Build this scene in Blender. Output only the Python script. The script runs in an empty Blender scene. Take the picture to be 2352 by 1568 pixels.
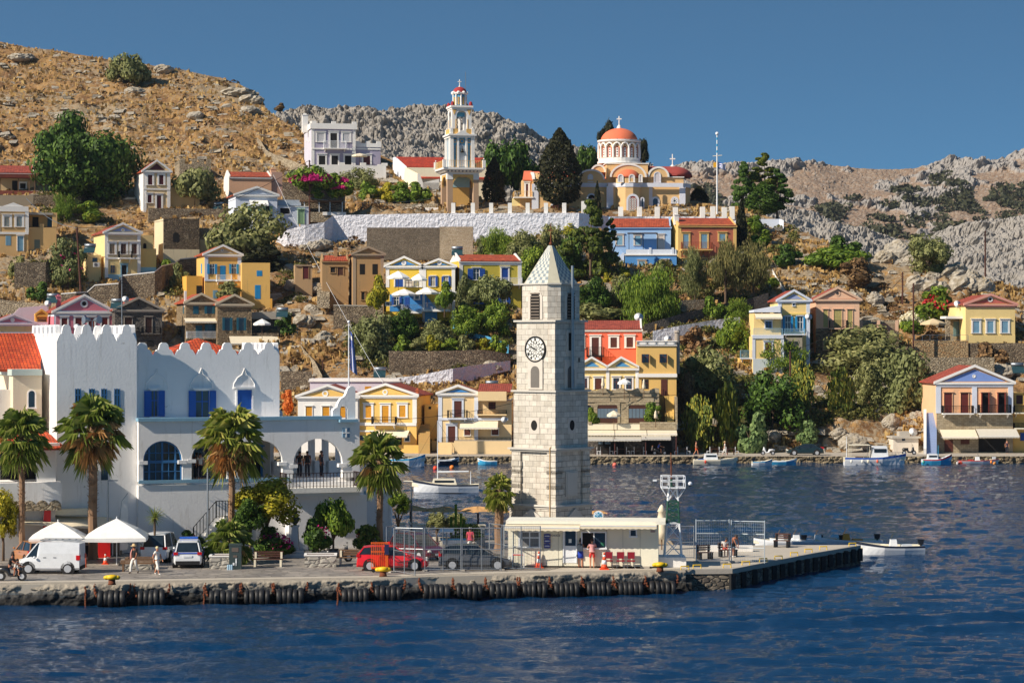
import bpy,math,random
from math import cos,sin,radians
import numpy as np
from mathutils import Vector as ag,Matrix
rnd=random.Random(11)
nrs=np.random.RandomState(5)
SC=bpy.context.scene
COL=SC.collection
F=5553.0;H=14.8;CX=1176.0;CY=784.0;ZQ=1.2;PI=math.pi
def PT(px,py,Y):return ag(((px-CX)/F*Y,Y,H-(py-CY)/F*Y))
def YG(py,z=ZQ):return F*(H-z)/(py-CY)
def GQ(px,py,z=ZQ):
 Y=YG(py,z);return ag(((px-CX)/F*Y,Y,z))
_yk=[(97,530),(240,475),(380,430),(490,395),(650,360),(800,335),(900,320),(980,308),(1043,303),(1100,296)]
def YH(py):return float(np.interp(py,[a for a,b in _yk],[b for a,b in _yk]))
FRS=dict(D=(0,0,1),Z1=(0,631.6,.25),Z2=(574.2,631.6,.293),Z3=(0,890,.3295),Z4=(401.9,890,.3295),Z5=(803.9,1062.3,.2197),Z6=(1119.7,545.5,.4394),Z7=(1148.4,1062.3,.2197),Z8=(1550.3,1062.3,.2441),Z9=(1292,689,.2563),Z10=(1550.3,631.6,.293),Z11=(1923.6,631.6,.293),Z12=(0,344.5,.2563),Z13=(459.4,229.7,.2563),Z14=(861.3,143.5,.2563),Y1=(1148.4,258.4,.2563),Y2=(1320.7,459.4,.1953),Y3=(1550.3,287.1,.2563),Y4=(1952.3,315.8,.238),Y5=(803.9,505.3,.2075),Y6=(0,57.4,.293))
CF=[FRS['D']]
def fr(n):CF[0]=FRS[n]
def DX(x):return CF[0][0]+x*CF[0][2]
def DY(y):return CF[0][1]+y*CF[0][2]
def lin(c):
 o=[]
 for v in c:
  v=v/255.0
  o.append(v/12.92 if v<=.04045 else((v+.055)/1.055)**2.4)
 return tuple(o)
MC={}
def be(key):
 m=bpy.data.materials.new(key);m.use_nodes=True
 nt=m.node_tree;return m,nt,nt.nodes['Principled BSDF'],nt.nodes,nt.links
def aK(N,pts):
 r=N.new('ShaderNodeValToRGB');el=r.color_ramp.elements
 while len(el)<len(pts):el.new(.5)
 for e,(p,c)in zip(el,pts):
  e.position=p;e.color=(*c,1)if len(c)==3 else c
 return r
def sc(c,k):return tuple(min(1,v*k)for v in c)
def aR(N,L,vec,scale,det=4,rough=.6):
 n=N.new('ShaderNodeTexNoise');n.inputs['Scale'].default_value=scale;n.inputs['Detail'].default_value=det
 n.inputs['Roughness'].default_value=rough
 if vec:L.new(vec,n.inputs['Vector'])
 return n
def aP(N,L,fac,a,b,mode='MIX'):
 m=N.new('ShaderNodeMix');m.data_type='RGBA';m.blend_type=mode
 for inp,v in((m.inputs[0],fac),(m.inputs[6],a),(m.inputs[7],b)):
  if isinstance(v,(int,float)):inp.default_value=v
  elif isinstance(v,tuple):inp.default_value=(*v,1)if len(v)==3 else v
  else:L.new(v,inp)
 return m.outputs[2]
def bump(N,L,B,h,st=.3,d=.05):
 b=N.new('ShaderNodeBump');b.inputs['Strength'].default_value=st;b.inputs['Distance'].default_value=d
 L.new(h,b.inputs['Height']);L.new(b.outputs[0],B.inputs['Normal'])
def ae(key,col,rough=.6,metal=0,spec=.5):
 if key in MC:return MC[key]
 m,nt,B,N,L=be(key)
 tc=N.new('ShaderNodeTexCoord');c=lin(col)
 n=aR(N,L,tc.outputs['Object'],3.0,3)
 L.new(aP(N,L,n.outputs[0],sc(c,.84),sc(c,1.12)),B.inputs['Base Color'])
 B.inputs['Roughness'].default_value=rough;B.inputs['Metallic'].default_value=metal
 B.inputs['Specular IOR Level'].default_value=spec
 MC[key]=m;return m
def aF(key,col,stain=.25,dirt=(120,105,85),bd=.03,bs=6):
 if key in MC:return MC[key]
 m,nt,B,N,L=be(key)
 tc=N.new('ShaderNodeTexCoord');c=lin(col)
 n1=aR(N,L,tc.outputs['Object'],.45,5,.65)
 mp=N.new('ShaderNodeMapping');mp.inputs['Scale'].default_value=(2.2,2.2,.25);L.new(tc.outputs['Object'],mp.inputs[0])
 n2=aR(N,L,mp.outputs[0],1.0,5,.7)
 base=aP(N,L,n1.outputs[0],sc(c,.86),sc(c,1.1))
 r=aK(N,[(.56,(0,0,0)),(.75,(stain,)*3)]);L.new(n2.outputs[0],r.inputs[0])
 base=aP(N,L,r.outputs[0],base,tuple(a*.5+b*.5 for a,b in zip(lin(dirt),c)))
 n3=aR(N,L,tc.outputs['Object'],1.3,8,.75)
 r3=aK(N,[(.66,(0,0,0)),(.69,(stain*1.6,)*3)]);L.new(n3.outputs[0],r3.inputs[0])
 base=aP(N,L,r3.outputs[0],base,tuple(a*.6+b*.4 for a,b in zip(lin(dirt),c)))
 L.new(base,B.inputs['Base Color']);B.inputs['Roughness'].default_value=.88
 n4=aR(N,L,tc.outputs['Object'],bs,5);bump(N,L,B,n4.outputs[0],.35 if bd<.1 else 1,bd)
 MC[key]=m;return m
def aH(key,c1,c2,c3,mortar,scale=2.6,edge=.06,bst=.9):
 if key in MC:return MC[key]
 m,nt,B,N,L=be(key)
 tc=N.new('ShaderNodeTexCoord')
 mp=N.new('ShaderNodeMapping');mp.inputs['Scale'].default_value=(1,1,1.7);L.new(tc.outputs['Object'],mp.inputs[0])
 nd=aR(N,L,mp.outputs[0],1.6,3)
 vm=N.new('ShaderNodeMixRGB');vm.blend_type='ADD';vm.inputs[0].default_value=.25
 L.new(mp.outputs[0],vm.inputs[1]);L.new(nd.outputs['Color'],vm.inputs[2])
 v=N.new('ShaderNodeTexVoronoi');v.inputs['Scale'].default_value=scale;L.new(vm.outputs[0],v.inputs['Vector'])
 e=N.new('ShaderNodeTexVoronoi');e.feature='DISTANCE_TO_EDGE';e.inputs['Scale'].default_value=scale;L.new(vm.outputs[0],e.inputs['Vector'])
 sp=N.new('ShaderNodeSeparateColor');L.new(v.outputs['Color'],sp.inputs[0])
 r=aK(N,[(0,lin(c1)),(.5,lin(c2)),(1,lin(c3))]);L.new(sp.outputs[0],r.inputs[0])
 n=aR(N,L,tc.outputs['Object'],7,5)
 col=aP(N,L,n.outputs[0],sc((1,1,1),.7),sc((1,1,1),1));col=aP(N,L,1.0,r.outputs[0],col,'MULTIPLY')
 n5=aR(N,L,tc.outputs['Object'],.35,4)
 r5=aK(N,[(.35,(.72,.72,.72)),(.65,(1.0,1.0,1.0))]);L.new(n5.outputs[0],r5.inputs[0])
 col=aP(N,L,1.0,col,r5.outputs[0],'MULTIPLY')
 re=aK(N,[(0,(0,0,0)),(edge,(1,1,1))]);L.new(e.outputs[0],re.inputs[0])
 col=aP(N,L,re.outputs[0],lin(mortar),col)
 L.new(col,B.inputs['Base Color']);B.inputs['Roughness'].default_value=.92
 re2=aK(N,[(0,(0,0,0)),(.2,(1,1,1))]);L.new(e.outputs[0],re2.inputs[0])
 bump(N,L,B,re2.outputs[0],bst,.1)
 MC[key]=m;return m
def ashlar(key,c1,c2,mortar,bw=.7,bh=.33,ms=.012,bst=.5,stain=(120,85,50),stainamt=.5,sq=1.0):
 if key in MC:return MC[key]
 m,nt,B,N,L=be(key)
 tc=N.new('ShaderNodeTexCoord');sx=N.new('ShaderNodeSeparateXYZ');L.new(tc.outputs['Object'],sx.inputs[0])
 ad=N.new('ShaderNodeMath');L.new(sx.outputs[0],ad.inputs[0]);L.new(sx.outputs[1],ad.inputs[1])
 cb=N.new('ShaderNodeCombineXYZ');L.new(ad.outputs[0],cb.inputs[0]);L.new(sx.outputs[2],cb.inputs[1])
 b=N.new('ShaderNodeTexBrick');L.new(cb.outputs[0],b.inputs['Vector']);b.inputs['Scale'].default_value=1
 b.inputs['Brick Width'].default_value=bw;b.inputs['Row Height'].default_value=bh
 b.inputs['Mortar Size'].default_value=ms;b.inputs['Mortar Smooth'].default_value=.3;b.inputs['Bias'].default_value=0
 b.squash=sq;b.squash_frequency=3
 b.inputs['Color1'].default_value=(*lin(c1),1);b.inputs['Color2'].default_value=(*lin(c2),1);b.inputs['Mortar'].default_value=(*lin(mortar),1)
 n=aR(N,L,tc.outputs['Object'],2.5,8,.7)
 rr=aK(N,[(.3,(.74,.74,.76)),(.6,(1,1,1))]);L.new(n.outputs[0],rr.inputs[0])
 col=aP(N,L,1.0,b.outputs[0],rr.outputs[0],'MULTIPLY')
 mp=N.new('ShaderNodeMapping');mp.inputs['Scale'].default_value=(1.8,1.8,.18);L.new(tc.outputs['Object'],mp.inputs[0])
 n2=aR(N,L,mp.outputs[0],1.0,6,.7)
 r2=aK(N,[(.55,(0,0,0)),(.78,(stainamt,)*3)]);L.new(n2.outputs[0],r2.inputs[0])
 col=aP(N,L,r2.outputs[0],col,lin(stain))
 L.new(col,B.inputs['Base Color']);B.inputs['Roughness'].default_value=.85
 inv=N.new('ShaderNodeMath');inv.operation='SUBTRACT';inv.inputs[0].default_value=1;L.new(b.outputs['Fac'],inv.inputs[1])
 ad2=N.new('ShaderNodeMath');ad2.operation='MULTIPLY_ADD';L.new(n.outputs[0],ad2.inputs[0]);ad2.inputs[1].default_value=.5;L.new(inv.outputs[0],ad2.inputs[2])
 bump(N,L,B,ad2.outputs[0],bst,.05)
 MC[key]=m;return m
def a4(key,c1=(206,96,56),c2=(172,72,42),sc_=1.0):
 if key in MC:return MC[key]
 m,nt,B,N,L=be(key)
 tc=N.new('ShaderNodeTexCoord');sx=N.new('ShaderNodeSeparateXYZ');L.new(tc.outputs['UV'],sx.inputs[0])
 cb=N.new('ShaderNodeCombineXYZ');L.new(sx.outputs[0],cb.inputs[0]);L.new(sx.outputs[1],cb.inputs[1])
 b=N.new('ShaderNodeTexBrick');L.new(cb.outputs[0],b.inputs['Vector']);b.offset=0
 b.inputs['Scale'].default_value=1;b.inputs['Brick Width'].default_value=.26*sc_;b.inputs['Row Height'].default_value=.36*sc_
 b.inputs['Mortar Size'].default_value=.035;b.inputs['Mortar Smooth'].default_value=1
 b.inputs['Color1'].default_value=(*lin(c1),1);b.inputs['Color2'].default_value=(*lin(c2),1);b.inputs['Mortar'].default_value=(*sc(lin(c2),.45),1)
 n=aR(N,L,tc.outputs['Object'],1.2,5)
 rr=aK(N,[(.35,(.7,.7,.72)),(.65,(1.1,1.1,1.1))]);L.new(n.outputs[0],rr.inputs[0])
 L.new(aP(N,L,1.0,b.outputs[0],rr.outputs[0],'MULTIPLY'),B.inputs['Base Color'])
 B.inputs['Roughness'].default_value=.8
 inv=N.new('ShaderNodeMath');inv.operation='SUBTRACT';inv.inputs[0].default_value=1;L.new(b.outputs['Fac'],inv.inputs[1])
 bump(N,L,B,inv.outputs[0],.8,.08)
 MC[key]=m;return m
def aS(key,c1,c2,c3=None,rough=.6,tr=.25):
 if key in MC:return MC[key]
 m,nt,B,N,L=be(key)
 g=N.new('ShaderNodeNewGeometry')
 pts=[(0,lin(c1)),(.6,lin(c2)),(1,lin(c3 or c2))]
 r=aK(N,pts);L.new(g.outputs['Random Per Island'],r.inputs[0])
 oi=N.new('ShaderNodeObjectInfo')
 rv=aK(N,[(0,(.8,.86,.8)),(1,(1.18,1.1,1.0))]);L.new(oi.outputs['Random'],rv.inputs[0])
 colr=aP(N,L,1.0,r.outputs[0],rv.outputs[0],'MULTIPLY')
 L.new(colr,B.inputs['Base Color']);B.inputs['Roughness'].default_value=rough
 B.inputs['Specular IOR Level'].default_value=.25
 t=N.new('ShaderNodeBsdfTranslucent');L.new(colr,t.inputs[0])
 mx=N.new('ShaderNodeMixShader');mx.inputs[0].default_value=tr
 L.new(B.outputs[0],mx.inputs[1]);L.new(t.outputs[0],mx.inputs[2]);L.new(mx.outputs[0],N['Material Output'].inputs[0])
 MC[key]=m;return m
def glassm(key='glass',col=(40,55,70),rough=.12):
 if key in MC:return MC[key]
 m,nt,B,N,L=be(key);B.inputs['Base Color'].default_value=(*lin(col),1)
 B.inputs['Roughness'].default_value=rough;B.inputs['Specular IOR Level'].default_value=.7
 tc=N.new('ShaderNodeTexCoord');n=aR(N,L,tc.outputs['Object'],2,2)
 L.new(aP(N,L,n.outputs[0],sc(lin(col),.6),sc(lin(col),1.3)),B.inputs['Base Color'])
 MC[key]=m;return m
ab=aF('white paint',(236,232,226),.22)
aB=aF('cool white paint',(214,220,232),.16)
CREAMW=aF('cream paint',(232,222,196))
aq=ae('dark opening',(22,20,20),.9)
GL=glassm()
TILE=a4('orange roof tiles')
aX=a4('red roof tiles',(190,88,64),(158,68,50))
a7=aH('grey rubble stone',(120,104,86),(158,138,112),(178,160,134),(70,58,46))
aT=aH('light rubble stone',(165,148,122),(198,180,150),(214,198,170),(110,94,74))
STONED=aH('dark dressed stone',(98,92,88),(122,114,106),(136,128,118),(78,72,68),3.2)
CUTST=ashlar('cut beige stone',(188,172,142),(160,144,116),(120,104,82),.5,.22)
aI=ae('black iron',(30,30,32),.5,.6)
GALV=ae('galvanised steel',(150,156,162),.42,.7)
ai=ae('white enamel',(232,234,236),.35)
CANVAS=ae('cream canvas',(230,216,188),.85)
WCANV=ae('white canvas',(238,236,230),.85)
WOODD=ae('dark brown wood',(72,38,24),.6)
WOODB=ae('weathered brown wood',(110,82,58),.8)
CONC=aF('concrete',(168,160,148),.3)
RUST=ae('rusty iron',(110,58,32),.9)
TERRA=ae('terracotta',(186,96,58),.8)
BLUEP=ae('bright blue paint',(24,84,172),.5)
class MB:
 def __init__(s):s.v=[];s.f=[];s.m=[];s.uv={}
 def add(s,vs,fs,m=0):
  o=len(s.v);s.v.extend([tuple(p)for p in vs])
  for f in fs:s.f.append([i+o for i in f]);s.m.append(m)
  return s
 def box(s,x0,x1,y0,y1,z0,z1,m=0):
  if x0>x1:x0,x1=x1,x0
  if y0>y1:y0,y1=y1,y0
  if z0>z1:z0,z1=z1,z0
  return s.add([(x0,y0,z0),(x1,y0,z0),(x1,y1,z0),(x0,y1,z0),(x0,y0,z1),(x1,y0,z1),(x1,y1,z1),(x0,y1,z1)],[(0,3,2,1),(4,5,6,7),(0,1,5,4),(1,2,6,5),(2,3,7,6),(3,0,4,7)],m)
 def aJ(s,poly,y0,y1,m=0):
  n=len(poly)
  vs=[(x,y0,z)for x,z in poly]+[(x,y1,z)for x,z in poly]
  fs=[tuple(range(n)),tuple(range(2*n-1,n-1,-1))]+[(i,i+n,(i+1)%n+n,(i+1)%n)for i in range(n)]
  return s.add(vs,fs,m)
 def vprism(s,poly,z0,z1,m=0):
  n=len(poly)
  vs=[(x,y,z0)for x,y in poly]+[(x,y,z1)for x,y in poly]
  fs=[tuple(range(n-1,-1,-1)),tuple(range(n,2*n))]+[(i,(i+1)%n,(i+1)%n+n,i+n)for i in range(n)]
  return s.add(vs,fs,m)
 def bk(s,cx,cy,a0,b0,z0,a1,b1,z1,m=0,rot=0):
  vs=[]
  for a,b,z in((a0,b0,z0),(a1,b1,z1)):
   for sx,sy in((-1,-1),(1,-1),(1,1),(-1,1)):
    x,y=sx*a,sy*b;c,d=cos(rot),sin(rot)
    vs.append((cx+x*c-y*d,cy+x*d+y*c,z))
  return s.add(vs,[(0,3,2,1),(4,5,6,7),(0,1,5,4),(1,2,6,5),(2,3,7,6),(3,0,4,7)],m)
 def ah(s,p0,p1,r0,r1=None,n=6,m=0,cap=True):
  p0=ag(p0);p1=ag(p1);r1=r0 if r1 is None else r1
  d=p1-p0
  if d.length<1e-6:return s
  d.normalize();a=d.orthogonal().normalized();b=d.cross(a)
  vs=[]
  for p,r in((p0,r0),(p1,r1)):
   for i in range(n):
    t=2*PI*i/n;vs.append(p+(a*cos(t)+b*sin(t))*r)
  fs=[(i,(i+1)%n,(i+1)%n+n,i+n)for i in range(n)]
  if cap:fs+=[tuple(range(n-1,-1,-1)),tuple(range(n,2*n))]
  return s.add(vs,fs,m)
 def path(s,pts,r,n=5,m=0):
  pts=[ag(p)for p in pts];k=len(pts);rs=r if isinstance(r,(list,tuple))else[r]*k
  vs=[];pa=None
  for i,p in enumerate(pts):
   d=(pts[min(i+1,k-1)]-pts[max(i-1,0)]).normalized()
   if pa is None:pa=d.orthogonal().normalized()
   a=(pa-d*pa.dot(d));a=a.normalized()if a.length>1e-5 else d.orthogonal().normalized()
   pa=a;b=d.cross(a)
   for j in range(n):
    t=2*PI*j/n;vs.append(p+(a*cos(t)+b*sin(t))*rs[i])
  fs=[(i*n+j,i*n+(j+1)%n,(i+1)*n+(j+1)%n,(i+1)*n+j)for i in range(k-1)for j in range(n)]
  fs+=[tuple(range(n-1,-1,-1)),tuple(range((k-1)*n,k*n))]
  return s.add(vs,fs,m)
 def aC(s,prof,c=(0,0,0),n=16,m=0,sx=1,sy=1):
  vs=[];k=len(prof)
  for r,z in prof:
   for i in range(n):
    t=2*PI*i/n;vs.append((c[0]+r*cos(t)*sx,c[1]+r*sin(t)*sy,c[2]+z))
  fs=[(i*n+j,i*n+(j+1)%n,(i+1)*n+(j+1)%n,(i+1)*n+j)for i in range(k-1)for j in range(n)]
  fs+=[tuple(range(n-1,-1,-1)),tuple(range((k-1)*n,k*n))]
  return s.add(vs,fs,m)
 def disc(s,c,nrm,r,th=.03,n=16,m=0):
  c=ag(c);nv=ag(nrm).normalized();return s.ah(c-nv*th/2,c+nv*th/2,r,r,n,m)
 def ball(s,c,rx,ry=None,rz=None,m=0,n=8,k=6):
  ry=ry or rx;rz=rz or rx
  prof=[(sin(PI*i/k),-cos(PI*i/k))for i in range(k+1)]
  prof[0]=(.02,-1);prof[-1]=(.02,1)
  vs=[]
  for r,z in prof:
   for i in range(n):
    t=2*PI*i/n;vs.append((c[0]+rx*r*cos(t),c[1]+ry*r*sin(t),c[2]+rz*z))
  fs=[(i*n+j,i*n+(j+1)%n,(i+1)*n+(j+1)%n,(i+1)*n+j)for i in range(k)for j in range(n)]
  return s.add(vs,fs,m)
 def aN(s,q,th,m=0):
  q=[ag(p)for p in q]
  o=len(s.v);base=len(s.f)
  s.add([*q,*[p-ag((0,0,th))for p in q]],[(0,1,2,3),(7,6,5,4),(0,4,5,1),(1,5,6,2),(2,6,7,3),(3,7,4,0)],m)
  ux=(q[1]-q[0]).normalized();vx=(q[3]-q[0]);vx=(vx-ux*vx.dot(ux)).normalized()
  s.uv[base]=[((p-q[0]).dot(ux),(p-q[0]).dot(vx))for p in q]
  return s
 def build(s,name,mats,parent=None,smooth=False,loc=None,hide=False):
  me=bpy.data.meshes.new(name);me.from_pydata(s.v,[],s.f)
  if not isinstance(mats,(list,tuple)):mats=[mats]
  for m in mats:me.materials.append(m)
  if len(mats)>1:me.polygons.foreach_set('material_index',s.m)
  if s.uv:
   ul=me.uv_layers.new(name='UV')
   for fi,uvs in s.uv.items():
    for li,uv in zip(me.polygons[fi].loop_indices,uvs):ul.data[li].uv=uv
  if smooth:me.polygons.foreach_set('use_smooth',[True]*len(me.polygons))
  me.update()
  o=bpy.data.objects.new(name,me);COL.objects.link(o)
  if parent:o.parent=parent
  if loc is not None:o.location=loc
  return o
def tag(o,label=None,cat=None,group=None,kind=None):
 if label:o['label']=label
 if cat:o['category']=cat
 if group:o['group']=group
 if kind:o['kind']=kind
 return o
def aj(name,label,cat,loc=(0,0,0),rz=0,group=None):
 o=bpy.data.objects.new(name,None);COL.objects.link(o);o.empty_display_size=.3
 o.location=loc;o.rotation_euler=(0,0,rz);return tag(o,label,cat,group)
KIDS={}
def copy_tree(o,parent=None):
 c=o.copy();COL.objects.link(c)
 if parent:c.parent=parent
 for ch in list(o.children):copy_tree(ch,c)
 return c
def _h(xi,yi,seed):
 n=(xi.astype(np.int64)*374761393+yi.astype(np.int64)*668265263+seed*974711)&0xffffffff
 n=((n^(n>>13))*1274126177)&0xffffffff
 return((n^(n>>16))&0xffffff)/float(0xffffff)
def vn(x,y,seed=0):
 xi=np.floor(x);yi=np.floor(y);fx=x-xi;fy=y-yi;fx=fx*fx*(3-2*fx);fy=fy*fy*(3-2*fy)
 a=_h(xi,yi,seed);b=_h(xi+1,yi,seed);c=_h(xi,yi+1,seed);d=_h(xi+1,yi+1,seed)
 return(a*(1-fx)+b*fx)*(1-fy)+(c*(1-fx)+d*fx)*fy
def fbm(x,y,o=4,seed=0,g=.5):
 t=0;a=1;s_=0
 for i in range(o):t=t+a*vn(x,y,seed+i*17);s_+=a;a*=g;x=x*2.03+3.1;y=y*2.03+1.7
 return t/s_
def worley(x,y,seed=0):
 xi=np.floor(x);yi=np.floor(y);f1=np.full(x.shape,9.0);f2=np.full(x.shape,9.0);idv=np.zeros(x.shape)
 for i in(-1,0,1):
  for j in(-1,0,1):
   cx=xi+i;cy=yi+j;px=cx+_h(cx,cy,seed);py=cy+_h(cx,cy,seed+5)
   d=np.sqrt((x-px)**2+(y-py)**2);nw=d<f1
   f2=np.where(nw,f1,np.minimum(f2,d));idv=np.where(nw,_h(cx,cy,seed+9),idv);f1=np.where(nw,d,f1)
 return f1,f2,idv
def bm(name,V,Fq,mat,smooth=True,uv=None):
 me=bpy.data.meshes.new(name);n=len(V);k=Fq.shape[1];m=len(Fq)
 me.vertices.add(n);me.vertices.foreach_set('co',V.astype(np.float32).ravel())
 me.loops.add(m*k);me.loops.foreach_set('vertex_index',Fq.astype(np.int32).ravel())
 me.polygons.add(m);me.polygons.foreach_set('loop_start',np.arange(0,m*k,k,dtype=np.int32))
 me.polygons.foreach_set('loop_total',np.full(m,k,dtype=np.int32))
 me.polygons.foreach_set('use_smooth',np.full(m,smooth));me.update(calc_edges=True)
 for mt in(mat if isinstance(mat,(list,tuple))else[mat]):me.materials.append(mt)
 return me
def bt(nr,nc):
 i=np.arange((nr-1)*(nc-1));r=i//(nc-1);c=i%(nc-1);a=r*nc+c
 return np.stack([a,a+1,a+1+nc,a+nc],1)
def link(name,me,parent=None):
 o=bpy.data.objects.new(name,me);COL.objects.link(o)
 if parent:o.parent=parent
 return o
cd=bpy.data.cameras.new('camera');cam=bpy.data.objects.new('camera',cd);COL.objects.link(cam)
cam.location=(0,0,H);cam.rotation_euler=(PI/2,0,0);cd.lens=F/2352*36;cd.sensor_width=36
cd.clip_start=1;cd.clip_end=20000;SC.camera=cam
SUN_A=radians(30);SUN_E=radians(35)
S=ag((-cos(SUN_A)*cos(SUN_E),-sin(SUN_A)*cos(SUN_E),sin(SUN_E)))
sd=bpy.data.lights.new('sun','SUN');sun=bpy.data.objects.new('sun',sd);COL.objects.link(sun)
sd.energy=5.0;sd.angle=radians(.5);sd.color=(1,.9,.76);sun.rotation_euler=S.to_track_quat('Z','Y').to_euler()
W=bpy.data.worlds.new('World');SC.world=W;W.use_nodes=True;N=W.node_tree.nodes;L=W.node_tree.links
sky=N.new('ShaderNodeTexSky');sky.sky_type='NISHITA';sky.sun_disc=False;sky.sun_elevation=SUN_E
sky.sun_rotation=math.atan2(S.x,S.y)
sky.altitude=0;sky.air_density=1.0;sky.dust_density=.2;sky.ozone_density=4.0
tc=N.new('ShaderNodeTexCoord');sx=N.new('ShaderNodeSeparateXYZ');L.new(tc.outputs['Generated'],sx.inputs[0])
ma=N.new('ShaderNodeMath');ma.operation='MULTIPLY_ADD';L.new(sx.outputs[2],ma.inputs[0]);ma.inputs[1].default_value=2.2;ma.inputs[2].default_value=.19
cb=N.new('ShaderNodeCombineXYZ');L.new(sx.outputs[0],cb.inputs[0]);L.new(sx.outputs[1],cb.inputs[1]);L.new(ma.outputs[0],cb.inputs[2])
L.new(cb.outputs[0],sky.inputs[0])
hs=N.new('ShaderNodeHueSaturation');hs.inputs['Saturation'].default_value=1.12;hs.inputs['Value'].default_value=1
L.new(sky.outputs[0],hs.inputs['Color']);L.new(aP(N,L,1.0,hs.outputs[0],(.84,1.05,.96),'MULTIPLY'),N['Background'].inputs[0]);N['Background'].inputs[1].default_value=.09
SC.view_settings.view_transform='Standard';SC.view_settings.look='None';SC.view_settings.exposure=.35;SC.view_settings.gamma=1
SC.render.engine='CYCLES'
def groundmat(key,soil,grass,rock,dark,rockamt=.5,scale=1.0,bst=1.0):
 m,nt,B,N,L=be(key);tc=N.new('ShaderNodeTexCoord')
 n1=aR(N,L,tc.outputs['Object'],.05*scale,6,.6);n2=aR(N,L,tc.outputs['Object'],.35*scale,8,.72);n3=aR(N,L,tc.outputs['Object'],1.6*scale,6,.75)
 r1=aK(N,[(.42,lin(soil)),(.56,lin(grass))]);L.new(n2.outputs[0],r1.inputs[0])
 rr=aK(N,[(rockamt-.03,(0,0,0)),(rockamt+.03,(1,1,1))])
 ad=N.new('ShaderNodeMath');ad.operation='MULTIPLY_ADD';L.new(n1.outputs[0],ad.inputs[0]);ad.inputs[1].default_value=.5
 mu=N.new('ShaderNodeMath');mu.operation='MULTIPLY';L.new(n3.outputs[0],mu.inputs[0]);mu.inputs[1].default_value=.55;L.new(mu.outputs[0],ad.inputs[2])
 L.new(ad.outputs[0],rr.inputs[0])
 rk=aK(N,[(.3,sc(lin(rock),.55)),(.6,lin(rock))]);L.new(n3.outputs[0],rk.inputs[0])
 col=aP(N,L,rr.outputs[0],r1.outputs[0],rk.outputs[0])
 rd=aK(N,[(.62,(0,0,0)),(.7,(.75,.75,.75))])
 n4=aR(N,L,tc.outputs['Object'],.22*scale,7,.7);L.new(n4.outputs[0],rd.inputs[0])
 col=aP(N,L,rd.outputs[0],col,lin(dark))
 L.new(col,B.inputs['Base Color']);B.inputs['Roughness'].default_value=.95;B.inputs['Specular IOR Level'].default_value=.15
 bump(N,L,B,n3.outputs[0],bst,.35)
 return m
GROUND=groundmat('dry hillside',(118,88,60),(166,130,84),(164,146,120),(84,62,42),.53)
_cr=[(-400,80),(0,97),(130,118),(290,142),(400,160),(480,172),(540,190),(575,205),(600,228),(612,250),(640,272),(690,300),(760,340),(880,358),(1000,420),(1120,462),(1600,462),(1700,480),(1800,508),(1860,538),(1905,562),(1960,588),(2100,592),(2200,618),(2280,650),(2352,668),(2800,700)]
def crest(px):return np.interp(px,[a for a,b in _cr],[b for a,b in _cr])
def near_hill():
 pxs=np.arange(-300,2700,2.8);nr=330
 t=np.linspace(0,1,nr)[:,None];cr=crest(pxs)[None,:];py=1043+(cr-1043)*t
 ks=sorted(_yk);Y=np.interp(py,[a for a,b in ks],[b for a,b in ks])
 X=(pxs[None,:]-CX)/F*Y;Z=H-(py-CY)/F*Y
 w,_,idv=worley(X/2.6,Y/2.6+Z/3,3)
 fade=np.clip(t*30,0,1)
 rocky=np.clip((fbm(X/17,(Y+Z)/15,3,21)-.42)*5,0,1)
 dz=(fbm(X/9,(Y+Z)/9,4,1)-.5)*2.2+(fbm(X/1.3,(Y+Z)/1.3,3,2)-.5)*.7+rocky*np.clip(.55-w,0,1)*2.2*idv
 lh=np.clip((650-pxs)/200,0,1)[None,:]*np.clip((430-py)/60,0,1)
 strata=np.abs(((Z+3*fbm(X/25,Y/25,2,8))%2.6)-1.3)
 dz=dz+lh*(strata-.6)*.9
 edge=np.clip((1-t)*14,0.25,1)
 Z=Z+dz*fade*edge;Y=Y-(dz*.5)*fade*edge
 back=[]
 for k,(dy,dzz)in enumerate(((12,.5),(26,-1),(45,-6),(70,-18),(110,-45))):
  back.append((X[-1]*(Y[-1]+dy)/Y[-1],Y[-1]+dy,Z[-1]+dzz))
 X=np.vstack([X]+[b[0][None]for b in back]);Y=np.vstack([Y]+[b[1][None]for b in back]);Z=np.vstack([Z]+[b[2][None]for b in back])
 V=np.stack([X,Y,Z],2).reshape(-1,3)
 o=link('hillside',bm('hillside',V,bt(X.shape[0],X.shape[1]),GROUND));tag(o,kind='structure')
 return X,Y,Z
HX,HY,HZ=near_hill()
def hill_pt(px,py,jit=0):
 Y=YH(py);return PT(px,py,Y)
RIDGE={}
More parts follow.
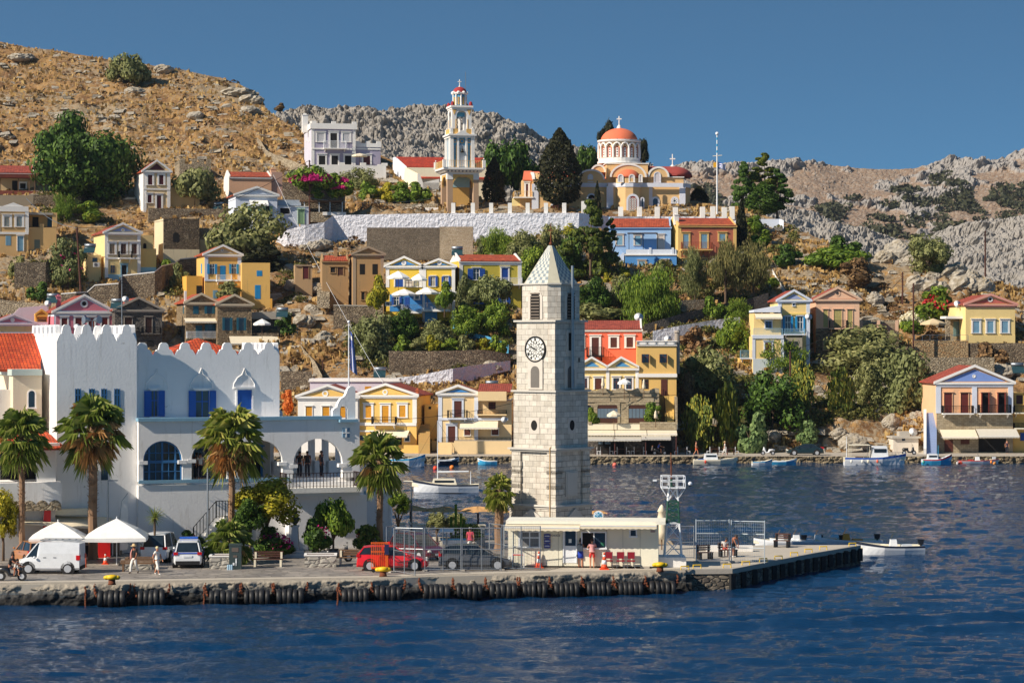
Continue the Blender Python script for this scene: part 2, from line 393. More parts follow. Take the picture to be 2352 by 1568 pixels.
def ridge(name,crestpts,ybot,Yc,Yb,cell,amp,mat,seed,step=1.9,x0=None,x1=None,soil=0):
 pts=sorted(crestpts);pxs=np.arange(x0 or pts[0][0],x1 or pts[-1][0],step)
 cr=np.interp(pxs,[a for a,b in pts],[b for a,b in pts]);nr=int((ybot-cr.min())/step)
 t=np.linspace(0,1,nr)[:,None];py=ybot+(cr[None,:]-ybot)*t;Y=Yb+(Yc-Yb)*t**.8+0*py
 X=(pxs[None,:]-CX)/F*Y;Z=H-(py-CY)/F*Y
 a=fbm(X/(cell*5),(Y+Z)/(cell*5),4,seed)
 qx=X+cell*.7*(fbm(X/cell,(Z)/cell,2,seed+70)-.5);qz=Z+.3*Y
 w,w2,idv=worley(qx/cell,qz/cell,seed+1);v,v2,idw=worley(qx/(cell*.45),qz/(cell*.45),seed+2)
 b_=fbm(X/(cell*14),(Y+Z)/(cell*8),3,seed+11);u3,u4,ie=worley(qx/(cell*3.3),qz/(cell*2.6),seed+3)
 d=(a-.5)*amp*5+(b_-.5)*amp*7+(.8-u3)*ie*amp*2.2+(vn(X/(cell*.3),qz/(cell*.3),seed+9)-.5)*amp*.5+(1.15-w)*(.4+idv)*amp*.9+(1-v)*(.3+idw)*amp*.34-np.clip(.12-(w2-w),0,1)*amp*3
 rk=np.clip((fbm(X/(cell*11),Z/(cell*4),5,seed+21,.62)-.47)*9+(t-.72)*3+np.clip(.32-t,0,1)*3,.25,1)if soil else 1+0*Z
 d=d*rk;Z=Z+d*.55;Y=Y-d*1.1
 RIDGE[name]=np.stack([X,Y,Z],2)
 X=np.vstack([X,X[-1:]*1.05]);Y=np.vstack([Y,Y[-1:]*1.05]);Z=np.vstack([Z,Z[-1:]-20*cell])
 V=np.stack([X,Y,Z],2).reshape(-1,3)
 me=bm(name,V,bt(X.shape[0],X.shape[1]),mat,smooth=False);me.attributes.new('rocky','FLOAT','POINT').data.foreach_set('value',np.vstack([rk,rk[-1:]]).astype(np.float32).ravel());o=link(name,me);return tag(o,kind='structure')
ROCKM=groundmat('grey karst rock',(120,108,92),(146,138,126),(164,158,150),(96,92,78),.42,.9,1.0)
FARM=groundmat('far rocky slope',(146,108,86),(150,126,104),(158,152,146),(120,96,76),.42,.12,.8)
N,L=FARM.node_tree.nodes,FARM.node_tree.links;at=N.new('ShaderNodeAttribute');at.attribute_name='rocky';B=N['Principled BSDF'];cl=B.inputs['Base Color'].links[0].from_socket;rp=aK(N,[(.3,(.12,.12,.12)),(.75,(1,1,1))]);L.new(at.outputs['Fac'],rp.inputs[0]);tc=N.new('ShaderNodeTexCoord');n7=aR(N,L,tc.outputs['Object'],.5,6,.75);r7=aK(N,[(.42,lin((132,104,82))),(.55,lin((148,128,106))),(.62,lin((168,158,148)))]);L.new(n7.outputs[0],r7.inputs[0]);L.new(aP(N,L,rp.outputs[0],r7.outputs[0],cl),B.inputs['Base Color'])
ridge('rocky_ridge',[(560,300),(620,262),(650,252),(700,249),(800,252),(930,251),(1000,256),(1050,264),(1110,270),(1160,287),(1220,307),(1260,327),(1330,347),(1400,362),(1500,385)],480,640,540,1.35,1.0,ROCKM,30)
ridge('near_ridge',[(1740,470),(1780,474),(1830,486),(1900,502),(1960,521),(2010,541),(2070,556),(2130,549),(2180,529),(2230,519),(2290,507),(2352,491),(2600,470)],720,900,640,1.7,1.2,ROCKM,50)
ridge('far_ridge',[(1440,395),(1500,389),(1560,384),(1600,381),(1650,387),(1700,384),(1780,382),(1820,375),(1870,376),(1950,389),(2050,392),(2100,389),(2150,376),(2200,366),(2260,362),(2310,359),(2352,351),(2600,340)],640,1500,1150,3.0,2.1,FARM,80,soil=1)
m,nt,B,N,L=be('sea water');tc=N.new('ShaderNodeTexCoord');SEA=m
B.inputs['Base Color'].default_value=(.004,.016,.045,1);B.inputs['Roughness'].default_value=.06;B.inputs['IOR'].default_value=1.33
n1=aR(N,L,tc.outputs['Object'],.03,3);L.new(aP(N,L,n1.outputs[0],(.001,.02,.066),(.002,.036,.095)),B.inputs['Base Color'])
mp=N.new('ShaderNodeMapping');mp.inputs['Scale'].default_value=(1,1.5,1);L.new(tc.outputs['Object'],mp.inputs[0])
n2=aR(N,L,mp.outputs[0],1.5,6,.68);bump(N,L,B,n2.outputs[0],.7,.16)
def sea():
 pxs=np.arange(-60,2420,2.6);pys=np.concatenate([np.arange(1640,1180,-1.7),np.arange(1180,1040,-1.2)])
 Y=(F*H/(pys-CY))[:,None]+0*pxs[None,:];X=(pxs[None,:]-CX)/F*Y
 Z=(fbm(X/2.2+.15*Y,Y/.9,3,91,.6)-.5)*.34+(fbm(X/9,Y/3.5-.1*X,2,92)-.5)*.28
 wk=X*.3-Y
 for c,wd,am in((-123,1.0,.24),(-125.2,.9,-.2),(-120.6,.8,-.12),(-118,.8,.13)):
  q=(wk-c+.5*fbm(X/7,X*0,2,4))/wd;Z=Z+am*np.exp(-q*q)*np.clip((X+22)/12,0,1)
 V=np.stack([X,Y,Z],2).reshape(-1,3)
 o=link('sea',bm('sea',V,bt(*Z.shape),SEA));tag(o,kind='structure')
 b=MB();b.box(-1000,1000,-25,1850,-3,-.9);o=b.build('seabed',ae('sea bed',(12,40,66),.5));tag(o,kind='structure')
sea()
m,nt,B,N,L=be('haze air');v=N.new('ShaderNodeVolumePrincipled');N.remove(B);v.inputs['Density'].default_value=.00005;v.inputs['Color'].default_value=(.78,.86,1,1);v.inputs['Anisotropy'].default_value=.3;L.new(v.outputs[0],N['Material Output'].inputs['Volume'])
b=MB();b.box(-1100,1100,-30,1900,-5,320);o=b.build('haze',m);tag(o,kind='stuff')
class ak:
 """A building whose front plane stands at a known distance; picture coordinates of the current frame are carried onto that plane."""
 def __init__(s,label,x0,x1,yb,th=0,dep=7.5,Y=None,name='house',cat='house',group=None,base=None,fnd=3.0):
  pc=(DX(x0)+DX(x1))/2;pb=DY(yb);Y=Y or YH(pb)-1.0;s.Y0=Y;s.th=radians(th)
  s.root=aj(name,label,cat,PT(pc,pb,Y),s.th,group);s.o=s.root.location.copy()
  s.c=cos(s.th);s.sn=sin(s.th);s.dep=dep;s.tr={};s.fnd=fnd
  s.u0=s.U(x0);s.u1=s.U(x1);s.x0=x0;s.x1=x1;s.yb=yb
 def U(s,x,v=0):
  a=(DX(x)-CX)/F;bx=s.o.x-s.sn*v;by=s.o.y+s.c*v
  return(a*by-bx)/(s.c-a*s.sn)
 def Z(s,y,x=None,v=0):
  u=0 if x is None else s.U(x,v)
  Y=s.o.y+u*s.sn+v*s.c
  return H-(DY(y)-CY)/F*Y-s.o.z
 def aa(s,name,mb,mats,parent=None,smooth=False):return mb.build(name,mats,parent or s.root,smooth)
 def T(s,mat):
  return s.tr.setdefault(mat.name,(MB(),mat))[0]
 def body(s,ytop,mat,roof='flat',ya=None,tile=None,tymp=None,trim=None,ov=.35,dep=None,parapet=0,x0=None,x1=None,name='wall',v0=0,yr=None):
  u0=s.U(x0,v0)if x0 is not None else s.u0;u1=s.U(x1,v0)if x1 is not None else s.u1
  d=v0+(dep or s.dep);zt=s.Z(ytop,v=v0);zb=-s.fnd;mb=MB();um=(u0+u1)/2;tile=tile or TILE;trim=trim or ab
  if roof=='gable':
   za=s.Z(ya,v=v0);mb.aJ([(u0,zb),(u1,zb),(u1,zt),(um,za-.1),(u0,zt)],v0,d)
   w=s.aa(name,mb,mat);r=MB();k=(za-zt)/(um-u0);o=ov
   r.aN([(u0-o,v0-.02,zt-o*k+.12),(um,v0-.02,za+.12),(um,d+.2,za+.12),(u0-o,d+.2,zt-o*k+.12)][::1]if False else[(u0-o,d+.2,zt-o*k+.12),(u0-o,v0-.02,zt-o*k+.12),(um,v0-.02,za+.12),(um,d+.2,za+.12)],.14)
   r.aN([(u1+o,v0-.02,zt-o*k+.12),(u1+o,d+.2,zt-o*k+.12),(um,d+.2,za+.12),(um,v0-.02,za+.12)],.14)
   s.aa('roof',r,tile)
   c=MB();th=.26
   c.aJ([(u0-o,zt-o*k-.08),(um,za-.08),(um,za+.24),(u0-o,zt-o*k+.24)],v0-.32,v0-.03)
   c.aJ([(um,za-.08),(u1+o,zt-o*k-.08),(u1+o,zt-o*k+.24),(um,za+.24)],v0-.32,v0-.03)
   c.box(u0-o*.8,u1+o*.8,v0-.28,v0-.004,zt-.24,zt+.0)
   c.box(u0-o*.4,u1+o*.4,v0-.16,v0-.003,zt-.42,zt-.241)
   s.aa('cornice',c,trim)
   if tymp:
    t=MB();g=.34
    t.aJ([(u0+g*2.6,zt+.12),(u1-g*2.6,zt+.12),(um,za-g-.05)],v0-.05,v0-.006);s.aa('pediment_panel',t,tymp)
  elif roof=='side':
   mb.box(u0,u1,v0,d,zb,zt);w=s.aa(name,mb,mat)
   vm=(v0+d)/2;zr=s.Z(yr,v=vm);r=MB()
   r.aN([(u0+.1,v0-.25,zt+.05),(u1-.1,v0-.25,zt+.05),(u1-.1,vm,zr),(u0+.1,vm,zr)],.12)
   r.aN([(u1-.1,d+.25,zt+.05),(u0+.1,d+.25,zt+.05),(u0+.1,vm,zr),(u1-.1,vm,zr)],.12)
   s.aa('roof',r,tile);g=MB()
   for ua,ub in((u0,u0+.22),(u1-.22,u1)):
    g.add([(ua,v0,zt),(ub,v0,zt),(ub,vm,zr+.25),(ua,vm,zr+.25),(ua,d,zt),(ub,d,zt),(ua,vm,zt),(ub,vm,zt),(ua,v0,zt+.2),(ub,v0,zt+.2),(ub,d,zt+.2),(ua,d,zt+.2)],[(0,8,3,11,4),(1,5,10,2,9),(8,9,2,3),(3,2,10,11),(0,1,9,8),(4,11,10,5)])
   s.aa('gable_end',g,trim);c=MB();c.box(u0-.12,u1+.12,v0-.22,v0-.003,zt-.22,zt+.0)
   c.box(u0-.05,u1+.05,v0-.1,v0-.002,zt-.36,zt-.221);s.aa('cornice',c,trim)
  else:
   mb.box(u0,u1,v0,d,zb,zt);w=s.aa(name,mb,mat)
   if parapet:
    p=MB();t=.25;p.box(u0-.1,u1+.1,v0-.1,v0+t,zt+.002,zt+parapet);p.box(u0-.1,u0+t,v0+t,d,zt+.002,zt+parapet)
    p.box(u1-t,u1+.1,v0+t,d,zt+.002,zt+parapet);p.box(u0+t,u1-t,d-t,d,zt+.002,zt+parapet)
    p.box(u0-.18,u1+.18,v0-.18,v0-.101,zt-.1,zt+.1);s.aa('parapet',p,trim)
  return w
 def ao(s,x0,y0,x1,y1,mat,pr=.05,v=0):
  u0,u1=s.U(x0,v),s.U(x1,v);xm=(x0+x1)/2;s.T(mat).box(u0,u1,v-pr,v-.003,s.Z(y1,xm,v),s.Z(y0,xm,v));return s
 def pil(s,xs,y0,y1,mat,w=.45,pr=.07,v=0):
  for i,x in enumerate(xs):
   u=s.U(x,v);s.T(mat).box(u-w/2,u+w/2,v-pr-.003*i,v-.003,s.Z(y1,x,v),s.Z(y0,x,v))
  return s
 def a8(s,mat,ytop,w=.5,pr=.06,v=0,yb=None):
  zt=s.Z(ytop)
  for a,b in((s.u0-.04,s.u0+w),(s.u1-w,s.u1+.04)):s.T(mat).box(a,b,v-pr,v-.003,s.Z(yb)if yb else-s.fnd,zt)
  return s
 def win(s,x0,y0,x1,y1,frame=None,shut=None,mode='open',fw=.2,name='window',arch=False,lintel=True,sill=True,v=0,pane=None,bars=None,label=None,shw=None):
  xm=(x0+x1)/2;u0,u1=s.U(x0,v),s.U(x1,v);z0,z1=s.Z(y1,xm,v),s.Z(y0,xm,v);um=(u0+u1)/2;w=u1-u0;fr_=frame
  mb=MB()
  def shape(m,a0,a1,b0,b1,ya,yb_):
   if arch:
    r=(a1-a0)/2;zc=b1-r;pts=[(a0,b0),(a1,b0)]+[((a0+a1)/2+r*cos(t),zc+r*sin(t))for t in np.linspace(0,PI,11)]
    m.aJ(pts,ya,yb_)
   else:m.box(a0,a1,ya,yb_,b0,b1)
  closed=(mode=='closed' and shut)
  shape(mb,u0,u1,z0,z1,v-.02,v-.001)
  root=s.aa(name,mb,pane or(shut if closed else GL))
  if label:root['label']=label
  if bars is not None:
   b=MB();t=.035
   b.box(um-t,um+t,v-.045,v-.021,z0,z1);b.box(u0,u0+t*1.6,v-.045,v-.021,z0,z1);b.box(u1-t*1.6,u1,v-.045,v-.021,z0,z1)
   b.box(u0,u1,v-.044,v-.022,z0+(z1-z0)*.62-t,z0+(z1-z0)*.62+t);s.aa('window_bars',b,bars,root)
  if closed:
   b=MB();nsl=max(3,int((z1-z0)/.16))
   for i in range(nsl):
    zz=z0+(i+.5)*(z1-z0)/nsl;b.box(u0+.07,um-.04,v-.042,v-.021,zz-.025,zz+.03);b.box(um+.04,u1-.07,v-.042,v-.021,zz-.025,zz+.03)
   s.aa('louvres',b,shut,root)
  if fr_:
   f=MB();g=fw
   if arch:
    r=w/2;zc=z1-r;n=10
    for i in range(n):
     t0,t1=PI*i/n,PI*(i+1)/n
     f.aJ([(um+r*cos(t0),zc+r*sin(t0)),(um+(r+g)*cos(t0),zc+(r+g)*sin(t0)),(um+(r+g)*cos(t1),zc+(r+g)*sin(t1)),(um+r*cos(t1),zc+r*sin(t1))],v-.09,v-.002)
    f.box(u0-g,u0,v-.09,v-.002,z0,zc);f.box(u1,u1+g,v-.09,v-.002,z0,zc)
   else:
    f.box(u0-g,u0,v-.09,v-.002,z0,z1);f.box(u1,u1+g,v-.09,v-.002,z0,z1);f.box(u0-g,u1+g,v-.095,v-.002,z1+.0005,z1+g)
    if lintel:f.box(u0-g-.1,u1+g+.1,v-.2,v-.002,z1+g+.001,z1+g+.1)
   if sill:f.box(u0-g-.03,u1+g+.03,v-.14,v-.002,z0-.1,z0-.001)
   s.aa('frame',f,fr_,root)
  if shut and mode=='open':
   sw=shw or w*.5
   for sd_ in(-1,1):
    b=MB();ua=u0-sw if sd_<0 else u1+.01;b.box(ua,ua+sw-.01,v-.15,v-.1,z0,z1)
    for i in range(4):
     zz=z0+(i+.5)*(z1-z0)/4;b.box(ua+.06,ua+sw-.07,v-.165,v-.1501,zz-(z1-z0)*.09,zz+(z1-z0)*.09)
    s.aa('shutter',b,shut,root)
  if shut and mode=='ajar':
   for ua in(u0,u1):
    b=MB();b.box(ua-.025,ua+.025,v-w*.5-.1,v-.1,z0,z1);s.aa('shutter',b,shut,root)
  return root
 def au(s,*a,**k):k.setdefault('name','door');k.setdefault('sill',False);return s.win(*a,**k)
 def aA(s,x0,x1,yt,yb,rail,aN=None,out=1.0,v=0,ybot=None,name='balcony',brackets=True,n=None):
  xm=(x0+x1)/2;u0,u1=s.U(x0,v),s.U(x1,v);zf=s.Z(yb,xm,v);zt=s.Z(yt,xm,v);th=.16
  mb=MB();mb.box(u0-.05,u1+.05,v-out,v-.004,zf-th,zf)
  if brackets:
   for u in(u0+.25,u1-.25):mb.aJ([(0,0),(1,0),(1,.1)],0,.1)if False else mb.add([(u-.07,v-.005,zf-th-.5),(u+.07,v-.005,zf-th-.5),(u+.07,v-.005,zf-th-.001),(u-.07,v-.005,zf-th-.001),(u-.07,v-out*.75,zf-th-.001),(u+.07,v-out*.75,zf-th-.001)],[(0,1,2,3),(0,3,4),(1,5,2),(0,4,5,1),(3,2,5,4)])
  root=s.aa(name,mb,aN or ab);s.aY(root,[(u0,v-.02),(u0,v-out+.05),(u1,v-out+.05),(u1,v-.02)],zf,zt,rail);return root
 def aY(s,parent,pts,zf,zt,mat,step=.16,name='railing',zs=None):
  r=MB()
  for k,((ax,ay),(bx,by))in enumerate(zip(pts,pts[1:])):
   z0a=zf if zs is None else zs[k];z0b=zf if zs is None else zs[k+1];hh=zt-zf
   Ln=math.hypot(bx-ax,by-ay);n=max(1,int(Ln/step))
   r.ah((ax,ay,z0a+hh),(bx,by,z0b+hh),.03,n=4);r.ah((ax,ay,z0a+.1),(bx,by,z0b+.1),.02,n=4)
   for i in range(n+1):
    t=i/n;x,y,z=ax+(bx-ax)*t,ay+(by-ay)*t,z0a+(z0b-z0a)*t;w=.02 if i%n else.035
    r.add([(x-w,y-w,z),(x+w,y-w,z),(x+w,y+w,z),(x-w,y+w,z),(x-w,y-w,z+hh),(x+w,y-w,z+hh),(x+w,y+w,z+hh),(x-w,y+w,z+hh)],[(0,1,5,4),(1,2,6,5),(2,3,7,6),(3,0,4,7)])
  return s.aa(name,r,mat,parent)
 def aU(s,x0,x1,yt,yb,mat=None,out=1.3,v=0,name='awning'):
  xm=(x0+x1)/2;u0,u1=s.U(x0,v),s.U(x1,v);zt=s.Z(yt,xm,v);zb=s.Z(yb,xm,v-out);mb=MB()
  q=[(u0,v-out,zb+.2),(u1,v-out,zb+.2),(u1,v-.01,zt),(u0,v-.01,zt)];mb.aN(q,.03)
  n=max(2,int((u1-u0)/.35));
  for i in range(n):
   a,b=u0+(u1-u0)*i/n,u0+(u1-u0)*(i+1)/n;mb.add([(a,v-out-.01,zb+.19),(b,v-out-.01,zb+.19),(b,v-out-.01,zb+.02),((a+b)/2,v-out-.01,zb-.03),(a,v-out-.01,zb+.02)],[(4,3,2,1,0)])
  root=s.aa(name,mb,mat or CANVAS);r=MB();r.ah((u0,v-out,zb+.17),(u1,v-out,zb+.17),.03)
  for u in(u0+.1,u1-.1):r.ah((u,v,zb+.1),(u,v-out,zb+.17),.025)
  s.aa('awning_arms',r,ai,root);return root
 def a9(s,x,y,r,ring,centre,v=0):
  u,z=s.U(x,v),s.Z(y,x,v);k=s.th
  mb=MB();n=16
  for a0,a1,mm,o in((r*.55,r,0,.1),(0,r*.55,1,.07)):
   for i in range(n):
    t0,t1=2*PI*i/n,2*PI*(i+1)/n
    P=[(u+a0*cos(t0),z+a0*sin(t0)),(u+a1*cos(t0),z+a1*sin(t0)),(u+a1*cos(t1),z+a1*sin(t1)),(u+a0*cos(t1),z+a0*sin(t1))]
    if a0==0:P=P[1:];P=[(u,z)]+P[0:2]
    mb.aJ(P,v-o,v-.06,mm)
  return s.aa('rosette',mb,[ring,centre])
 def bg(s,x,yt,yb,mat,w=.5,v=2.5,cap=True):
  u=s.U(x,v);zt,zb=s.Z(yt,x,v),s.Z(yb,x,v);mb=MB();mb.box(u-w/2,u+w/2,v-w/2,v+w/2,zb-1,zt)
  if cap:mb.box(u-w/2-.07,u+w/2+.07,v-w/2-.07,v+w/2+.07,zt,zt+.1);mb.box(u-w/4,u+w/4,v-w/4,v+w/4,zt+.1,zt+.35)
  return s.aa('chimney',mb,mat)
 def sidewin(s,side,v,y0,y1,w=.9,shut=None,frame=None,name='window'):
  u=s.u0 if side<0 else s.u1;z0,z1=s.Z(y1,v=v),s.Z(y0,v=v);mb=MB();a=u-.03 if side<0 else u+.001
  mb.box(a,a+.029,v-w/2,v+w/2,z0,z1);root=s.aa(name,mb,shut or GL)
  if frame:
   f=MB();o=u-.09 if side<0 else u+.001
   for p in((v-w/2-.15,v-w/2,z0,z1),(v+w/2,v+w/2+.15,z0,z1),(v-w/2-.15,v+w/2+.15,z1+.001,z1+.16),(v-w/2-.18,v+w/2+.18,z0-.1,z0-.001)):f.box(o,o+.088,p[0],p[1],p[2],p[3])
   s.aa('frame',f,frame,root)
  return root
 def box(s,name,x0,x1,y0,y1,mat,v0=0,v1=3,fnd=0,top=None,parent=None):
  xm=(x0+x1)/2;mb=MB();u0,u1=s.U(x0,v0),s.U(x1,v0);mb.box(u0,u1,v0,v1,s.Z(y1,xm,v0)-fnd,s.Z(y0,xm,v0))
  return s.aa(name,mb,mat,parent)
 def world(s,x,y,v=0):
  u,z=s.U(x,v),s.Z(y,x,v);return ag((s.o.x+s.c*u-s.sn*v,s.o.y+s.sn*u+s.c*v,s.o.z+z))
 def stairs(s,x0,x1,ya,yb,mat,v0=-4,v1=0,name='steps',n=None):
  zt,zb=s.Z(ya,(x0+x1)/2,v1),s.Z(yb,(x0+x1)/2,v0);u0,u1=s.U(x0,v0),s.U(x1,v0);n=n or max(3,int((zt-zb)/.19));mb=MB()
  for i in range(n):mb.box(s.U(x0,v0+(v1-v0)*i/n),s.U(x1,v0+(v1-v0)*i/n),v0+(v1-v0)*i/n,v0+(v1-v0)*(i+1)/n,-1,zb+(zt-zb)*(i+1)/n)
  return s.aa(name,mb,mat)
 def done(s,name='trim'):
  for k,(mb,mat)in s.tr.items():
   if mb.v:s.aa(name,mb,mat)
  return s
def P_(n,c,st=.25):return aF(n,tuple(v*.88+w*.12 for v,w in zip(c,(214,200,178))),max(st*1.4,.3))
BL=ae('sky blue shutters',(30,140,196),.6);BLD=ae('royal blue joinery',(30,78,160),.6);TEAL=ae('teal shutters',(24,92,112),.6)
MAR=ae('maroon shutters',(84,22,26),.6);BRN=ae('brown joinery',(92,44,32),.6);OCHS=ae('ochre shutters',(214,150,30),.6)
GRNS=ae('sage green shutters',(150,182,140),.6);LBLU=ae('pale blue shutters',(130,172,194),.6);OLI=ae('olive shutters',(178,166,104),.6)
BARW=ae('white window bars',(222,222,218),.6)
fr('Z12')
h=ak('single-storey house with red tiled roof and shaded porch, beside the big dark tree',-60,318,372,14,7)
h.body(205,P_('tan plaster',(206,176,130)),'side',yr=140,tile=aX,v0=2.2)
h.box('porch_roof',-60,330,215,248,aX,-.2,2.2)
for x in(5,165,262,312):h.box('post',x-4,x+4,248,372,WOODB,0,.15)
h.au(108,275,158,365,frame=None,pane=aq,v=2.2);h.win(180,300,230,345,pane=aq,frame=ab,v=2.2)
h.box('terrace_wall',-60,745,368,403,P_('brick red render',(120,52,40)),-1,-.7,0)
h.box('terrace_slab',-60,745,380,400,CONC,-.7,2.1,0);h.done()
h=ak('beige retaining wall with patched stonework under the red tiled house',-60,730,505,14,1,name='retaining_wall',cat='wall')
h.box('plaster_face',-60,300,405,510,P_('grey beige render',(150,134,112)),-.02,1,1.5);h.box('stone_face',300,730,405,510,a7,0,1,1.5)
h=ak('tan house with pale blue shutters and small white pediment at the far left edge',-30,255,940,18,8)
h.body(505,P_('tan ochre plaster',(214,172,112)),'flat',trim=ab);h.ao(-30,505,255,552,ab,.12);h.ao(-30,560,255,740,P_('tan ochre plaster',(214,172,112)),.02)
g=MB();uu0,uu1=h.U(25),h.U(215);g.aJ([(uu0,h.Z(504)),(uu1,h.Z(504)),((uu0+uu1)/2,h.Z(470))],0,.5);h.aa('pediment',g,ab)
h.win(38,598,86,686,ab,LBLU,'closed',.35);h.win(148,598,197,686,ab,LBLU,'closed',.35);h.ao(-30,735,255,755,ab,.1);h.a8(ab,552,.5,.08,yb=740)
h.win(50,770,98,855,None,LBLU,'closed');h.au(157,772,208,905,ab,LBLU,'closed',.12)
h.body(690,P_('peach ochre plaster',(222,178,112)),'flat',x0=256,x1=506,v0=.4,name='wing');h.box('terrace_back',260,512,562,690,P_('peach ochre plaster',(222,178,112)),3,6)
h.box('terrace_roof',256,475,562,580,CONC,.3,6);h.box('post',470,512,562,690,P_('peach ochre plaster',(222,178,112)),.4,.9)
h.win(290,600,345,690,pane=aq,v=3);h.win(425,600,465,690,None,TEAL,'closed',v=3);h.box('parapet',358,392,662,692,P_('peach ochre plaster',(222,178,112)),.4,.8)
h.au(308,803,358,915,None,ae('grey green door',(120,128,112)),'closed',v=.4);h.done()
h=ak('cream house with blue-grey pediment, red tiled roof and blue painted foot',942,1258,1150,20,9.5)
CRM=P_('cream yellow plaster',(236,206,140));h.body(738,CRM,'gable',664,aX,tymp=P_('periwinkle',(140,156,200)),trim=ab)
h.a9(1100,718,.28,ab,CRM);h.a8(ab,750,.45);h.ao(942,962,1258,978,ab,.1);h.ao(942,1115,1258,1200,P_('pale aqua paint',(146,196,214)),.03)
h.ao(958,765,1245,960,P_('beige facade',(206,182,142)),.02)  # front's shade painted in: panel tanner than the cream walls
for x in(980,1082,1178):h.win(x,840,x+48,932,ab,MAR,'closed',.3)
h.aA(1062,1175,910,968,aI,ab);h.win(990,1033,1030,1102,None,None,pane=GL,bars=WOODB);h.au(1090,1033,1134,1120,LBLU,pane=aq)
h.body(880,P_('warm yellow plaster',(232,192,112)),x0=1260,x1=1400,v0=.6,dep=7,name='wing');h.body(760,CRM,x0=1262,x1=1372,v0=3.5,dep=4,name='wing')
h.win(1283,835,1312,905,None,pane=aq,arch=True,v=3.5);h.ao(1262,1050,1400,1118,P_('pale aqua paint',(146,196,214)),.02,v=.6)
h.box('side_block',778,906,940,1200,CRM,1,4,1);h.win(828,965,872,1003,None,v=1);h.done()
FB=h
h=ak('tall narrow house with maroon pediment and maroon shutters beside the stone ruin',1285,1524,528,18,9)
BEI=P_('beige facade plaster',(220,190,142));h.body(186,BEI,'gable',100,TILE,tymp=MAR,trim=ab);h.a8(ab,200,.5);h.ao(1285,345,1524,358,ab,.1);h.ao(1285,186,1524,205,ab,.09)
for a in((1325,225,1365,312),(1425,225,1465,310),(1322,402,1358,472)):h.win(*a,ab,MAR,'closed',.3)
h.au(1405,408,1445,525,ab,MAR,'closed',.3);h.aa('side_wall',MB().box(h.u0-.04,h.u0-.005,0,9,-3,h.Z(200)),ab)
h.body(330,P_('sand yellow wall',(208,176,118)),x0=1527,x1=1790,v0=.8,dep=5,name='wing');h.done()
h=ak('roofless stone tower ruin with battlements and two arched windows',1608,1890,400,14,8,name='ruined_tower',cat='ruin',Y=418)
h.body(125,aT);
c=MB()
for x in(1612,1720,1785,1850):
 u=h.U(x);c.box(u,u+.85,0,.5,h.Z(125),h.Z(78))
for i in range(4):c.box(h.u0,h.u0+.5,1+i*2,2+i*2,h.Z(125),h.Z(90))
h.aa('battlements',c,aT);h.win(1650,178,1702,250,aT,arch=True,pane=aq);h.win(1745,178,1815,250,aT,arch=True,pane=aq)
h=ak('long rubble terrace wall below the maroon-shuttered house',1330,2040,620,14,1.2,name='terrace_wall',cat='wall');h.body(525,a7)
h=ak('roofless rubble house with plastered left flank and empty doorway',1466,1787,1030,18,8,name='ruined_house',cat='ruin')
h.body(615,aH('brown rubble',(96,80,62),(130,110,86),(150,130,104),(58,46,36),3));h.aa('side_wall',MB().box(h.u0-.06,h.u0-.004,0,8,-3,h.Z(617)),P_('flaking lime plaster',(222,204,168),.6))
h.win(1550,738,1604,825,None,arch=True,pane=aq);h.win(1650,745,1695,800,pane=a7);h.au(1567,895,1612,1000,pane=aq);h.ao(1466,890,1787,1030,P_('flaking lime plaster',(222,204,168),.6),.03);h.done()
h=ak('small plastered wall block with niche beside the roofless rubble house',1790,1935,960,14,3,name='stone_outbuilding',cat='outbuilding');h.body(700,aT);h.win(1820,895,1860,950,pane=aq);h.ao(1790,805,1935,960,P_('flaking lime plaster',(222,204,168),.6),.03);h.done()
h=ak('yellow ochre house with bright blue shutters and a grey pediment',1835,2160,1330,16,8)
YO=P_('golden ochre plaster',(226,176,88),.5);h.body(935,YO,'gable',860,TILE,tymp=P_('grey beige tympanum',(176,160,136)),trim=ab);h.a8(aB,945,.5,yb=1175);h.ao(1835,935,2160,955,aB,.09);h.ao(1835,1160,2160,1175,aB,.08)
h.win(1878,1022,1923,1112,None,BL,'open',bars=BARW);h.win(2075,1022,2118,1110,None,BL,'open',bars=BARW);h.au(1972,1036,2022,1165,None,BL,'closed');h.aA(1938,2070,1120,1170,ai,ab,.9)
h.au(1908,1256,1950,1330,None,LBLU,'closed');h.a9(1990,898,.2,ab,aq)
h.body(1130,P_('amber plaster',(232,168,60),.4),x0=1672,x1=1815,v0=.5,dep=5,name='annex');h.au(1760,1215,1812,1290,pane=aq,v=.5);h.sidewin(-1,3,1020,1110,1,BL);h.done()
h=ak('ochre annex with a bright blue door beside the stone steps',2168,2420,1380,10,5);h.body(1010,P_('golden ochre plaster',(226,176,88),.5));h.au(2284,1210,2336,1335,None,BL,'closed',pane=BL);h.win(2300,1080,2350,1130,None,BL,'closed');h.body(1330,P_('amber plaster',(232,168,60),.4),x0=2420,x1=2440,name='buttress');h.done()
fr('Z1')
PK=P_('rose pink plaster',(206,108,128));PKW=P_('blush white plaster',(232,212,222))
h=ak('pink and white house with round window in its pink pediment',497,1052,640,19,9)
h.body(335,aB,'gable',190,aX,tymp=PK,trim=ab);h.aa('side_wall',MB().box(h.u0-.03,h.u0-.004,0,9,-3,h.Z(380)),PK)
h.a9(772,262,.55,ab,aq)
for a in((565,394,617,476),(692,392,750,478),(812,392,866,478),(935,390,988,475)):h.win(*a,ab,ae('dark red shutters',(120,40,32)),'closed',.22)
for x in(532,655,787,900,1018):h.ao(x-18,375,x+18,545,PK,.04)
h.aA(505,1060,482,545,aI,PK,.9,brackets=False);h.bg(537,200,300,PK,.6,2);h.done();PINK=h
